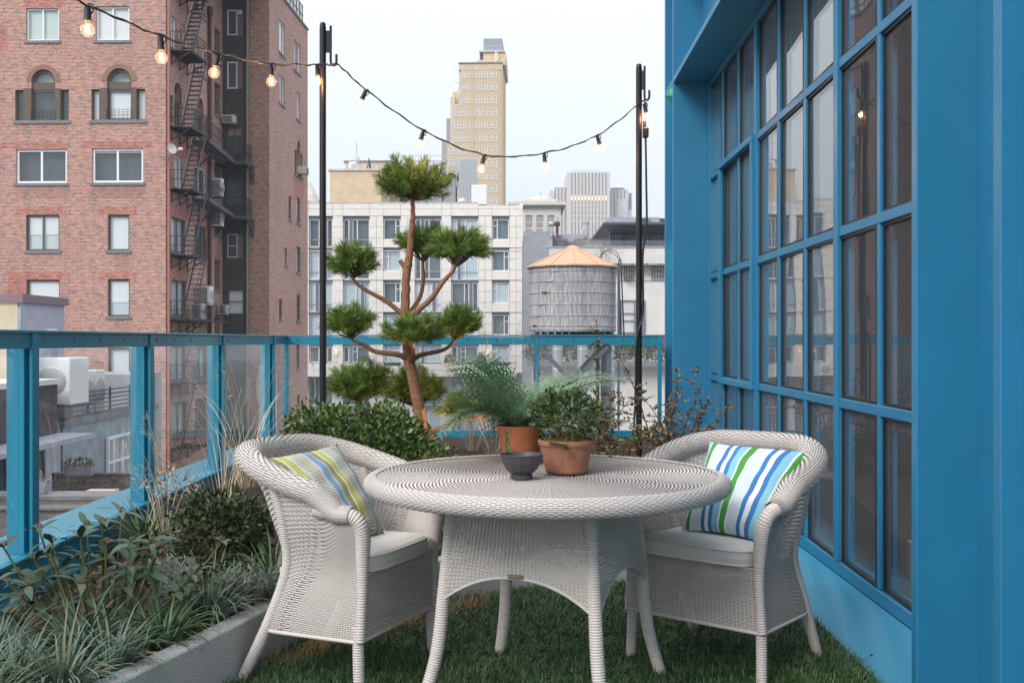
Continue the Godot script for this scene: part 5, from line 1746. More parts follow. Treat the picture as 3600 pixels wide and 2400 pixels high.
func twig(b: Mb, p: Vector3, d: Vector3, length: float, r: float, depth: int, seed_: int, spread := 0.55) -> void:
	var g := RandomNumberGenerator.new()
	g.seed = seed_
	var pts := PackedVector3Array([p])
	var q := p
	for i in 3:
		d = (d + Vector3(g.randfn(0, 0.1), g.randfn(0.03, 0.08), g.randfn(0, 0.1))).normalized()
		q += d * length / 3
		pts.push_back(q)
	b.tube(pts, radii([r, r * 0.65], 4), 5, false)
	if depth > 0:
		for i in g.randi_range(2, 3):
			var k := g.randi_range(1, 3)
			twig(b, pts[k], (d + Vector3(g.randfn(0, spread), g.randfn(0.1, spread * 0.5), g.randfn(0, spread))).normalized(), length * g.randf_range(0.55, 0.8), r * 0.6, depth - 1, seed_ * 7 + i + 1, spread)

# ---------------------------------------------------------------- rooftop water tank
func build_water_tank() -> void:
	var t := thing("water_tank", "round weathered timber water tank with a tan conical roof on steel legs", "water tank", Vector3(2.55, 0, -44))
	var R := 1.815
	var y0 := 1.55
	var y1 := 4.32
	var n := 60
	for k in n:
		var a := TAU * k / n
		var r := RandomNumberGenerator.new()
		r.seed = 900 + k
		var w := R * tan(PI / n) * 2.0 - 0.006
		var out := r.randf_range(-0.006, 0.006)
		piece("stave", Vector3(-w / 2, 0, -0.05), Vector3(w / 2, y1 - y0, 0), mat["stave_%d" % r.randi_range(0, 4)], t, Transform3D(Basis(Vector3.UP, a), Vector3(sin(a) * (R + out), y0, cos(a) * (R + out))), 0.006)
	var inner := Mb.new()
	inner.lathe(PackedVector2Array([Vector2(0, y0 + 0.02), Vector2(R - 0.055, y0 + 0.02), Vector2(R - 0.055, y1), Vector2(0, y1)]), 40)
	put("tank_floor", inner, mat.iron, t)
	for q in [4.02, 3.60, 3.14, 2.66, 2.20, 1.79, 1.63]:
		var h := Mb.new()
		var pts := PackedVector3Array()
		for k in 73:
			var a := TAU * k / 72.0
			pts.push_back(Vector3(sin(a) * (R + 0.018), q, cos(a) * (R + 0.018)))
		h.tube(pts, PackedFloat32Array([0.014]), 6, false)
		var hp := put("hoop", h, mat.galvanised, t)
		var a: float = -0.45 - (4.02 - q) * 0.27
		var lg := Mb.new()
		lg.bevel_box(Vector3(-0.12, -0.035, 0), Vector3(0.02, 0.035, 0.07), 0.01)
		lg.bar(Vector3(-0.2, 0.015, 0.04), Vector3(0.14, 0.015, 0.04), 0.03, 0.03)
		put("lug", lg, mat.galvanised if int(q * 10) % 2 == 0 else mat.pipe_brown, hp, Transform3D(Basis(Vector3.UP, a), Vector3(sin(a) * R, q, cos(a) * R)))
	# roof: twelve seamed sheets and a cap
	var er := R + 0.13
	for k in 12:
		var b := Mb.new()
		var m := 4
		for j in m:
			var a0 := TAU * (k + float(j) / m) / 12
			var a1 := TAU * (k + float(j + 1) / m) / 12
			var e0 := Vector3(sin(a0), 0, cos(a0))
			var e1 := Vector3(sin(a1), 0, cos(a1))
			var sag := -0.02 * sin(PI * (j + 0.5) / m)
			var o0 := e0 * er + Vector3(0, y1 - 0.05, 0)
			var o1 := e1 * er + Vector3(0, y1 - 0.05, 0)
			var i0 := e0 * 0.3 + Vector3(0, 5.05, 0)
			var i1 := e1 * 0.3 + Vector3(0, 5.05, 0)
			b.quad(o0, o1, i1, i0)
			b.quad(o0 + Vector3(0, -0.04 + sag, 0), o1 + Vector3(0, -0.04 + sag, 0), o1, o0)
		var s0 := TAU * k / 12.0
		var e := Vector3(sin(s0), 0, cos(s0))
		b.bar(e * er + Vector3(0, y1 - 0.035, 0), e * 0.3 + Vector3(0, 5.065, 0), 0.025, 0.02)
		put("roof_sheet", b, mat.roof_orange, t)
	var cap := Mb.new()
	cap.lathe(PackedVector2Array([Vector2(0.36, 5.03), Vector2(0.12, 5.18), Vector2(0.0, 5.2)]), 18)
	put("roof_cap", cap, mat.roof_orange, t)
	var sf := Mb.new()
	sf.lathe(PackedVector2Array([Vector2(R - 0.05, y1 - 0.02), Vector2(er - 0.01, y1 - 0.07)]), 36)
	put("eave", sf, mat.pipe_brown, t)
	# joists and beams under the floor
	for k in 11:
		piece("joist", Vector3(-1.55 + k * 0.3, y0 - 0.1, -1.5), Vector3(-1.43 + k * 0.3, y0 - 0.001, 1.5), mat.iron, t)
	piece("beam", Vector3(-1.75, y0 - 0.32, 1.1), Vector3(1.72, y0 - 0.101, 1.3), mat.iron, t)
	piece("beam", Vector3(-1.75, y0 - 0.32, -1.3), Vector3(1.72, y0 - 0.101, -1.1), mat.iron, t)
	for x in [-1.52, 1.42]:
		for z in [1.2, -1.2]:
			piece("leg", Vector3(x - 0.1, -14, z - 0.1), Vector3(x + 0.1, y0 - 0.321, z + 0.1), mat.beam_gray, t)
	piece("leg", Vector3(1.1, -14, -1.5), Vector3(1.25, y0 - 0.33, -1.35), mat.iron, t)
	var br := Mb.new()
	for z in [1.31, -1.0]:
		br.bar(Vector3(-1.52, 1.0, z), Vector3(1.42, -2.0, z), 0.08, 0.16)
		br.bar(Vector3(1.42, 1.0, z + 0.1), Vector3(-1.52, -2.0, z + 0.1), 0.08, 0.16)
	put("brace", br, mat.beam_gray, t)
	# overflow pipe and ladder hoops on the right
	var pp := Mb.new()
	pp.tube(bez([Vector3(1.55, 4.17, 1.0), Vector3(1.72, 4.2, 1.0), Vector3(1.83, 4.05, 1.0), Vector3(1.84, 3.4, 1.0), Vector3(1.84, 1.3, 1.0), Vector3(1.84, -6, 1.0)], 6), PackedFloat32Array([0.05]), 8)
	put("overflow_pipe", pp, mat.beam_gray, t)
	var ld := Mb.new()
	for dx in [0.0, 0.14]:
		ld.tube(bez([Vector3(1.05 + dx * 0.5, 4.6, 0.6), Vector3(1.25 + dx * 0.3, 4.85, 0.6), Vector3(1.5, 4.97 - dx * 0.5, 0.6), Vector3(1.8 - dx * 0.2, 4.85 - dx, 0.6), Vector3(1.98 - dx * 0.2, 4.5, 0.6)], 6), PackedFloat32Array([0.016]), 6)
	ld.bar(Vector3(1.97, 4.55, 0.6), Vector3(2.12, 1.2, 0.6), 0.05, 0.05)
	ld.bar(Vector3(1.84, 4.05, 1.0), Vector3(2.0, 4.05, 0.6), 0.03, 0.03)
	ld.bar(Vector3(2.02, 1.2, 0.2), Vector3(1.93, 4.55, 0.2), 0.05, 0.05)
	put("ladder", ld, mat.iron, t)
	# silver ducts standing behind the legs
	for q in [[2.22, "galvanised steel duct behind the tank legs, leftmost of three"], [3.42, "galvanised steel duct behind the tank legs, middle of three, beside the brace crossing"], [4.72, "galvanised steel duct behind the tank legs, rightmost of three"]]:
		var d := thing("steel_duct", q[1], "duct", Vector3(q[0] - 0.05, 0, -50))
		var m := Mb.new()
		var y := -6.0
		while y < 1.3:
			m.lathe(PackedVector2Array([Vector2(0.25, y), Vector2(0.25, y + 0.88), Vector2(0.265, y + 0.9), Vector2(0.265, y + 0.95), Vector2(0.25, y + 0.97)]), 18)
			y += 0.97
		put("duct", m, mat.galvanised, d)

# ---------------------------------------------------------------- low neighbours through the left railing
func build_low_buildings() -> void:
	var low := -29.9
	var g := thing("grey_stucco_house", "low lavender grey and cream stucco building at the far left", "building", Vector3(-10.34, 0, -22))
	piece("cream_wall", Vector3(-9, low, -1), Vector3(-0.08, 1.99, 0.0), mat.cream_stucco, g)
	piece("corner_strip", Vector3(-0.079, low, -1), Vector3(-0.003, 1.9, 0.004), mat.blue_stucco, g)
	piece("side_wall", Vector3(-1.2, low, -2.1), Vector3(0.003, 1.99, -0.03), mat.lavender_stucco, g)
	piece("roof_coping", Vector3(-9, 1.992, -2.2), Vector3(0.06, 2.17, 0.06), mat.purple_panel, g)
	piece("vent_window", Vector3(-0.05, 1.06, -1.72), Vector3(0.02, 1.45, -1.2), mat.white_frame, g)
	piece("vent_window", Vector3(-0.05, 1.1, -1.5), Vector3(0.03, 1.26, -1.24), mat.room_shade, g)
	piece("vent_window", Vector3(-0.05, 1.29, -1.5), Vector3(0.03, 1.42, -1.24), mat.room_shade, g)
	piece("vent_window", Vector3(-0.05, 1.1, -1.68), Vector3(0.03, 1.42, -1.56), mat.beam_gray, g)
	# long stucco wall running back with a white garden door
	var s := thing("stucco_annex", "blue grey stucco annex wall with a white glazed garden door", "building", Vector3(-10.28, 0, -24))
	piece("wall", Vector3(-6, low, -6.2), Vector3(0, -0.8, 0.1), mat.blue_stucco, s)
	piece("coping", Vector3(-0.4, -0.79, -6.2), Vector3(0.06, -0.62, 0.15), mat.roof_gray, s)
	piece("corner_post", Vector3(-0.4, -0.6, -0.2), Vector3(0.1, 0.16, 0.25), mat.brownstone, s)
	piece("corner_post", Vector3(-0.35, -0.6, -5.9), Vector3(0.06, 0.25, -5.5), mat.brownstone, s)
	for k in 6:
		piece("louvre", Vector3(-0.06, -0.60 + k * 0.105, -5.5), Vector3(-0.01, -0.565 + k * 0.105, -0.2), mat.beam_gray, s)
	for z in [-1.5, -2.9, -4.3]:
		piece("louvre_post", Vector3(-0.1, -0.6, z - 0.03), Vector3(-0.061, 0.0, z + 0.03), mat.iron, s)
	piece("roof_deck", Vector3(-6, -0.79, -6.1), Vector3(-0.41, -0.7, 0), mat.roof_gray, s)
	add_window(s, Transform3D(SIDE, Vector3(0.03, 0, 0)), [2.35, 4.5, -3.6, -1.25], {"called": "garden_door", "frame": "white_frame", "fw": 0.07, "v": [0.18, 0.46, 0.74], "h": [0.72], "rec": 0.0, "sill": false, "back": "blind_green"})
	piece("wall", Vector3(-7, low, -9), Vector3(-0.8, 0.2, -6.3), mat.gray_stucco, s)
	# purple volume in front
	var p := thing("purple_house", "dark purple rendered wall with white coping and a glazed front at the far left", "building", Vector3(-9.58, 0, -22))
	piece("wall", Vector3(-6, -0.75, 0), Vector3(0, 0.28, 7), mat.purple_wall, p)
	piece("coping", Vector3(-6, 0.281, -0.1), Vector3(0.07, 0.39, 7), mat.stucco_white, p)
	piece("awning", Vector3(-0.2, -0.86, -0.1), Vector3(0.75, -0.76, 7), mat.lavender_stucco, p)
	piece("lower_wall", Vector3(-6, low, 0), Vector3(-0.35, -0.87, 7), mat.purple_wall, p)
	for k in 4:
		add_window(p, Transform3D(SIDE, Vector3(-0.3, 0, 0)), [-6.6 + k * 1.65, -5.0 + k * 1.65, -3.0, -0.95], {"called": "glazed_door", "frame": "beam_gray", "fw": 0.06, "rec": 0.0, "sill": false, "back": "blind_green" if k % 2 == 0 else "room_blue"})
	# condensers and roof-top unit: things on the annex roof
	outdoor_unit("big white boxed rooftop unit with louvres at the far left", Transform3D(Basis(Vector3.UP, -PI / 2), Vector3(-9.92, -0.2, -23.0)), 1.0, 1.02, 0.8, "")
	for k in 4:
		outdoor_unit("white condenser cabinet in the row on the annex roof, number %s from the left" % ["one", "two", "three", "four"][k], Transform3D(Basis.IDENTITY, Vector3(-10.66, -0.62, -24.3 - k * 0.7)), 0.5, 1.07, 0.6, "row of white condenser cabinets")
	# board fence, boxes and canvas cover on the neighbour's terrace
	var f := thing("board_fence", "weathered grey board fence on the neighbour's terrace", "fence", Vector3(-8.9, 0, -22))
	for k in 5:
		piece("board", Vector3(-0.8, -2.22 + k * 0.118, -0.04), Vector3(3.0, -2.11 + k * 0.118, 0), mat.fence_wood, f)
	for x in [-0.7, 0.5, 1.7, 2.9]:
		piece("fence_post", Vector3(x - 0.05, -2.6, -0.14), Vector3(x + 0.05, -1.62, -0.041), mat.fence_wood, f)
	piece("fence_cap", Vector3(-0.8, -1.63, -0.16), Vector3(3.0, -1.6, 0.03), mat.fence_wood, f)
	var tr := thing("neighbour_terrace", "grey paved terrace of the low neighbour seen through the glass", "terrace")
	piece("floor", Vector3(-16, -2.9, -26), Vector3(-5.0, -2.7, -13), mat.roof_gray, tr)
	piece("terrace_wall", Vector3(-13, low, -17.6), Vector3(-5.0, -1.42, -17.3), mat.stucco_white, tr)
	piece("terrace_cap", Vector3(-13, -1.419, -17.75), Vector3(-5.0, -1.36, -17.15), mat.stone_sill, tr)
	var lf := thing("board_fence", "lower slatted grey fence with dark posts nearest the glass railing", "fence", Vector3(-7.5, 0, -14.5))
	for k in 6:
		piece("board", Vector3(-3.4, -1.62 + k * 0.078, -0.03), Vector3(4.2, -1.55 + k * 0.078, 0), mat.fence_wood, lf)
	for k in 7:
		piece("fence_post", Vector3(-3.2 + k * 1.15, -2.6, 0.001), Vector3(-3.15 + k * 1.15, -1.13, 0.05), mat.beam_gray, lf)
	piece("fence_cap", Vector3(-3.4, -1.15, -0.08), Vector3(4.2, -1.12, 0.06), mat.fence_wood, lf)
	var c := thing("canvas_cover", "beige canvas cover draped over furniture on the neighbour's terrace", "cover", Vector3(-7.35, -1.9, -18.6))
	var cm := Mb.new()
	var prof := [[0.62, 0.0], [0.45, 0.12], [0.36, 0.25], [0.31, 0.42]]
	for i in prof.size() - 1:
		var a: float = prof[i][0]
		var e: float = prof[i + 1][0]
		for q in [[1, 0], [0, 1], [-1, 0], [0, -1]]:
			var n := Vector3(q[0], 0, q[1])
			var sd := Vector3(-q[1], 0, q[0])
			cm.quad((n + sd * -1) * a * 0.8 + Vector3(0, prof[i][1], 0), (n + sd) * a * 0.8 + Vector3(0, prof[i][1], 0), (n + sd) * e * 0.8 + Vector3(0, prof[i + 1][1], 0), (n - sd) * e * 0.8 + Vector3(0, prof[i + 1][1], 0))
	cm.quad(Vector3(-0.25, 0.42, 0.25), Vector3(0.25, 0.42, 0.25), Vector3(0.25, 0.42, -0.25), Vector3(-0.25, 0.42, -0.25))
	put("cover", cm, mat.canvas, c)
	for q in [[-9.0, -1.6, -21.7, "lilac window box of greenery on top of the board fence"], [-8.05, -1.35, -17.45, "lilac window box with dry flowers on the white terrace wall"]]:
		var wb := thing("planter_box", q[3], "planter box", Vector3(q[0], q[1], q[2]))
		var bm := Mb.new()
		var lo := 0.26
		var hi := 0.31
		for e in [[1, 0, 0.0], [-1, 0, 0.0], [0, 1, 0.0], [0, -1, 0.0]]:
			var n := Vector3(e[0], 0, e[1])
			var sd := Vector3(-e[1], 0, e[0])
			var k0 := Vector3(1, 1, 0.4)
			bm.quad(((n - sd) * lo) * k0, ((n + sd) * lo) * k0, ((n + sd) * hi) * k0 + Vector3(0, 0.2, 0), ((n - sd) * hi) * k0 + Vector3(0, 0.2, 0))
		bm.box(Vector3(-0.3, 0.17, -0.11), Vector3(0.3, 0.18, 0.11))
		put("box", bm, mat.lilac_plastic, wb)
		leafy_ball(wb, Vector3(0, 0.24, 0), Vector3(0.3, 0.1, 0.12), 200, 0.06, [lin(0.12, 0.11, 0.05), lin(0.22, 0.17, 0.12)] if q[0] < -8.5 else [lin(0.4, 0.33, 0.28), lin(0.3, 0.24, 0.2)], 500 + int(q[0]))

# ---------------------------------------------------------------- poles and string lights
func build_poles_and_lights() -> void:
	var specs := [[Vector3(-1.16, 0, -6.4), 3.145, 0.0205, "tall black steel pole with a hook, left of the pine, standing in the box shrub"], [Vector3(0.9, 0, -7.4), 3.155, 0.0215, "tall black steel pole on a round base, at the right by the teal wall"]]
	for i in 2:
		var s: Array = specs[i]
		var p := thing("light_pole", s[3], "pole", s[0], 0, "poles that carry the string lights")
		var g := soil_y(s[0].z) - 0.04
		var b := Mb.new()
		b.lathe(PackedVector2Array([Vector2(s[2], g), Vector2(s[2], s[1] - 0.03), Vector2(s[2] - 0.002, s[1] - 0.03), Vector2(s[2] - 0.002, s[1] - 0.008), Vector2(s[2] - 0.008, s[1]), Vector2(0, s[1])]), 20)
		put("shaft", b, mat.black_metal, p)
		var ba := Mb.new()
		var by := 0.385 if i == 1 else 0.3
		ba.lathe(PackedVector2Array([Vector2(0.042, by - 0.1), Vector2(0.042, by - 0.004), Vector2(0.038, by), Vector2(s[2], by)]), 20)
		ba.lathe(PackedVector2Array([Vector2(0.09, by - 0.2), Vector2(0.09, by - 0.1), Vector2(0.042, by - 0.1)]), 20)
		put("base", ba, mat.black_metal, p)
		# welded plate and hook
		var dx := 1.0 if i == 0 else 0.75
		var pl := Mb.new()
		pl.box(Vector3(s[2] * 0.7, s[1] - 0.185, -0.003), Vector3(s[2] + 0.022 * dx, s[1] - 0.05, 0.003))
		put("hook_plate", pl, mat.black_metal, p, Transform3D.IDENTITY if i == 0 else at(0, 0, 0, -0.5))
		var hk := Mb.new()
		var hx: float = s[2] + 0.028 * dx
		hk.tube(bez([Vector3(hx, s[1] - 0.02, 0), Vector3(hx, s[1] - 0.14, 0), Vector3(hx, s[1] - 0.235, 0), Vector3(hx + 0.006, s[1] - 0.255, 0), Vector3(hx + 0.018, s[1] - 0.262, 0), Vector3(hx + 0.03, s[1] - 0.255, 0), Vector3(hx + 0.035, s[1] - 0.235, 0), Vector3(hx + 0.035, s[1] - 0.195, 0)], 5), PackedFloat32Array([0.0078]), 10)
		put("hook", hk, mat.black_metal, p, Transform3D.IDENTITY if i == 0 else at(0, 0, 0, -0.5))
	# the string: cable, sockets and bulbs
	var sl := thing("string_lights", "string of round clear bulbs on a black cable from upper left to the right pole", "string lights")
	var wire := [Vector3(-1.80, 2.48, -3.2), Vector3(-1.72, 2.50, -3.8), Vector3(-1.667, 2.515, -4.1), Vector3(-1.549, 2.540, -4.6), Vector3(-1.436, 2.60, -5.1), Vector3(-1.327, 2.72, -5.75), Vector3(-1.176, 2.86, -6.3), Vector3(-1.115, 2.886, -6.4), Vector3(-1.06, 2.884, -6.42), Vector3(-0.924, 2.782, -6.6), Vector3(-0.578, 2.566, -6.8), Vector3(-0.187, 2.441, -7.0), Vector3(0.22, 2.480, -7.15), Vector3(0.596, 2.630, -7.3), Vector3(0.90, 2.87, -7.38), Vector3(0.935, 2.895, -7.39)]
	var pts := bez(wire, 8)
	for k in pts.size():
		pts[k].y += sin(k * 1.9) * 0.004
	var cb := Mb.new()
	cb.tube(pts, PackedFloat32Array([0.0042]), 6)
	var pts2 := pts.duplicate()
	for k in pts2.size():
		pts2[k] += Vector3(0, cos(k * 1.3) * 0.005, sin(k * 1.3) * 0.005)
	cb.tube(pts2, PackedFloat32Array([0.0034]), 6)
	put("cable", cb, mat.black_plastic, sl)
	var hang := [2, 3, 4, 5, 6, 9, 10, 11, 12, 13, 14]
	var tilts := [0.0, 0.05, -0.22, 0.0, 0.08, -0.42, -0.28, -0.22, 0.1, 0.3, 0.25]
	var bulb := Mb.new()
	var rr := 0.027
	var prof := PackedVector2Array()
	for k in 15:
		var a := -PI / 2 + (PI * 0.86) * k / 14.0
		prof.push_back(Vector2(cos(a) * rr, sin(a) * rr - 0.092))
	prof.push_back(Vector2(0.0105, -0.058))
	bulb.lathe(prof, 24)
	var bulb_mesh := bulb.mesh()
	var socket := Mb.new()
	socket.lathe(PackedVector2Array([Vector2(0, 0.006), Vector2(0.012, 0.004), Vector2(0.0135, -0.02), Vector2(0.0145, -0.05), Vector2(0.017, -0.052), Vector2(0.017, -0.058), Vector2(0, -0.058)]), 14)
	socket.tube(bez([Vector3(0.012, -0.03, 0), Vector3(0.022, -0.015, 0), Vector3(0.018, 0.008, 0), Vector3(0.0, 0.012, 0)], 5), PackedFloat32Array([0.003]), 6)
	var socket_mesh := socket.mesh()
	var fil := Mb.new()
	for k in 5:
		var a := TAU * k / 5
		var o := Vector3(cos(a), 0, sin(a)) * 0.006
		fil.tube(PackedVector3Array([Vector3(o.x, -0.108, o.z), Vector3(o.x * 1.25, -0.09, o.z * 1.25), Vector3(o.x * 0.6, -0.07, o.z * 0.6)]), PackedFloat32Array([0.0022]), 5)
	var fil_mesh := fil.mesh()
	var neck := Mb.new()
	neck.lathe(PackedVector2Array([Vector2(0.0035, -0.11), Vector2(0.004, -0.072), Vector2(0.009, -0.06)]), 8)
	var neck_mesh := neck.mesh()
	for i in hang.size():
		var w: Vector3 = wire[hang[i]]
		if i == 10:
			w += Vector3(0.03, -0.005, 0.03)
		var x := Transform3D(Basis(Vector3.BACK, tilts[i]), w + Vector3(0, -0.006, 0))
		var so := inst("socket", socket_mesh, mat.black_plastic, sl, x)
		inst("bulb_globe", bulb_mesh, mat.bulb_glass, so)
		inst("bulb_stem", neck_mesh, mat.bulb_glass, so)
		inst("filament", fil_mesh, mat.filament if i != 5 else mat.filament_dim, so)
		var l := OmniLight3D.new()
		l.name = "bulb_light"
		l.light_color = Color(1.0, 0.7, 0.42)
		l.light_energy = 0.01 if i == 5 else 0.05
		l.light_size = 0.012
		l.omni_range = 8
		l.omni_attenuation = 2
		l.shadow_enabled = true
		l.position = Vector3(0, -0.09, 0)
		so.add_child(l)
	# plug and supply cable down the right pole
	var pg := Mb.new()
	pg.bevel_box(Vector3(0.925, 2.63, -7.41), Vector3(0.965, 2.70, -7.36), 0.006)
	pg.lathe(PackedVector2Array([Vector2(0.012, 2.70), Vector2(0.012, 2.745), Vector2(0.0, 2.75)]), 10, at(0.938, 0, -7.385))
	put("plug", pg, mat.black_plastic, sl)
	var sc := Mb.new()
	sc.tube(bez([Vector3(0.945, 2.63, -7.385), Vector3(0.95, 2.3, -7.385), Vector3(0.952, 2.0, -7.385), Vector3(0.925, 1.8, -7.385), Vector3(0.925, 1.4, -7.38), Vector3(0.878, 1.2, -7.36), Vector3(0.872, 0.9, -7.36), Vector3(0.86, 0.6, -7.37), Vector3(0.80, 0.3, -7.3)], 6), PackedFloat32Array([0.0075]), 8)
	sc.tube(bez([Vector3(0.942, 2.75, -7.385), Vector3(0.946, 2.80, -7.385), Vector3(0.95, 2.86, -7.385), Vector3(0.935, 2.895, -7.385)], 5), PackedFloat32Array([0.004]), 6)
	put("supply_cable", sc, mat.black_plastic, sl)
	# a landscape light on a spike: its warm beam reaches the pine
	var ll := thing("garden_spotlight", "small black spike light glowing behind the potted fern", "spotlight", Vector3(0.22, 0.36, -6.75))
	var sb := Mb.new()
	sb.tube(PackedVector3Array([Vector3(0, -0.2, 0), Vector3(0, 0.18, 0)]), PackedFloat32Array([0.008]), 8)
	put("spike", sb, mat.black_metal, ll)
	var aim := Basis.looking_at(Vector3(-0.90, 0.45, -0.22))
	var hd := Mb.new()
	hd.lathe(PackedVector2Array([Vector2(0, -0.05), Vector2(0.02, -0.045), Vector2(0.026, 0.03), Vector2(0.024, 0.03), Vector2(0.022, 0.02), Vector2(0, 0.02)]), 14, Transform3D(aim * Basis(Vector3.RIGHT, -PI / 2), Vector3(0, 0.2, 0)))
	put("lamp_head", hd, mat.black_metal, ll)
	var fc := Mb.new()
	fc.lathe(PackedVector2Array([Vector2(0.02, 0.024), Vector2(0, 0.024)]), 14, Transform3D(aim * Basis(Vector3.RIGHT, -PI / 2), Vector3(0, 0.2, 0)))
	put("lamp_face", fc, mat.lamp_face, ll)
	var sp := SpotLight3D.new()
	sp.name = "spot_beam"
	sp.light_color = Color(1.0, 0.74, 0.46)
	sp.light_energy = 1.1
	sp.spot_range = 6
	sp.spot_angle = 34
	sp.spot_angle_attenuation = 0.9
	sp.spot_attenuation = 2
	sp.light_size = 0.02
	sp.shadow_enabled = true
	sp.transform = Transform3D(aim, Vector3(0, 0.2, 0) + aim * Vector3(0, 0, -0.035))
	ll.add_child(sp)

# ---------------------------------------------------------------- woven furniture
# weft strands laid row by row over and under the warps of a surface given as a grid of points [row][warp]
func weave(b: Mb, grid: Array, h: float, amp: float, out := 1.0, warp_w := 0.0045) -> void:
	var nr := grid.size()
	var g := RandomNumberGenerator.new()
	g.seed = nr * 13 + 7
	for j in range(1, nr - 1):
		var row: PackedVector3Array = grid[j]
		var below: PackedVector3Array = grid[j - 1]
		var above: PackedVector3Array = grid[j + 1]
		var n := row.size()
		var base := b.v.size()
		var tone := g.randf_range(0.93, 1.05)
		for i in n:
			var p := row[i]
			var du := row[mini(i + 1, n - 1)] - row[maxi(i - 1, 0)]
			var dv := (above[i] - below[i]).normalized()
			var nn := du.cross(dv).normalized() * out
			if nn == Vector3.ZERO:
				nn = Vector3.UP
			h = above[i].distance_to(below[i]) * 0.5 * 0.68
			var off := amp if (i + j) % 2 == 0 else -amp
			p += nn * off
			var k := tone * g.randf_range(0.96, 1.04)
			b.col = Color(k, k, k)
			b.vert(p - dv * (h * 0.5) - nn * (h * 0.22), (nn - dv * 1.1).normalized())
			b.vert(p + nn * (h * 0.16), nn)
			b.vert(p + dv * (h * 0.5) - nn * (h * 0.22), (nn + dv * 1.1).normalized())
		for i in n - 1:
			var q := base + 3 * i
			if out > 0:
				b.ix.append_array([q, q + 1, q + 3, q + 3, q + 1, q + 4, q + 1, q + 2, q + 4, q + 4, q + 2, q + 5])
			else:
				b.ix.append_array([q, q + 3, q + 1, q + 3, q + 4, q + 1, q + 1, q + 4, q + 2, q + 4, q + 5, q + 2])
	b.col = Color(0.92, 0.92, 0.92)
	var first: PackedVector3Array = grid[0]
	for i in first.size():
		var base := b.v.size()
		var rows := 0
		for j in range(0, nr, 3):
			var row: PackedVector3Array = grid[j]
			var du := (row[mini(i + 1, row.size() - 1)] - row[maxi(i - 1, 0)]).normalized()
			var dv: Vector3 = (grid[mini(j + 1, nr - 1)][i] - grid[maxi(j - 1, 0)][i])
			var nn := du.cross(dv).normalized() * out
			b.vert(row[i] - du * warp_w * 0.5, nn)
			b.vert(row[i] + du * warp_w * 0.5, nn)
			rows += 1
		for k in rows - 1:
			var q := base + 2 * k
			if out > 0:
				b.ix.append_array([q, q + 2, q + 1, q + 1, q + 2, q + 3])
			else:
				b.ix.append_array([q, q + 1, q + 2, q + 1, q + 3, q + 2])
	b.col = Color(1, 1, 1)

# a pole wound with strand: one bead of strand after another, each of slightly its own tone
func wrapped(b: Mb, path: Array, rad: Array, pitch := 0.0085, sides := 10) -> void:
	var smooth := bez(path, 10)
	var along := [0.0]
	for i in range(1, smooth.size()):
		along.append(along[-1] + smooth[i].distance_to(smooth[i - 1]))
	var total: float = along[-1]
	var n := int(total / pitch)
	var g := RandomNumberGenerator.new()
	g.seed = n * 31 + 5
	var last_x := Vector3.ZERO
	var k := 0
	for i in n:
		var tone := g.randf_range(0.93, 1.05)
		b.col = Color(tone, tone, tone)
		var base := b.v.size()
		for e in 3:
			var want := total * (i + e * 0.5) / n
			while k < smooth.size() - 2 and along[k + 1] < want:
				k += 1
			while k > 0 and along[k] > want:
				k -= 1
			var f := clampf((want - along[k]) / maxf(along[k + 1] - along[k], 0.0001), 0, 1)
			var p := smooth[k].lerp(smooth[k + 1], f)
			var d := (smooth[mini(k + 2, smooth.size() - 1)] - smooth[maxi(k - 1, 0)]).normalized()
			var xx := last_x - d * last_x.dot(d)
			if xx.length() < 0.01:
				xx = (Vector3.UP if absf(d.y) < 0.9 else Vector3.RIGHT).cross(d)
			xx = xx.normalized()
			last_x = xx
			var y := d.cross(xx)
			var ff := want / total * (rad.size() - 1)
			var q := mini(int(ff), rad.size() - 2)
			var r := lerpf(rad[q], rad[q + 1], ff - q) * (1.0 if e == 1 else 0.9)
			for m in sides + 1:
				var a := TAU * m / sides
				var o := xx * cos(a) + y * sin(a)
				b.vert(p + o * r, (o + d * (e - 1.0) * 1.3).normalized())
		for e in 2:
			for m in sides:
				var p0 := base + e * (sides + 1) + m
				var q0 := p0 + sides + 1
				b.ix.append_array([p0, q0, p0 + 1, p0 + 1, q0, q0 + 1])
	b.col = Color(1, 1, 1)

func curve1(y: float, ys: Array, vs: Array) -> float:
	for i in ys.size() - 1:
		if y <= ys[i + 1]:
			return lerpf(vs[i], vs[i + 1], smoothstep(ys[i], ys[i + 1], y))
	return vs[-1]

func chair_point(t: float, y: float) -> Vector3:   # t from -1 (left front) over 0 (back) to 1 (right front)
	var hw := curve1(y, [0.2, 0.40, 0.64, 0.85], [0.272, 0.254, 0.315, 0.372])
	var zb := curve1(y, [0.2, 0.40, 0.85], [-0.215, -0.175, -0.385])
	var zf := 0.192
	var w := smoothstep(0.25, 0.70, y)
	var dep := lerpf(0.13, 0.36, w)
	var e := lerpf(5.0, 2.15, w)
	var zs := zb + dep
	var a := absf(t)
	var cut := 0.5
	if a > cut:
		return Vector3(signf(t) * hw, y, lerpf(zs, zf, (a - cut) / (1 - cut)))
	var g := a / cut * PI / 2
	return Vector3(signf(t) * hw * pow(sin(g), 2 / e), y, zs - dep * pow(cos(g), 2 / e))

func rim_y(t: float) -> float:
	return 0.625 + 0.175 * (1.0 - smoothstep(0.12, 0.80, absf(t)))

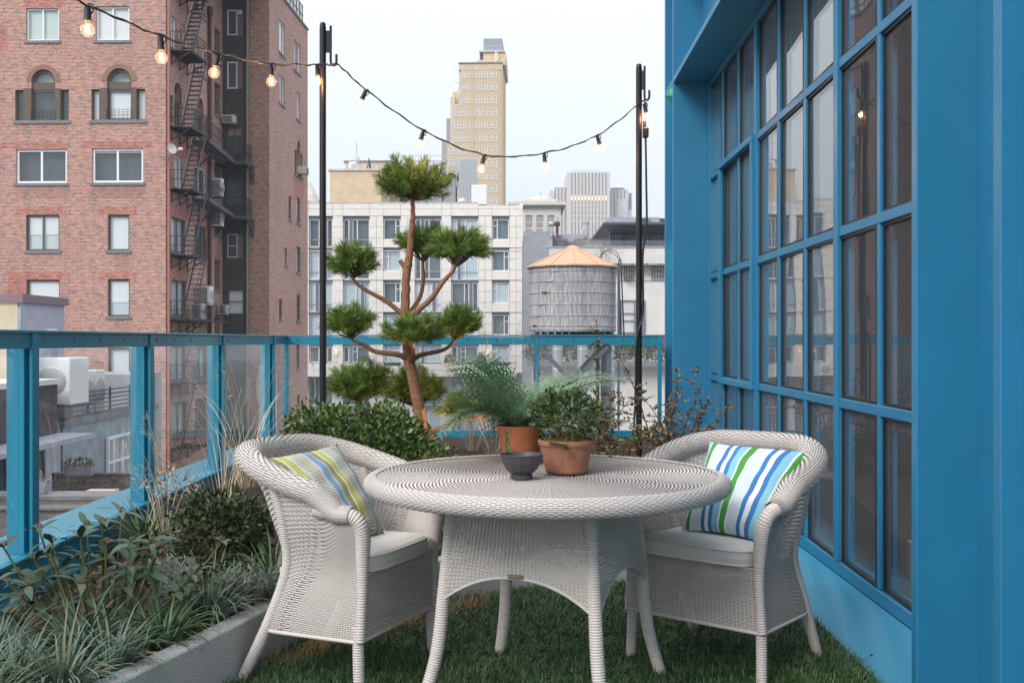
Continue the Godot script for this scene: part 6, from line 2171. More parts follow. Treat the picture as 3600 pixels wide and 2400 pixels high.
func build_furniture() -> void:
	# ---- armchair
	var c := thing("wicker_armchair", "white woven armchair at the left of the table with an olive striped cushion in it", "armchair", Vector3(-0.575, 0, -3.775), 1.17)
	var shell := Mb.new()
	var nu := 108
	var nv := 66
	var grid := []
	for j in nv + 1:
		var row := PackedVector3Array()
		for i in nu + 1:
			var t := -1.0 + 2.0 * i / nu
			row.push_back(chair_point(t, lerpf(0.2, rim_y(t) - 0.01, float(j) / nv)))
		grid.append(row)
	weave(shell, grid, 0.0064, 0.003)
	put("shell", shell, mat.wicker, c)
	var fp := Mb.new()
	grid = []
	for j in 31:
		var row := PackedVector3Array()
		for i in 36:
			row.push_back(Vector3(lerpf(-0.258, 0.258, i / 35.0) * lerpf(1.045, 1.0, j / 30.0), lerpf(0.2, 0.425, j / 30.0), 0.197))
		grid.append(row)
	weave(fp, grid, 0.0064, 0.003)
	put("front_panel", fp, mat.wicker, c)
	piece("seat_deck", Vector3(-0.235, 0.395, -0.15), Vector3(0.235, 0.415, 0.185), mat.wicker, c)
	# rolled rim
	var rim := Mb.new()
	grid = []
	var nph := 30
	for j in nph + 2:
		var ph := TAU * j / (nph - 1.0)
		var row := PackedVector3Array()
		var n := 120
		for i in n + 1:
			var t := -0.95 + 1.90 * i / n
			var p := chair_point(t, rim_y(t))
			var q := chair_point(t + 0.01, rim_y(t + 0.01))
			var o := chair_point(t - 0.01, rim_y(t - 0.01))
			var d := (q - o).normalized()
			var side := d.cross(Vector3.UP).normalized()
			var up := side.cross(d)
			var wd := lerpf(0.043, 0.032, smoothstep(0.5, 1.0, absf(t)))
			var ht := lerpf(0.036, 0.028, smoothstep(0.5, 1.0, absf(t)))
			row.push_back(p + side * 0.012 + side * cos(ph) * wd + up * sin(ph) * ht)
		grid.append(row)
	weave(rim, grid, 0.0072, 0.0022, -1.0)
	put("rim", rim, mat.wicker, c)
	for sx in [-1.0, 1.0]:
		var pb := Mb.new()
		wrapped(pb, [Vector3(sx * 0.268, 0.2, 0.192), Vector3(sx * 0.258, 0.36, 0.194), Vector3(sx * 0.262, 0.46, 0.198), Vector3(sx * 0.276, 0.545, 0.208), Vector3(sx * 0.291, 0.597, 0.204), Vector3(sx * 0.303, 0.622, 0.178), Vector3(sx * 0.310, 0.629, 0.135), Vector3(sx * 0.315, 0.631, 0.09), Vector3(sx * 0.317, 0.634, 0.05)], [0.017, 0.0175, 0.018, 0.020, 0.0245, 0.028, 0.0275, 0.026, 0.023], 0.009)
		put("arm_front", pb, mat.wicker, c)
		var lf := Mb.new()
		wrapped(lf, [Vector3(sx * 0.258, 0.25, 0.178), Vector3(sx * 0.262, 0.1, 0.183), Vector3(sx * 0.264, 0.0, 0.188)], [0.0205, 0.0195])
		put("leg", lf, mat.wicker, c)
		var lr := Mb.new()
		wrapped(lr, [chair_point(sx * 0.36, 0.70), chair_point(sx * 0.35, 0.58), chair_point(sx * 0.34, 0.42), chair_point(sx * 0.33, 0.22), Vector3(sx * 0.262, 0.0, -0.300)], [0.018, 0.020, 0.022, 0.022, 0.019])
		put("leg", lr, mat.wicker, c)
	var hem := Mb.new()
	var hp := PackedVector3Array()
	for i in 61:
		hp.push_back(chair_point(-1.0 + 2.0 * i / 60, 0.2))
	hp.push_back(chair_point(-1, 0.2))
	hem.tube(hp, PackedFloat32Array([0.0075]), 6)
	put("bottom_edge", hem, mat.wicker, c)
	var c2: Node3D = c.duplicate()
	c2.name = numbered("wicker_armchair")
	add_child(c2)
	c2.position = Vector3(0.765, 0, -3.87)
	c2.rotation.y = -0.686
	c2.set_meta("label", "white woven armchair by the teal wall with a blue and green striped cushion in it")
	for o in [c, c2]:
		o.set_meta("group", "woven armchairs at the table")
	# ---- seat cushions
	var cm := Mb.new()
	var pm := Mb.new()
	var plan := PackedVector3Array()
	var nn := 56
	for k in nn:
		var a := TAU * k / nn
		var ex := 2.0 / 5.0
		var x := signf(cos(a)) * pow(absf(cos(a)), ex)
		var z := signf(sin(a)) * pow(absf(sin(a)), ex)
		plan.push_back(Vector3(x * lerpf(0.205, 0.236, (z + 1) / 2), 0, z * 0.178 + 0.03))
	var layers := [[0.93, 0.0], [0.985, 0.008], [1.0, 0.03], [0.985, 0.054], [0.93, 0.062], [0.7, 0.068], [0.35, 0.071]]
	for l in layers.size() - 1:
		for k in nn:
			var m := (k + 1) % nn
			var mid := Vector3(0, 0, 0.03)
			var a: Vector3 = mid + (plan[k] - mid) * layers[l][0] + Vector3(0, layers[l][1], 0)
			var b: Vector3 = mid + (plan[m] - mid) * layers[l][0] + Vector3(0, layers[l][1], 0)
			var d: Vector3 = mid + (plan[m] - mid) * layers[l + 1][0] + Vector3(0, layers[l + 1][1], 0)
			var e: Vector3 = mid + (plan[k] - mid) * layers[l + 1][0] + Vector3(0, layers[l + 1][1], 0)
			cm.quad(b, a, e, d)
	for k in nn:
		var mid := Vector3(0, 0, 0.03)
		cm.tri(mid + (plan[(k + 1) % nn] - mid) * 0.35 + Vector3(0, 0.071, 0), mid + (plan[k] - mid) * 0.35 + Vector3(0, 0.071, 0), Vector3(0, 0.072, 0.03))
	for y in [0.055, 0.007]:
		var ring := PackedVector3Array()
		for k in nn + 1:
			var q := plan[k % nn] - Vector3(0, 0, 0.03)
			ring.push_back(q * 0.992 + Vector3(0, y, 0.03))
		pm.tube(ring, PackedFloat32Array([0.0035]), 6, false)
	for q in [[c, "thin cream seat cushion with piped edge on the left armchair"], [c2, "thin cream seat cushion with piped edge on the right armchair"]]:
		var s := thing("seat_cushion", q[1], "seat cushion", Vector3.ZERO, 0, "cream seat cushions")
		s.transform = q[0].transform * at(0, 0.417, 0.012)
		put("pad", cm, mat.cushion_cloth, s)
		put("piping", pm, mat.cushion_cloth, s)
	# ---- scatter cushions
	pillow("scatter cushion in olive, cream and pale blue stripes leaning in the left armchair", "pillow_olive", c.transform, [Vector3(-0.285, 0.79, -0.225), Vector3(0.155, 0.805, -0.165), Vector3(-0.20, 0.487, 0.03), Vector3(0.115, 0.487, 0.065)])
	pillow("scatter cushion in white, blue, aqua and green stripes leaning in the right armchair", "pillow_blue", c2.transform, [Vector3(-0.145, 0.80, -0.20), Vector3(0.275, 0.79, -0.215), Vector3(-0.125, 0.49, 0.055), Vector3(0.20, 0.487, 0.065)])
	# ---- table
	var t := thing("wicker_table", "round white woven dining table on a square base in the middle of the lawn", "table", Vector3(0.118, 0, -3.54), -0.405)
	var top := Mb.new()
	var R := 0.575
	var zones := [[0.012, 0.10, 34], [0.10, 0.20, 68], [0.20, 0.40, 120], [0.40, 0.575, 200]]
	for zn in zones:
		grid = []
		var rows := int((zn[1] - zn[0]) / 0.0066)
		for j in rows + 2:
			var r: float = zn[0] + (zn[1] - zn[0] - 0.003) * (j - 0.5) / rows
			var row := PackedVector3Array()
			for i in zn[2] + 1:
				var a: float = TAU * i / zn[2]
				row.push_back(Vector3(cos(a) * maxf(r, 0.002), 0.741 + 0.003 * smoothstep(0.5, 0.575, r), sin(a) * maxf(r, 0.002)))
			grid.append(row)
		weave(top, grid, 0.0068, 0.0017, -1.0, 0.006)
	var tp := put("tabletop", top, mat.wicker, t)
	var ed := Mb.new()
	grid = []
	for j in 22:
		var ph := lerpf(PI * 0.62, -PI * 0.72, j / 21.0)
		var row := PackedVector3Array()
		for i in 261:
			var a := TAU * i / 260
			var r := R + 0.008 + cos(ph) * 0.031
			row.push_back(Vector3(cos(a) * r, 0.722 + sin(ph) * 0.0285, sin(a) * r))
		grid.append(row)
	weave(ed, grid, 0.0072, 0.0021, 1.0)
	put("rolled_edge", ed, mat.wicker, t)
	var bd := Mb.new()
	bd.lathe(PackedVector2Array([Vector2(0, 0.700), Vector2(R, 0.700), Vector2(R, 0.725), Vector2(0, 0.728)]), 60)
	put("top_board", bd, mat.wicker, t)
	var hs := 0.255
	for k in 4:
		var x := Transform3D(Basis(Vector3.UP, PI / 2 * k), Vector3.ZERO)
		var sd := Mb.new()
		grid = []
		for j in 46:
			var f := j / 45.0
			var row := PackedVector3Array()
			for i in 38:
				var u := lerpf(-1, 1, i / 37.0)
				var yb := 0.355 + 0.095 * (1 - pow(absf(u), 2.2))
				var y := lerpf(yb, 0.672, f)
				var hw := lerpf(hs + 0.022, hs - 0.012, smoothstep(0.36, 0.68, y))
				row.push_back(Vector3(u * (hw - 0.012), y, hw))
			grid.append(row)
		weave(sd, grid, 0.0062, 0.003)
		var el := Mb.new()
		var ep := PackedVector3Array()
		for i in 31:
			var u := lerpf(-1, 1, i / 30.0)
			ep.push_back(Vector3(u * (hs + 0.008), 0.353 + 0.095 * (1 - pow(absf(u), 2.2)), hs + 0.018 - 0.006 * (1 - absf(u))))
		el.tube(ep, PackedFloat32Array([0.005]), 6)
		var sp := put("side_panel", sd, mat.wicker, t, x)
		put("panel_edge", el, mat.wicker, sp)
		var lg := Mb.new()
		wrapped(lg, [Vector3(hs - 0.02, 0.70, hs - 0.02), Vector3(hs + 0.004, 0.38, hs + 0.004), Vector3(hs + 0.022, 0.18, hs + 0.022), Vector3(hs + 0.062, 0.0, hs + 0.062)], [0.0215, 0.0225, 0.023, 0.0215])
		put("leg", lg, mat.wicker, t, x)
	var pt := Mb.new()
	pt.bevel_box(Vector3(-0.028, 0.447, hs + 0.014), Vector3(0.028, 0.461, hs + 0.019), 0.002)
	for x in [-0.0245, 0.0245]:
		pt.lathe(PackedVector2Array([Vector2(0.003, 0), Vector2(0.002, 0.0015), Vector2(0, 0.002)]), 8, Transform3D(Basis(Vector3.RIGHT, PI / 2), Vector3(x, 0.454, hs + 0.019)))
	for y in [0.457, 0.4515]:
		for k in 9:
			pt.box(Vector3(-0.019 + k * 0.0043, y - 0.0012, hs + 0.019), Vector3(-0.0165 + k * 0.0043, y + 0.0012, hs + 0.0196))
	put("name_plate", pt, mat.brass, t)

func pillow(label: String, m: String, frame: Transform3D, corners: Array) -> void:
	var q := []
	var o := Vector3.ZERO
	for p in corners:
		q.append(frame * p)
		o += q[-1] / 4.0
	for k in 4:
		q[k] -= o
	var z: Vector3 = (q[1] - q[2]).cross(q[0] - q[3]).normalized()
	var b := Mb.new()
	var n := 30
	for face in [1.0, -1.0]:
		var base := b.v.size()
		for j in n + 1:
			for i in n + 1:
				var u := lerpf(-1, 1, float(i) / n)
				var v := lerpf(-1, 1, float(j) / n)
				var pos := pillow_point(u, v, face, q, z)
				var du := pillow_point(minf(u + 0.02, 1), v, face, q, z) - pillow_point(maxf(u - 0.02, -1), v, face, q, z)
				var dv := pillow_point(u, minf(v + 0.02, 1), face, q, z) - pillow_point(u, maxf(v - 0.02, -1), face, q, z)
				b.vert(pos, (du.cross(dv) * face).normalized(), Vector2((u + 1) / 2, (1 - v) / 2))
		for j in n:
			for i in n:
				var p := base + j * (n + 1) + i
				if face > 0:
					b.ix.append_array([p, p + n + 1, p + 1, p + 1, p + n + 1, p + n + 2])
				else:
					b.ix.append_array([p, p + 1, p + n + 1, p + 1, p + n + 2, p + n + 1])
	var t := put("scatter_cushion", b, mat[m])
	t.position = o
	tag(t, label, "cushion")

func pillow_point(u: float, v: float, face: float, q: Array, z: Vector3) -> Vector3:
	var th := pow(maxf(1 - pow(absf(u), 2.4), 0), 0.55) * pow(maxf(1 - pow(absf(v), 2.4), 0), 0.55)
	var uu := u * (1.0 - 0.07 * (1 - v * v) * u * u)
	var vv := v * (1.0 - 0.07 * (1 - u * u) * v * v)
	var wr := (0.004 * sin(u * 9.0 + v * 4.0) + 0.003 * sin(u * 4.0 - v * 13.0 + 1.0)) * th
	var top: Vector3 = q[0].lerp(q[1], (uu + 1) / 2)
	var low: Vector3 = q[2].lerp(q[3], (uu + 1) / 2)
	return low.lerp(top, (vv + 1) / 2) + z * (face * th * 0.07 + wr)

# ---------------------------------------------------------------- pots, bowl, potted plants
func build_table_things() -> void:
	var ty := 0.747
	var p := thing("terracotta_pot", "taller smooth terracotta pot behind the dark bowl, holding the fern", "plant pot", Vector3(0.03, ty, -3.86), 0, "terracotta pots on the table")
	var b := Mb.new()
	b.lathe(PackedVector2Array([Vector2(0, 0), Vector2(0.058, 0), Vector2(0.062, 0.003), Vector2(0.080, 0.10), Vector2(0.085, 0.135), Vector2(0.0855, 0.139), Vector2(0.078, 0.139), Vector2(0.075, 0.12), Vector2(0.0, 0.12)]), 48)
	put("pot", b, mat.terracotta_new, p)
	var so := Mb.new()
	so.lathe(PackedVector2Array([Vector2(0.077, 0.124), Vector2(0.05, 0.130), Vector2(0, 0.132)]), 24)
	put("potting_soil", so, mat.soil, p)
	var q := thing("terracotta_pot", "shorter weathered terracotta pot with mossy top at the front right", "plant pot", Vector3(0.186, ty, -3.58), 0, "terracotta pots on the table")
	b = Mb.new()
	b.lathe(PackedVector2Array([Vector2(0, 0), Vector2(0.066, 0.0), Vector2(0.071, 0.004), Vector2(0.073, 0.012), Vector2(0.0895, 0.091), Vector2(0.0935, 0.093), Vector2(0.0965, 0.098), Vector2(0.0975, 0.107), Vector2(0.0955, 0.1125), Vector2(0.089, 0.113), Vector2(0.086, 0.10), Vector2(0, 0.1)]), 56)
	put("pot", b, mat.terracotta_old, q)
	var ms := Mb.new()
	var nz := FastNoiseLite.new()
	nz.frequency = 30
	var rings := 10
	for k in rings:
		for i in 40:
			var pts := []
			for e in [[k, i], [k, i + 1], [k + 1, i + 1], [k + 1, i]]:
				var r: float = 0.088 * e[0] / rings
				var a: float = TAU * e[1] / 40
				var x := cos(a) * r
				var z := sin(a) * r
				pts.append(Vector3(x, 0.104 + 0.028 * (1 - pow(r / 0.09, 3)) + nz.get_noise_2d(x, z) * 0.011, z))
			ms.quad(pts[0], pts[1], pts[2], pts[3])
	put("moss", ms, mat.moss, q)
	var bw := thing("bowl", "small dark grey faceted clay bowl in front of the pots", "bowl", Vector3(0.031, ty, -3.43))
	var bm := Mb.new()
	var n := 12
	var pr := [[0.036, 0.0], [0.0365, 0.012], [0.033, 0.014], [0.05, 0.028], [0.064, 0.052], [0.0695, 0.072], [0.0725, 0.079]]
	for k in n:
		for i in pr.size() - 1:
			var pt := []
			for e in [[k, i], [k + 1, i], [k + 1, i + 1], [k, i + 1]]:
				var a: float = TAU * e[0] / n + 0.1
				pt.append(Vector3(cos(a) * pr[e[1]][0], pr[e[1]][1], sin(a) * pr[e[1]][0]))
			if i in [0, 1]:
				bm.quad(pt[1], pt[0], pt[3], pt[2])
			else:
				bm.quad(pt[1], pt[0], pt[3], pt[2])
	bm.lathe(PackedVector2Array([Vector2(0.0715, 0.0785), Vector2(0.0695, 0.080), Vector2(0.067, 0.078), Vector2(0.06, 0.05), Vector2(0.045, 0.028), Vector2(0.0, 0.02)]), 36)
	bm.lathe(PackedVector2Array([Vector2(0, 0), Vector2(0.036, 0)]), 24)
	put("bowl_body", bm, mat.bowl_clay, bw)
	# fern: every frond a part
	var f := thing("fern", "large blue green fern spilling from the taller pot on the table", "fern", p.position + Vector3(0, 0.125, 0))
	var g := RandomNumberGenerator.new()
	g.seed = 21
	var kinds := []
	for i in 5:
		kinds.append(frond(0.36 + 0.05 * (i % 3), 0.35 + 0.22 * i, i))
	for i in 42:
		var turn := g.randf_range(0, TAU)
		var k: int = g.randi() % 5
		var s := g.randf_range(0.62, 1.0)
		# more of the long ones lean out to the sides
		var pitch := g.randf_range(-0.25, 0.75)
		if i < 10:
			turn = [2.9, 3.3, 0.15, -0.2, 0.5, 2.6, 0.0, 0.3, -0.1, 3.6][i]
			s = [1.05, 1.0, 1.1, 0.95, 1.15, 1.0, 1.15, 1.05, 1.0, 0.95][i]
			pitch = [0.25, 0.0, 0.3, 0.45, 0.62, 0.55, 0.2, 0.4, 0.05, 0.2][i]
			k = i % 5
		var bs := Basis(Vector3.UP, turn) * Basis(Vector3.BACK, pitch) * Basis(Vector3.RIGHT, g.randf_range(-0.4, 0.4))
		inst("frond", kinds[k], mat.leaf, f, Transform3D(bs.scaled(Vector3(s, s, s)), Vector3(cos(turn), 0, -sin(turn)) * g.randf_range(0.0, 0.035)))
	# the bushy small-leaved plant
	var v := thing("potted_plant", "bushy small leaved green plant in the shorter pot on the table", "potted plant", q.position + Vector3(0, 0.11, 0))
	leafy_ball(v, Vector3(0.0, 0.085, 0), Vector3(0.125, 0.085, 0.11), 950, 0.021, [lin(0.035, 0.075, 0.018), lin(0.05, 0.09, 0.02), lin(0.10, 0.14, 0.03), lin(0.03, 0.06, 0.02)], 31)
	var trails := [[Vector3(0.09, 0.06, 0.0), Vector3(0.18, 0.07, 0.01), Vector3(0.27, 0.045, 0.02)], [Vector3(0.08, 0.02, 0.05), Vector3(0.125, 0.0, 0.06), Vector3(0.15, -0.05, 0.06)], [Vector3(-0.06, 0.0, 0.08), Vector3(-0.02, -0.005, 0.11), Vector3(0.0, -0.02, 0.12)], [Vector3(0.09, 0.08, -0.02), Vector3(0.17, 0.10, -0.02), Vector3(0.23, 0.085, -0.02)]]
	var sb := Mb.new()
	sb.col = lin(0.08, 0.05, 0.03)
	for k in 26:
		var a := g.randf_range(0, TAU)
		var e := Vector3(cos(a) * 0.10, g.randf_range(0.05, 0.15), sin(a) * 0.09)
		sb.tube(bez([Vector3(cos(a) * 0.03, 0, sin(a) * 0.03), e * 0.6 + Vector3(0, 0.02, 0), e], 4), PackedFloat32Array([0.0014]), 4, false)
	for tr in trails:
		sb.tube(bez([Vector3(0, 0.0, 0)] + tr, 4), PackedFloat32Array([0.0014]), 4, false)
	put("stems", sb, mat.stem, v)
	for tr in trails:
		var lf := Mb.new()
		var pts := bez(tr, 7)
		for i in pts.size():
			for sd in [1.0, -1.0]:
				lf.col = lin(0.06, 0.12, 0.03) * g.randf_range(0.8, 1.2)
				lf.col = Color(0.05, 0.11, 0.03) * g.randf_range(0.8, 1.3)
				var dir := Vector3(g.randfn(0, 0.3), 0.15, sd).normalized()
				var c0 := pts[i]
				lf.blade(PackedVector3Array([c0, c0 + dir * 0.006, c0 + dir * 0.014, c0 + dir * 0.018]), PackedFloat32Array([0.001, 0.006, 0.0055, 0.0005]), Vector3(1, 0.2, 0).normalized(), 0.15)
		put("trailing_shoot", lf, mat.leaf, v)
	# one shoot trailing down the front of the taller pot
	var tl := Mb.new()
	for i in 9:
		var c0 := Vector3(-0.05 + sin(i * 0.9) * 0.004 + 0.011 * i / 9.0, 0.0 - 0.092 * i / 9.0, 0.072 - 0.012 * i / 9.0)
		for sd in [1.0, -1.0]:
			tl.col = Color(0.09, 0.17, 0.035) * g.randf_range(0.7, 1.3)
			var dir := Vector3(sd * g.randf_range(0.6, 1.0), g.randf_range(-0.6, 0.1), g.randf_range(0.2, 0.7)).normalized()
			var z := g.randf_range(0.8, 1.3)
			tl.blade(PackedVector3Array([c0, c0 + dir * 0.004 * z, c0 + dir * 0.010 * z, c0 + dir * 0.013 * z]), PackedFloat32Array([0.0006, 0.0042, 0.0038, 0.0004]), dir.cross(Vector3(g.randfn(0, 0.3), 0.2, 1)).normalized(), 0.2)
	put("trailing_shoot", tl, mat.leaf, f)

func frond(length: float, droop: float, seed_: int) -> Mesh:
	var b := Mb.new()
	var g := RandomNumberGenerator.new()
	g.seed = 70 + seed_
	var n := 17
	var spine := PackedVector3Array()
	var p := Vector3.ZERO
	var ang := 0.75
	for i in n + 1:
		spine.push_back(p)
		ang -= droop * 1.7 / n
		p += Vector3(cos(ang), sin(ang), 0) * length / n
	b.col = Color(0.07, 0.09, 0.03)
	b.tube(spine, radii([0.0016, 0.0005], n + 1), 4, false)
	for i in range(2, n):
		var f := float(i) / n
		var ln := length * 0.27 * pow(sin(PI * clampf(0.16 + 0.84 * f, 0, 1)), 0.8)
		var d := (spine[i + 1] - spine[i - 1]).normalized()
		var up := Vector3(-d.y, d.x, 0)
		for sd in [1.0, -1.0]:
			var dir := (Vector3(0, 0, sd) * 0.92 + d * 0.42 + up * g.randf_range(-0.15, 0.12)).normalized()
			var m := 5
			for k in m + 1:
				var c := spine[i] + dir * ln * (k + 0.6) / (m + 0.6)
				var s := ln * 0.25 * (1.0 - 0.55 * float(k) / m)
				for q in [1.0, -1.0]:
					var e: Vector3 = (dir * 0.75 + d * q * 0.8).normalized()
					if k == m:
						if q < 0:
							continue
						e = dir
					var tone := g.randf_range(0.8, 1.2)
					b.col = Color(0.105 * tone, 0.20 * tone, 0.10 * tone)
					b.blade(PackedVector3Array([c, c + e * s * 0.55, c + e * s]), PackedFloat32Array([s * 0.08, s * 0.24, s * 0.03]), up.cross(e).normalized(), 0.1)
	return b.mesh()

# ---------------------------------------------------------------- pines
func pine_shoot(needle: float, count: int, seed_: int) -> Mesh:
	var b := Mb.new()
	var g := RandomNumberGenerator.new()
	g.seed = seed_
	b.col = Color(0.10, 0.06, 0.035)
	b.tube(PackedVector3Array([Vector3(0, -0.03, 0), Vector3(0, 0.055, 0)]), PackedFloat32Array([0.0035, 0.0022]), 4, false)
	b.col = Color(0.32, 0.24, 0.17)
	b.tube(PackedVector3Array([Vector3(0, 0.055, 0), Vector3(0, 0.07, 0)]), PackedFloat32Array([0.003, 0.0008]), 4, false)
	for i in count:
		var y := g.randf_range(-0.02, 0.055)
		var a := g.randf_range(0, TAU)
		var r := Vector3(cos(a), 0, sin(a))
		var lift := lerpf(0.5, 1.5, (y + 0.02) / 0.075)
		var d := (r + Vector3(0, lift, 0) + Vector3(g.randfn(0, 0.12), 0, g.randfn(0, 0.12))).normalized()
		var tone := g.randf_range(0.7, 1.3)
		b.col = Color(0.15 * tone, 0.255 * tone, 0.045 * tone)
		var l := needle * g.randf_range(0.75, 1.1)
		var p := Vector3(0, y, 0)
		b.blade(PackedVector3Array([p, p + d * l * 0.55 + r * l * 0.03, p + d * l]), PackedFloat32Array([0.0011, 0.0012, 0.0004]), d.cross(Vector3(g.randfn(0, 1), g.randfn(0, 1), g.randfn(0, 1))).normalized())
	return b.mesh()

func needle_pad(parent: Node, c: Vector3, r: Vector3, count: int, seed_: int, root: Vector3, tone := Color(1, 1, 1), size := 1.0) -> void:
	for i in 2:
		if not boxes.has("shoot%d" % i):
			boxes["shoot%d" % i] = pine_shoot(0.042 + 0.006 * i, 85, 40 + i)
	var g := RandomNumberGenerator.new()
	g.seed = seed_
	var wood := Mb.new()
	wood.col = Color(0.16, 0.09, 0.055)
	var sets := [[], []]
	var tints := [[], []]
	for i in count:
		var d := Vector3(g.randfn(0, 1), g.randfn(0.15, 0.9), g.randfn(0, 1)).normalized()
		var f := pow(g.randf(), 0.4) * g.randf_range(0.75, 1.08)
		if d.y < -0.35:
			d.y *= 0.5
		var p := c + Vector3(d.x * r.x, d.y * r.y, d.z * r.z) * f
		var up := (d * 0.9 + Vector3(0, 0.55, 0) + Vector3(g.randfn(0, 0.25), g.randfn(0, 0.2), g.randfn(0, 0.25))).normalized()
		var s := size * g.randf_range(0.8, 1.35)
		var xx := up.cross(Vector3(g.randfn(0, 1), 0.1, g.randfn(0, 1))).normalized()
		var k := i % 2
		sets[k].append(Transform3D(Basis(xx * s, up * s, xx.cross(up) * s), p))
		var q := g.randf_range(0.75, 1.25)
		tints[k].append(Color(tone.r * q * g.randf_range(0.9, 1.15), tone.g * q, tone.b * q))
		if i % 5 == 0:
			var m := root.lerp(p, 0.55) + Vector3(0, -0.012, 0)
			wood.tube(bez([root, m, p], 3), radii([0.006 * size, 0.003], 7), 4, false)
	put("twigs", wood, mat.stem, parent)
	for k in 2:
		many("needle_pad", boxes["shoot%d" % k], mat.needle, sets[k], tints[k], parent)

func build_pines() -> void:
	var z := -7.0
	var t := thing("pine_tree", "cloud pruned pine with a curving orange trunk and separate needle pads", "pine tree", Vector3(-0.6, 0.3, z))
	var o := -t.position
	var tr := Mb.new()
	var path := bez([Vector3(-0.575, 0.28, z), Vector3(-0.607, 0.605, z), Vector3(-0.645, 0.853, z), Vector3(-0.694, 1.086, z), Vector3(-0.715, 1.32, z), Vector3(-0.709, 1.611, z), Vector3(-0.70, 1.69, z), Vector3(-0.68, 1.859, z), Vector3(-0.665, 2.049, z), Vector3(-0.668, 2.16, z)], 7)
	var nz := FastNoiseLite.new()
	nz.frequency = 14
	for k in path.size():
		path[k] += o + Vector3(nz.get_noise_1d(k * 0.4), 0, nz.get_noise_1d(k * 0.4 + 90)) * 0.008
	var rad := radii([0.046, 0.042, 0.038, 0.036, 0.031, 0.028, 0.029, 0.022, 0.016, 0.012], path.size())
	for k in rad.size():
		rad[k] *= 1.0 + 0.09 * nz.get_noise_1d(k * 3.1)
	tr.tube(path, rad, 12, true, 3.0)
	put("trunk", tr, mat.bark, t)
	var limbs := [
		[[Vector3(-0.715, 1.355, z), Vector3(-0.834, 1.455, z + 0.02), Vector3(-0.973, 1.532, z + 0.05), Vector3(-1.046, 1.59, z + 0.06), Vector3(-1.06, 1.648, z + 0.06)], [0.019, 0.016, 0.013, 0.011, 0.008]],
		[[Vector3(-0.705, 1.36, z), Vector3(-0.63, 1.488, z - 0.12), Vector3(-0.608, 1.619, z - 0.16), Vector3(-0.612, 1.721, z - 0.16), Vector3(-0.605, 1.80, z - 0.15)], [0.018, 0.015, 0.013, 0.011, 0.008]],
		[[Vector3(-0.70, 1.345, z), Vector3(-0.55, 1.466, z + 0.04), Vector3(-0.462, 1.583, z + 0.06), Vector3(-0.39, 1.663, z + 0.07), Vector3(-0.36, 1.74, z + 0.07)], [0.022, 0.019, 0.016, 0.013, 0.008]],
		[[Vector3(-0.69, 1.06, z), Vector3(-0.754, 1.102, z + 0.04), Vector3(-0.9, 1.123, z + 0.08), Vector3(-0.973, 1.164, z + 0.1), Vector3(-1.046, 1.196, z + 0.1), Vector3(-1.09, 1.24, z + 0.1)], [0.023, 0.019, 0.016, 0.014, 0.011, 0.007]],
		[[Vector3(-0.68, 1.06, z), Vector3(-0.608, 1.102, z + 0.04), Vector3(-0.47, 1.131, z + 0.07), Vector3(-0.404, 1.171, z + 0.08), Vector3(-0.365, 1.23, z + 0.08)], [0.021, 0.017, 0.014, 0.012, 0.008]],
		[[Vector3(-0.685, 1.05, z), Vector3(-0.655, 1.10, z + 0.1), Vector3(-0.65, 1.15, z + 0.18), Vector3(-0.681, 1.204, z + 0.22), Vector3(-0.65, 1.24, z + 0.24)], [0.020, 0.016, 0.013, 0.011, 0.008]],
		[[Vector3(-0.585, 0.50, z), Vector3(-0.55, 0.585, z + 0.05), Vector3(-0.513, 0.605, z + 0.07), Vector3(-0.397, 0.649, z + 0.1), Vector3(-0.295, 0.684, z + 0.12), Vector3(-0.1, 0.70, z + 0.13)], [0.02, 0.017, 0.015, 0.013, 0.012, 0.006]]]
	for l in limbs:
		var b := Mb.new()
		var pts := bez(l[0], 6)
		for k in pts.size():
			pts[k] += o
		b.tube(pts, radii(l[1], pts.size()), 9, true, 3.0)
		put("branch", b, mat.bark, t)
	var stub := Mb.new()
	stub.tube(PackedVector3Array([o + Vector3(-0.715, 1.68, z), o + Vector3(-0.752, 1.735, z)]), PackedFloat32Array([0.018, 0.014]), 8)
	put("branch_stub", stub, mat.bark, t)
	var pads := [
		[Vector3(-0.665, 2.225, z), Vector3(0.235, 0.155, 0.21), 150, Vector3(-0.668, 2.14, z)],
		[Vector3(-0.34, 1.80, z + 0.06), Vector3(0.165, 0.11, 0.15), 110, Vector3(-0.37, 1.69, z + 0.07)],
		[Vector3(-0.59, 1.85, z - 0.15), Vector3(0.15, 0.105, 0.14), 90, Vector3(-0.607, 1.74, z - 0.16)],
		[Vector3(-1.062, 1.70, z + 0.06), Vector3(0.135, 0.10, 0.13), 85, Vector3(-1.055, 1.62, z + 0.06)],
		[Vector3(-1.085, 1.295, z + 0.1), Vector3(0.135, 0.085, 0.13), 85, Vector3(-1.06, 1.21, z + 0.1)],
		[Vector3(-0.64, 1.235, z + 0.22), Vector3(0.19, 0.085, 0.13), 100, Vector3(-0.675, 1.19, z + 0.2)],
		[Vector3(-0.345, 1.29, z + 0.08), Vector3(0.125, 0.095, 0.12), 80, Vector3(-0.39, 1.19, z + 0.08)],
		[Vector3(-0.36, 0.735, z + 0.14), Vector3(0.085, 0.06, 0.08), 34, Vector3(-0.33, 0.67, z + 0.12)],
		[Vector3(-0.12, 0.76, z + 0.14), Vector3(0.1, 0.05, 0.08), 24, Vector3(-0.18, 0.69, z + 0.13)]]
	for k in pads.size():
		needle_pad(t, pads[k][0] + o, pads[k][1], pads[k][2], 200 + k, pads[k][3] + o, Color(1, 1, 1) if k < 7 else Color(1.6, 1.3, 0.6), 1.05)
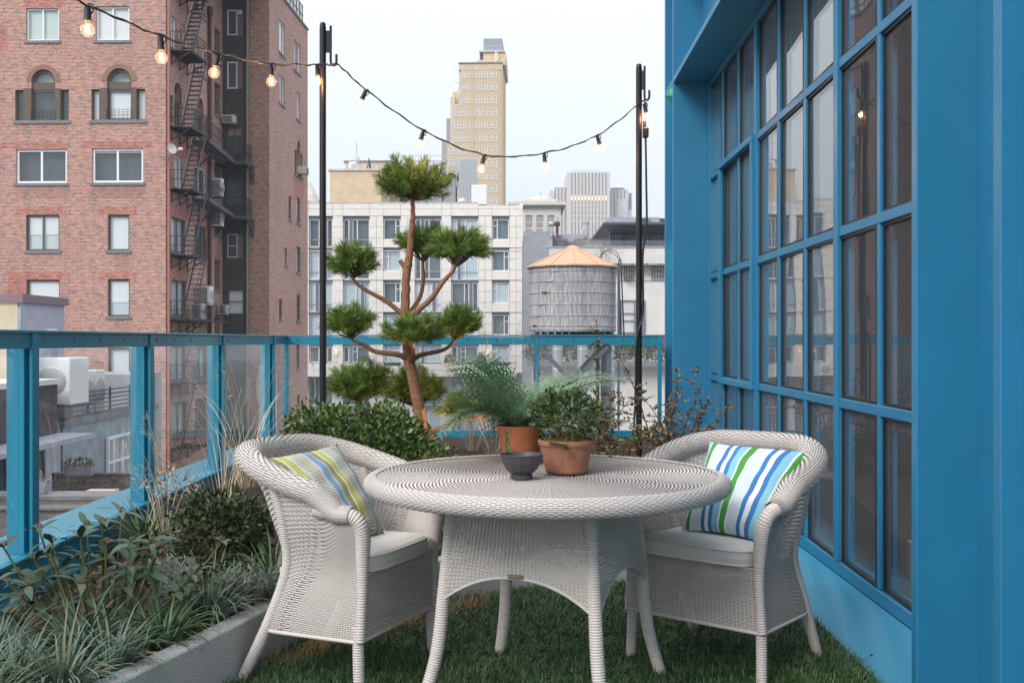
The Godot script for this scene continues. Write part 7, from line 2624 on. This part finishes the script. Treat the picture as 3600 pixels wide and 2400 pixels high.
	# two small pines behind
	for q in [["small dense pine behind the box shrub, left of the tall pine's trunk", Vector3(-1.06, 0.33, -7.25), Vector3(0.0, 0.54, 0), Vector3(0.19, 0.14, 0.18)], ["small flat topped pine partly behind the tall pine's trunk", Vector3(-0.62, 0.33, -7.5), Vector3(-0.09, 0.50, 0), Vector3(0.20, 0.125, 0.18)]]:
		var s := thing("small_pine", q[0], "pine tree", q[1])
		var b := Mb.new()
		b.tube(bez([Vector3.ZERO, Vector3(0.06, 0.15, 0), Vector3(-0.02, 0.3, 0), q[2] + Vector3(0, -0.08, 0)], 6), radii([0.03, 0.022, 0.014], 19), 8, true, 3.0)
		put("trunk", b, mat.bark, s)
		needle_pad(s, q[2], q[3], 150, 300 + int(q[1].z * -10), q[2] + Vector3(0, -0.1, 0), Color(1.05, 1.0, 0.95), 1.0)

# ---------------------------------------------------------------- planting
func grass_clump(blades: int, length: float, width: float, tones: Array, seed_: int, spread := 0.9, base_r := 0.035) -> Mesh:
	var b := Mb.new()
	var g := RandomNumberGenerator.new()
	g.seed = seed_
	for i in blades:
		var a := g.randf_range(0, TAU)
		var out := Vector3(cos(a), 0, sin(a))
		var l := length * g.randf_range(0.55, 1.15)
		var p := out * base_r * sqrt(g.randf()) + Vector3(g.randfn(0, 0.008), 0, g.randfn(0, 0.008))
		var ang := PI / 2 - g.randf_range(0.05, 0.55)
		var bend := g.randf_range(0.3, 1.6) * spread
		var n := 6
		var pts := PackedVector3Array()
		var wid := PackedFloat32Array()
		var side := Vector3(-out.z, 0, out.x)
		side = (side + out * g.randfn(0, 0.15)).normalized()
		for k in n + 1:
			pts.push_back(p)
			wid.push_back(width * 0.5 * (1.0 - pow(float(k) / n, 3)) + 0.0003)
			ang -= bend * 1.5 / n * (0.4 + 1.2 * k / n)
			p += (out * cos(ang) + Vector3(0, sin(ang), 0) + side * g.randfn(0, 0.03)) * l / n
		var c: Color = tones[g.randi() % tones.size()]
		b.col = c * g.randf_range(0.95, 1.5)
		b.blade(pts, wid, side, 0.25)
	return b.mesh()

func build_plants() -> void:
	var g := RandomNumberGenerator.new()
	g.seed = 77
	# --- lilyturf clumps
	var blue := [Color(0.075, 0.125, 0.085), Color(0.10, 0.155, 0.11), Color(0.06, 0.11, 0.06), Color(0.12, 0.17, 0.125), Color(0.07, 0.12, 0.08), Color(0.09, 0.14, 0.10), Color(0.11, 0.16, 0.12), Color(0.10, 0.15, 0.11), Color(0.08, 0.13, 0.09), Color(0.19, 0.18, 0.10)]
	var green := [Color(0.045, 0.10, 0.03), Color(0.06, 0.125, 0.035), Color(0.08, 0.14, 0.06), Color(0.04, 0.085, 0.028), Color(0.05, 0.10, 0.035), Color(0.06, 0.115, 0.04), Color(0.045, 0.09, 0.03), Color(0.05, 0.10, 0.035), Color(0.06, 0.12, 0.04), Color(0.2, 0.19, 0.09)]
	var forms := [grass_clump(150, 0.27, 0.0075, blue, 1, 1.2), grass_clump(140, 0.25, 0.007, blue, 2, 1.25), grass_clump(120, 0.28, 0.009, green, 3, 1.1), grass_clump(150, 0.22, 0.0065, blue, 4, 1.3)]
	var spots := [
		[-1.40, -2.72, 2, "dark green strappy clump nearest the camera at the lower left"], [-1.55, -2.62, 0, "blue green grassy clump at the bottom left edge of the picture"], [-1.30, -3.0, 0, "blue green grassy clump hanging over the kerb's near end"],
		[-1.72, -2.85, 2, "dark strappy clump at the far left under the railing"], [-1.45, -3.05, 3, "pale grassy clump between the two dark front clumps"], [-1.24, -3.22, 1, "blue green clump leaning over the kerb beside the dark front clump"], [-1.62, -3.25, 1, "blue green clump left of the berry shrub's foot"],
		[-1.38, -3.33, 0, "blue green clump directly in front of the berry shrub"], [-1.16, -3.47, 2, "green and tan clump close to the middle of the kerb"], [-1.25, -3.62, 3, "grassy clump at the right foot of the berry shrub"], [-1.10, -3.78, 0, "blue green clump just behind the left chair's near leg"],
		[-1.18, -3.98, 1, "blue green clump between berry shrub and silver lavender"], [-0.98, -4.12, 3, "small blue green clump beside the lavender"], [-1.80, -3.35, 3, "grassy clump against the rail base at the far left"], [-1.78, -5.05, 2, "dark green strappy clump against the rail left of the dark box shrub"],
		[-1.55, -2.95, 1, "grassy clump behind the dark clump at the lower left"], [-1.40, -2.45, 3, "grassy clump at the bottom of the picture under the dark clump"], [-0.05, -5.9, 2, "dark green strappy clump behind the table left of the fern pot"], [0.12, -6.2, 1, "blue green clump behind the fern pot"], [-0.35, -5.75, 2, "dark green strappy clump between box shrub and fern"], [-1.0, -4.35, 2, "green clump at the foot of the dark box shrub"], [-0.55, -4.85, 0, "blue green clump glimpsed between left chair and table"], [-0.3, -5.05, 2, "dark clump glimpsed under the table's left edge"]]
	for s in spots:
		var t := thing("lilyturf_clump", s[3], "grass clump", Vector3(s[0], soil_y(s[1]) - 0.01, s[1]), g.randf_range(0, TAU), "lilyturf clumps in the planting bed")
		inst("foliage", forms[s[2]], mat.grass_leaf, t, Transform3D(Basis.IDENTITY.scaled(Vector3.ONE * g.randf_range(0.9, 1.1)), Vector3.ZERO))
	# --- berry shrub with whorls of leathery leaves: every leaf a part
	var sk := thing("berry_shrub", "dark leathery leaved shrub with clusters of brown buds at the left rail", "shrub", Vector3(-1.42, soil_y(-3.62), -3.62))
	var leaves := []
	for i in 4:
		var b := Mb.new()
		var gg := RandomNumberGenerator.new()
		gg.seed = 50 + i
		var ks := [Color(0.035, 0.08, 0.04), Color(0.045, 0.09, 0.05), Color(0.065, 0.11, 0.07), Color(0.032, 0.07, 0.03)]
		b.col = ks[i]
		var l := 0.092 + 0.012 * (i % 2)
		var cu := 0.2 + 0.2 * i
		var pts := PackedVector3Array()
		var p := Vector3.ZERO
		var ang := 0.5
		for k in 8:
			pts.push_back(p)
			ang -= cu * 2.2 / 8
			p += Vector3(cos(ang), sin(ang), 0) * l / 7
		b.blade(pts, PackedFloat32Array([0.0025, 0.006, 0.0105, 0.013, 0.013, 0.0105, 0.006, 0.0008]), Vector3(0, 0, 1), 0.22)
		leaves.append(b.mesh())
	var berry := Mb.new()
	var gb := RandomNumberGenerator.new()
	gb.seed = 9
	for k in 46:
		var d := Vector3(gb.randfn(0, 1), absf(gb.randfn(0.4, 0.8)), gb.randfn(0, 1)).normalized()
		var q := gb.randf_range(0.75, 1.25)
		berry.col = Color(0.20 * q, 0.12 * q, 0.07 * q)
		berry.lathe(PackedVector2Array([Vector2(0, -0.003), Vector2(0.003, 0), Vector2(0, 0.003)]), 5, Transform3D(Basis.IDENTITY, Vector3(d.x * 0.014, d.y * 0.02 + 0.006, d.z * 0.014)))
	var berry_mesh := berry.mesh()
	var stems := Mb.new()
	stems.col = Color(0.10, 0.11, 0.035)
	var made := 0
	for i in 36:
		var a := g.randf_range(0, TAU)
		var rr := sqrt(g.randf()) * 0.34
		var tip := Vector3(cos(a) * rr * 1.15, lerpf(0.37, 0.16, pow(rr / 0.34, 1.6)) + g.randf_range(-0.05, 0.05), sin(a) * rr * 0.75)
		if i == 0:
			tip = Vector3(-0.32, 0.33, 0.05)
		if i == 1:
			tip = Vector3(0.36, 0.30, -0.2)
		if i == 2:
			tip = Vector3(0.05, 0.43, -0.05)
		if i == 3:
			tip = Vector3(-0.22, 0.38, 0.0)
		var pts := bez([Vector3(tip.x * 0.25, -0.02, tip.z * 0.25), tip * Vector3(0.7, 0.5, 0.7), tip], 5)
		stems.tube(pts, radii([0.0055, 0.0035], pts.size()), 5, false)
		inst("bud_cluster", berry_mesh, mat.stem, sk, Transform3D((Basis(Vector3.UP, a) * Basis(Vector3.RIGHT, g.randf_range(-0.3, 0.3))).scaled(Vector3.ONE * 0.8), tip))
		for tier in 2:
			var n := 5 if tier == 0 else 4
			for k in n:
				if made >= 300:
					break
				made += 1
				var tn := TAU * k / n + g.randf_range(-0.3, 0.3) + tier * 0.6
				var s := g.randf_range(0.75, 1.05) * (1.0 if tier == 0 else 1.15)
				var base: Vector3 = tip + Vector3(0, -0.003, 0) if tier == 0 else pts[pts.size() - 4]
				inst("leaf", leaves[(k + i) % 4], mat.leaf, sk, Transform3D((Basis(Vector3.UP, tn) * Basis(Vector3.BACK, g.randf_range(-0.25, 0.35) - tier * 0.2) * Basis(Vector3.RIGHT, g.randf_range(-0.3, 0.3))).scaled(Vector3(s, s, s)), base))
	put("stems", stems, mat.stem, sk)
	# --- box shrubs
	var bx := thing("box_shrub", "large glossy green box shrub behind the left chair, round the foot of the black pole", "shrub", Vector3(-0.90, soil_y(-6.2), -6.15))
	var tones := [lin(0.055, 0.105, 0.02), lin(0.075, 0.135, 0.025), lin(0.11, 0.175, 0.04), lin(0.04, 0.08, 0.018), lin(0.16, 0.21, 0.06)]
	leafy_ball(bx, Vector3(0.0, 0.27, 0), Vector3(0.43, 0.26, 0.33), 4200, 0.034, tones, 11, "foliage", 0.45)
	leafy_ball(bx, Vector3(-0.25, 0.36, 0.05), Vector3(0.2, 0.2, 0.2), 1100, 0.032, tones, 12, "foliage", 0.5)
	leafy_ball(bx, Vector3(0.15, 0.36, 0.0), Vector3(0.2, 0.18, 0.2), 1000, 0.032, tones, 13, "foliage", 0.5)
	leafy_ball(bx, Vector3(0.38, 0.18, 0.1), Vector3(0.2, 0.17, 0.2), 900, 0.032, tones, 14, "foliage", 0.5)
	var bs := Mb.new()
	bs.col = Color(0.12, 0.08, 0.05)
	for k in 14:
		twig(bs, Vector3(g.randf_range(-0.1, 0.1), 0, g.randf_range(-0.1, 0.1)), Vector3(g.randfn(0, 0.7), 1, g.randfn(0, 0.6)).normalized(), 0.26, 0.008, 2, 700 + k)
	put("stems", bs, mat.stem, bx)
	var bd := thing("box_shrub", "darker low box shrub left of the left chair, by the railing", "shrub", Vector3(-1.30, soil_y(-4.6), -4.62))
	var dk := [lin(0.03, 0.055, 0.016), lin(0.045, 0.07, 0.02), lin(0.025, 0.045, 0.014), lin(0.075, 0.085, 0.03)]
	leafy_ball(bd, Vector3(0, 0.17, 0), Vector3(0.21, 0.20, 0.21), 2300, 0.028, dk, 15, "foliage", 0.45)
	leafy_ball(bd, Vector3(0.12, 0.22, 0.05), Vector3(0.13, 0.12, 0.13), 700, 0.028, dk, 16, "foliage", 0.5)
	var b2 := Mb.new()
	b2.col = Color(0.10, 0.07, 0.05)
	for k in 8:
		twig(b2, Vector3(g.randf_range(-0.06, 0.06), 0, g.randf_range(-0.06, 0.06)), Vector3(g.randfn(0, 0.7), 1, g.randfn(0, 0.7)).normalized(), 0.17, 0.006, 2, 740 + k)
	put("stems", b2, mat.stem, bd)
	# --- lavender tufts
	var lav := Mb.new()
	var gl := RandomNumberGenerator.new()
	gl.seed = 8
	for i in 70:
		var a := gl.randf_range(0, TAU)
		var d := Vector3(cos(a) * gl.randf_range(0.1, 0.8), 1, sin(a) * gl.randf_range(0.1, 0.8)).normalized()
		var l := gl.randf_range(0.09, 0.17)
		var p0 := Vector3(cos(a), 0, sin(a)) * 0.03
		lav.col = Color(0.13, 0.14, 0.10)
		lav.tube(PackedVector3Array([p0, p0 + d * l]), PackedFloat32Array([0.0015, 0.001]), 4, false)
		for k in 16:
			var c := p0 + d * l * (0.25 + 0.75 * k / 15.0)
			var e := (d * 0.9 + Vector3(gl.randfn(0, 0.7), gl.randfn(0.1, 0.3), gl.randfn(0, 0.7))).normalized()
			var q := gl.randf_range(0.8, 1.2)
			lav.col = Color(0.20 * q, 0.235 * q, 0.19 * q)
			lav.blade(PackedVector3Array([c, c + e * 0.016, c + e * 0.03]), PackedFloat32Array([0.0012, 0.0022, 0.0003]), e.cross(Vector3(gl.randfn(0, 1), gl.randfn(0, 1), gl.randfn(0, 1))).normalized())
	var lm := lav.mesh()
	for q in [[-1.02, -3.98, 1.15, "silver grey lavender tuft at the kerb beside the left chair"], [-1.36, -4.2, 1.0, "small silver lavender tuft in front of the dark box shrub"], [-0.90, -4.05, 0.95, "silver lavender tuft tucked closest behind the left chair"]]:
		var t := thing("lavender", q[3], "lavender", Vector3(q[0], soil_y(q[1]), q[1]), q[0] * 7, "silver lavender tufts")
		inst("foliage", lm, mat.leaf, t, Transform3D(Basis.IDENTITY.scaled(Vector3.ONE * q[2]), Vector3.ZERO))
	# --- dry feather grasses
	var st := [Color(0.50, 0.42, 0.28), Color(0.42, 0.36, 0.24), Color(0.58, 0.50, 0.36), Color(0.30, 0.27, 0.16)]
	var straws := [grass_clump(44, 0.72, 0.0026, st, 21, 0.55, 0.05), grass_clump(40, 0.6, 0.0026, st, 22, 0.75, 0.05)]
	for q in [[-1.55, -5.6, 0, 1.0, "dry straw coloured grass by the left rail behind the left chair"], [-1.62, -6.4, 0, 1.1, "tall dry grass with feathery heads near the rail corner"], [-0.12, -7.3, 1, 1.15, "dry straw coloured grass right of the pine trunk"], [0.15, -7.6, 0, 1.05, "dry feathery grass behind the fern pot"], [-1.42, -7.6, 1, 1.0, "dry grass behind the black pole at the rail corner"], [-0.3, -7.9, 0, 0.9, "pale dry grass farthest back by the rear railing"], [0.4, -8.0, 1, 0.9, "dry grass between the fern and the right pole"], [-1.66, -5.0, 1, 0.8, "low dry grass tuft at the rail base beside the dark box shrub"]]:
		var t := thing("dry_grass", q[4], "ornamental grass", Vector3(q[0], soil_y(q[1]), q[1]), q[0] * 11, "dry ornamental grasses")
		inst("foliage", straws[q[2]], mat.straw, t, Transform3D(Basis.IDENTITY.scaled(Vector3.ONE * q[3]), Vector3.ZERO))
		var pl := Mb.new()
		pl.col = Color(0.48, 0.41, 0.29)
		for k in 5:
			var a := g.randf_range(0, TAU)
			var tip: Vector3 = Vector3(cos(a) * 0.22, g.randf_range(0.55, 0.85), sin(a) * 0.15) * q[3]
			pl.tube(bez([Vector3.ZERO, tip * Vector3(0.4, 0.65, 0.4), tip], 5), PackedFloat32Array([0.0012]), 4, false)
			for m in 26:
				var c: Vector3 = tip + Vector3(cos(a) * 0.03, -0.01, sin(a) * 0.03) * (m / 26.0) - Vector3(0, 0.12 * (1 - m / 26.0), 0)
				var e := Vector3(g.randfn(0, 1), g.randfn(0.6, 0.5), g.randfn(0, 1)).normalized()
				pl.blade(PackedVector3Array([c, c + e * 0.015, c + e * 0.028]), PackedFloat32Array([0.0006, 0.0012, 0.0003]), e.cross(Vector3(0.3, 0.2, 1)).normalized())
		put("seed_heads", pl, mat.straw, t)
	# --- barberry at the right: thorny stems, each a part, with small turning leaves
	for q in [[Vector3(0.55, 0, -6.6), 15, 0.64, "open shrub with small green and rust leaves, left of the right pole"], [Vector3(1.08, 0, -6.9), 13, 0.68, "open rust leaved shrub between the right pole and the teal wall"]]:
		q[0].y = soil_y(q[0].z)
		var t := thing("barberry_shrub", q[3], "shrub", q[0])
		var pl := []
		var ti := []
		for k in q[1]:
			var b := Mb.new()
			b.col = Color(0.12, 0.055, 0.045)
			var d := Vector3(g.randfn(0, 0.35), 1, g.randfn(0, 0.25)).normalized()
			if k == 0:
				d = Vector3(0.02, 1, 0)
			var ln: float = q[2] * g.randf_range(0.55, 1.15)
			if k == 0:
				ln = q[2] * 1.5
			var p := Vector3(g.randf_range(-0.12, 0.12), 0, g.randf_range(-0.1, 0.1))
			var pts := PackedVector3Array([p])
			for m in 9:
				d = (d + Vector3(g.randfn(0, 0.10) + d.x * 0.05, -0.02, g.randfn(0, 0.10))).normalized()
				p += d * ln / 9
				pts.push_back(p)
			b.tube(pts, radii([0.0055, 0.0018], pts.size()), 5, false)
			for m in range(2, 10):
				for e in 2:
					var sd := (Vector3(g.randfn(0, 1), g.randfn(0.3, 0.4), g.randfn(0, 1))).normalized()
					var l2 := g.randf_range(0.05, 0.16) * (1.2 - m * 0.08)
					var q0 := pts[m]
					var q1 := q0 + sd * l2
					b.tube(PackedVector3Array([q0, q0.lerp(q1, 0.5) + Vector3(0, 0.008, 0), q1]), PackedFloat32Array([0.0018, 0.0015, 0.0008]), 4, false)
					for w in 9:
						var c := q0.lerp(q1, (w + 0.5) / 9.0) + Vector3(g.randfn(0, 0.006), g.randfn(0, 0.006), g.randfn(0, 0.006))
						var o := Vector3(g.randfn(0, 1), g.randfn(0.3, 0.6), g.randfn(0, 1)).normalized()
						var s := o.cross(Vector3(g.randfn(0, 1), 1, g.randfn(0, 1))).normalized()
						var z := g.randf_range(0.017, 0.031)
						pl.append(Transform3D(Basis(o * z, s.cross(o).normalized() * z, s * z), c))
						var cs := [Color(0.10, 0.13, 0.04), Color(0.14, 0.15, 0.05), Color(0.22, 0.13, 0.06), Color(0.28, 0.15, 0.08), Color(0.12, 0.10, 0.05), Color(0.34, 0.15, 0.06)]
						var low := c.y < 0.12
						ti.append(cs[g.randi_range(2, 5) if low else g.randi_range(0, 4)] * g.randf_range(0.8, 1.2))
			put("stem", b, mat.stem, t)
		many("foliage", boxes["leaf face"], mat.leaf, pl, ti, t)
	# --- faded brown flower heads by the rail
	var ast := thing("faded_aster", "dry brown flower heads on thin stems by the rail left of the left chair", "plant", Vector3(-1.72, soil_y(-5.2), -5.3))
	var ab := Mb.new()
	ab.col = Color(0.20, 0.14, 0.10)
	for k in 12:
		twig(ab, Vector3(g.randf_range(-0.1, 0.1), 0, g.randf_range(-0.05, 0.05)), Vector3(g.randfn(0, 0.3), 1, g.randfn(0, 0.3)).normalized(), 0.16, 0.003, 2, 820 + k)
	put("stems", ab, mat.stem, ast)
	leafy_ball(ast, Vector3(-0.02, 0.27, 0), Vector3(0.14, 0.1, 0.1), 260, 0.02, [lin(0.42, 0.31, 0.24), lin(0.3, 0.2, 0.14), lin(0.5, 0.4, 0.33)], 18, "flower_heads", 0.9)
	# --- wood chips scattered over the soil
	var chip := Mb.new()
	chip.bevel_box(Vector3(-0.5, -0.12, -0.18), Vector3(0.5, 0.12, 0.18), 0.05)
	var pl2 := []
	var ti2 := []
	for i in 5200:
		var z := g.randf_range(-6.2, -2.2)
		var x := g.randf_range(-1.92, -0.45 if z < -4.6 else -0.85)
		if z > -4.0:
			x = g.randf_range(-1.92, -1.0 - (z + 4.0) * 0.22)
		if z <= -4.75:
			x = g.randf_range(-1.92, 1.2)
		var s := g.randf_range(0.008, 0.03)
		pl2.append(Transform3D((Basis(Vector3.UP, g.randf_range(0, TAU)) * Basis(Vector3.BACK, g.randfn(0, 0.3))).scaled(Vector3(s, s, s)), Vector3(x, soil_y(z) + g.randf_range(-0.01, 0.022), z)))
		var q := g.randf_range(0.6, 1.4)
		ti2.append(Color(0.13 * q, 0.075 * q, 0.05 * q))
	many("wood_chips", chip.mesh(), mat.stem, pl2, ti2)

func build_grass() -> void:
	var g := RandomNumberGenerator.new()
	g.seed = 99
	var line := curb_line()
	var forms := []
	for i in 3:
		forms.append(grass_clump(13, 0.052, 0.0032, [Color(0.034, 0.082, 0.024), Color(0.045, 0.10, 0.03), Color(0.06, 0.118, 0.045), Color(0.028, 0.068, 0.02), Color(0.04, 0.09, 0.03), Color(0.036, 0.085, 0.026), Color(0.09, 0.10, 0.045)], 400 + i, 0.8, 0.018))
	for k in 3:
		var pl := []
		var ti := []
		for i in 15000:
			var z := g.randf_range(-5.2, -2.2)
			var x := g.randf_range(-1.5, 1.26)
			var inside := true
			for m in line.size() - 1:
				if line[m].z >= z and line[m + 1].z < z:
					var f := (z - line[m].z) / (line[m + 1].z - line[m].z)
					if x < lerpf(line[m].x, line[m + 1].x, f) + 0.012:
						inside = false
			if not inside or z < -5.1:
				continue
			var s := g.randf_range(0.7, 1.2)
			pl.append(Transform3D((Basis(Vector3.UP, g.randf_range(0, TAU)) * Basis(Vector3.RIGHT, g.randfn(0, 0.15))).scaled(Vector3(s, s * g.randf_range(0.8, 1.2), s)), Vector3(x, -0.004, z)))
			var q := g.randf_range(0.75, 1.25)
			ti.append(Color(q, q, q))
		many("grass_blades", forms[k], mat.grass_leaf, pl, ti)
	# dry thatch by the kerb
	var th := []
	for i in 260:
		var a := g.randf_range(-0.95, -0.2)
		var f := (a + 0.95) / 0.75
		th.append(Transform3D(Basis(Vector3.UP, g.randf_range(0, TAU)), Vector3(a + 0.08, 0.0, lerpf(-3.85, -4.72, f) + g.randf_range(0.0, 0.1))))
	many("dry_thatch", grass_clump(10, 0.09, 0.002, [Color(0.30, 0.17, 0.08), Color(0.22, 0.13, 0.06)], 410, 1.2, 0.03), mat.straw, th, [])
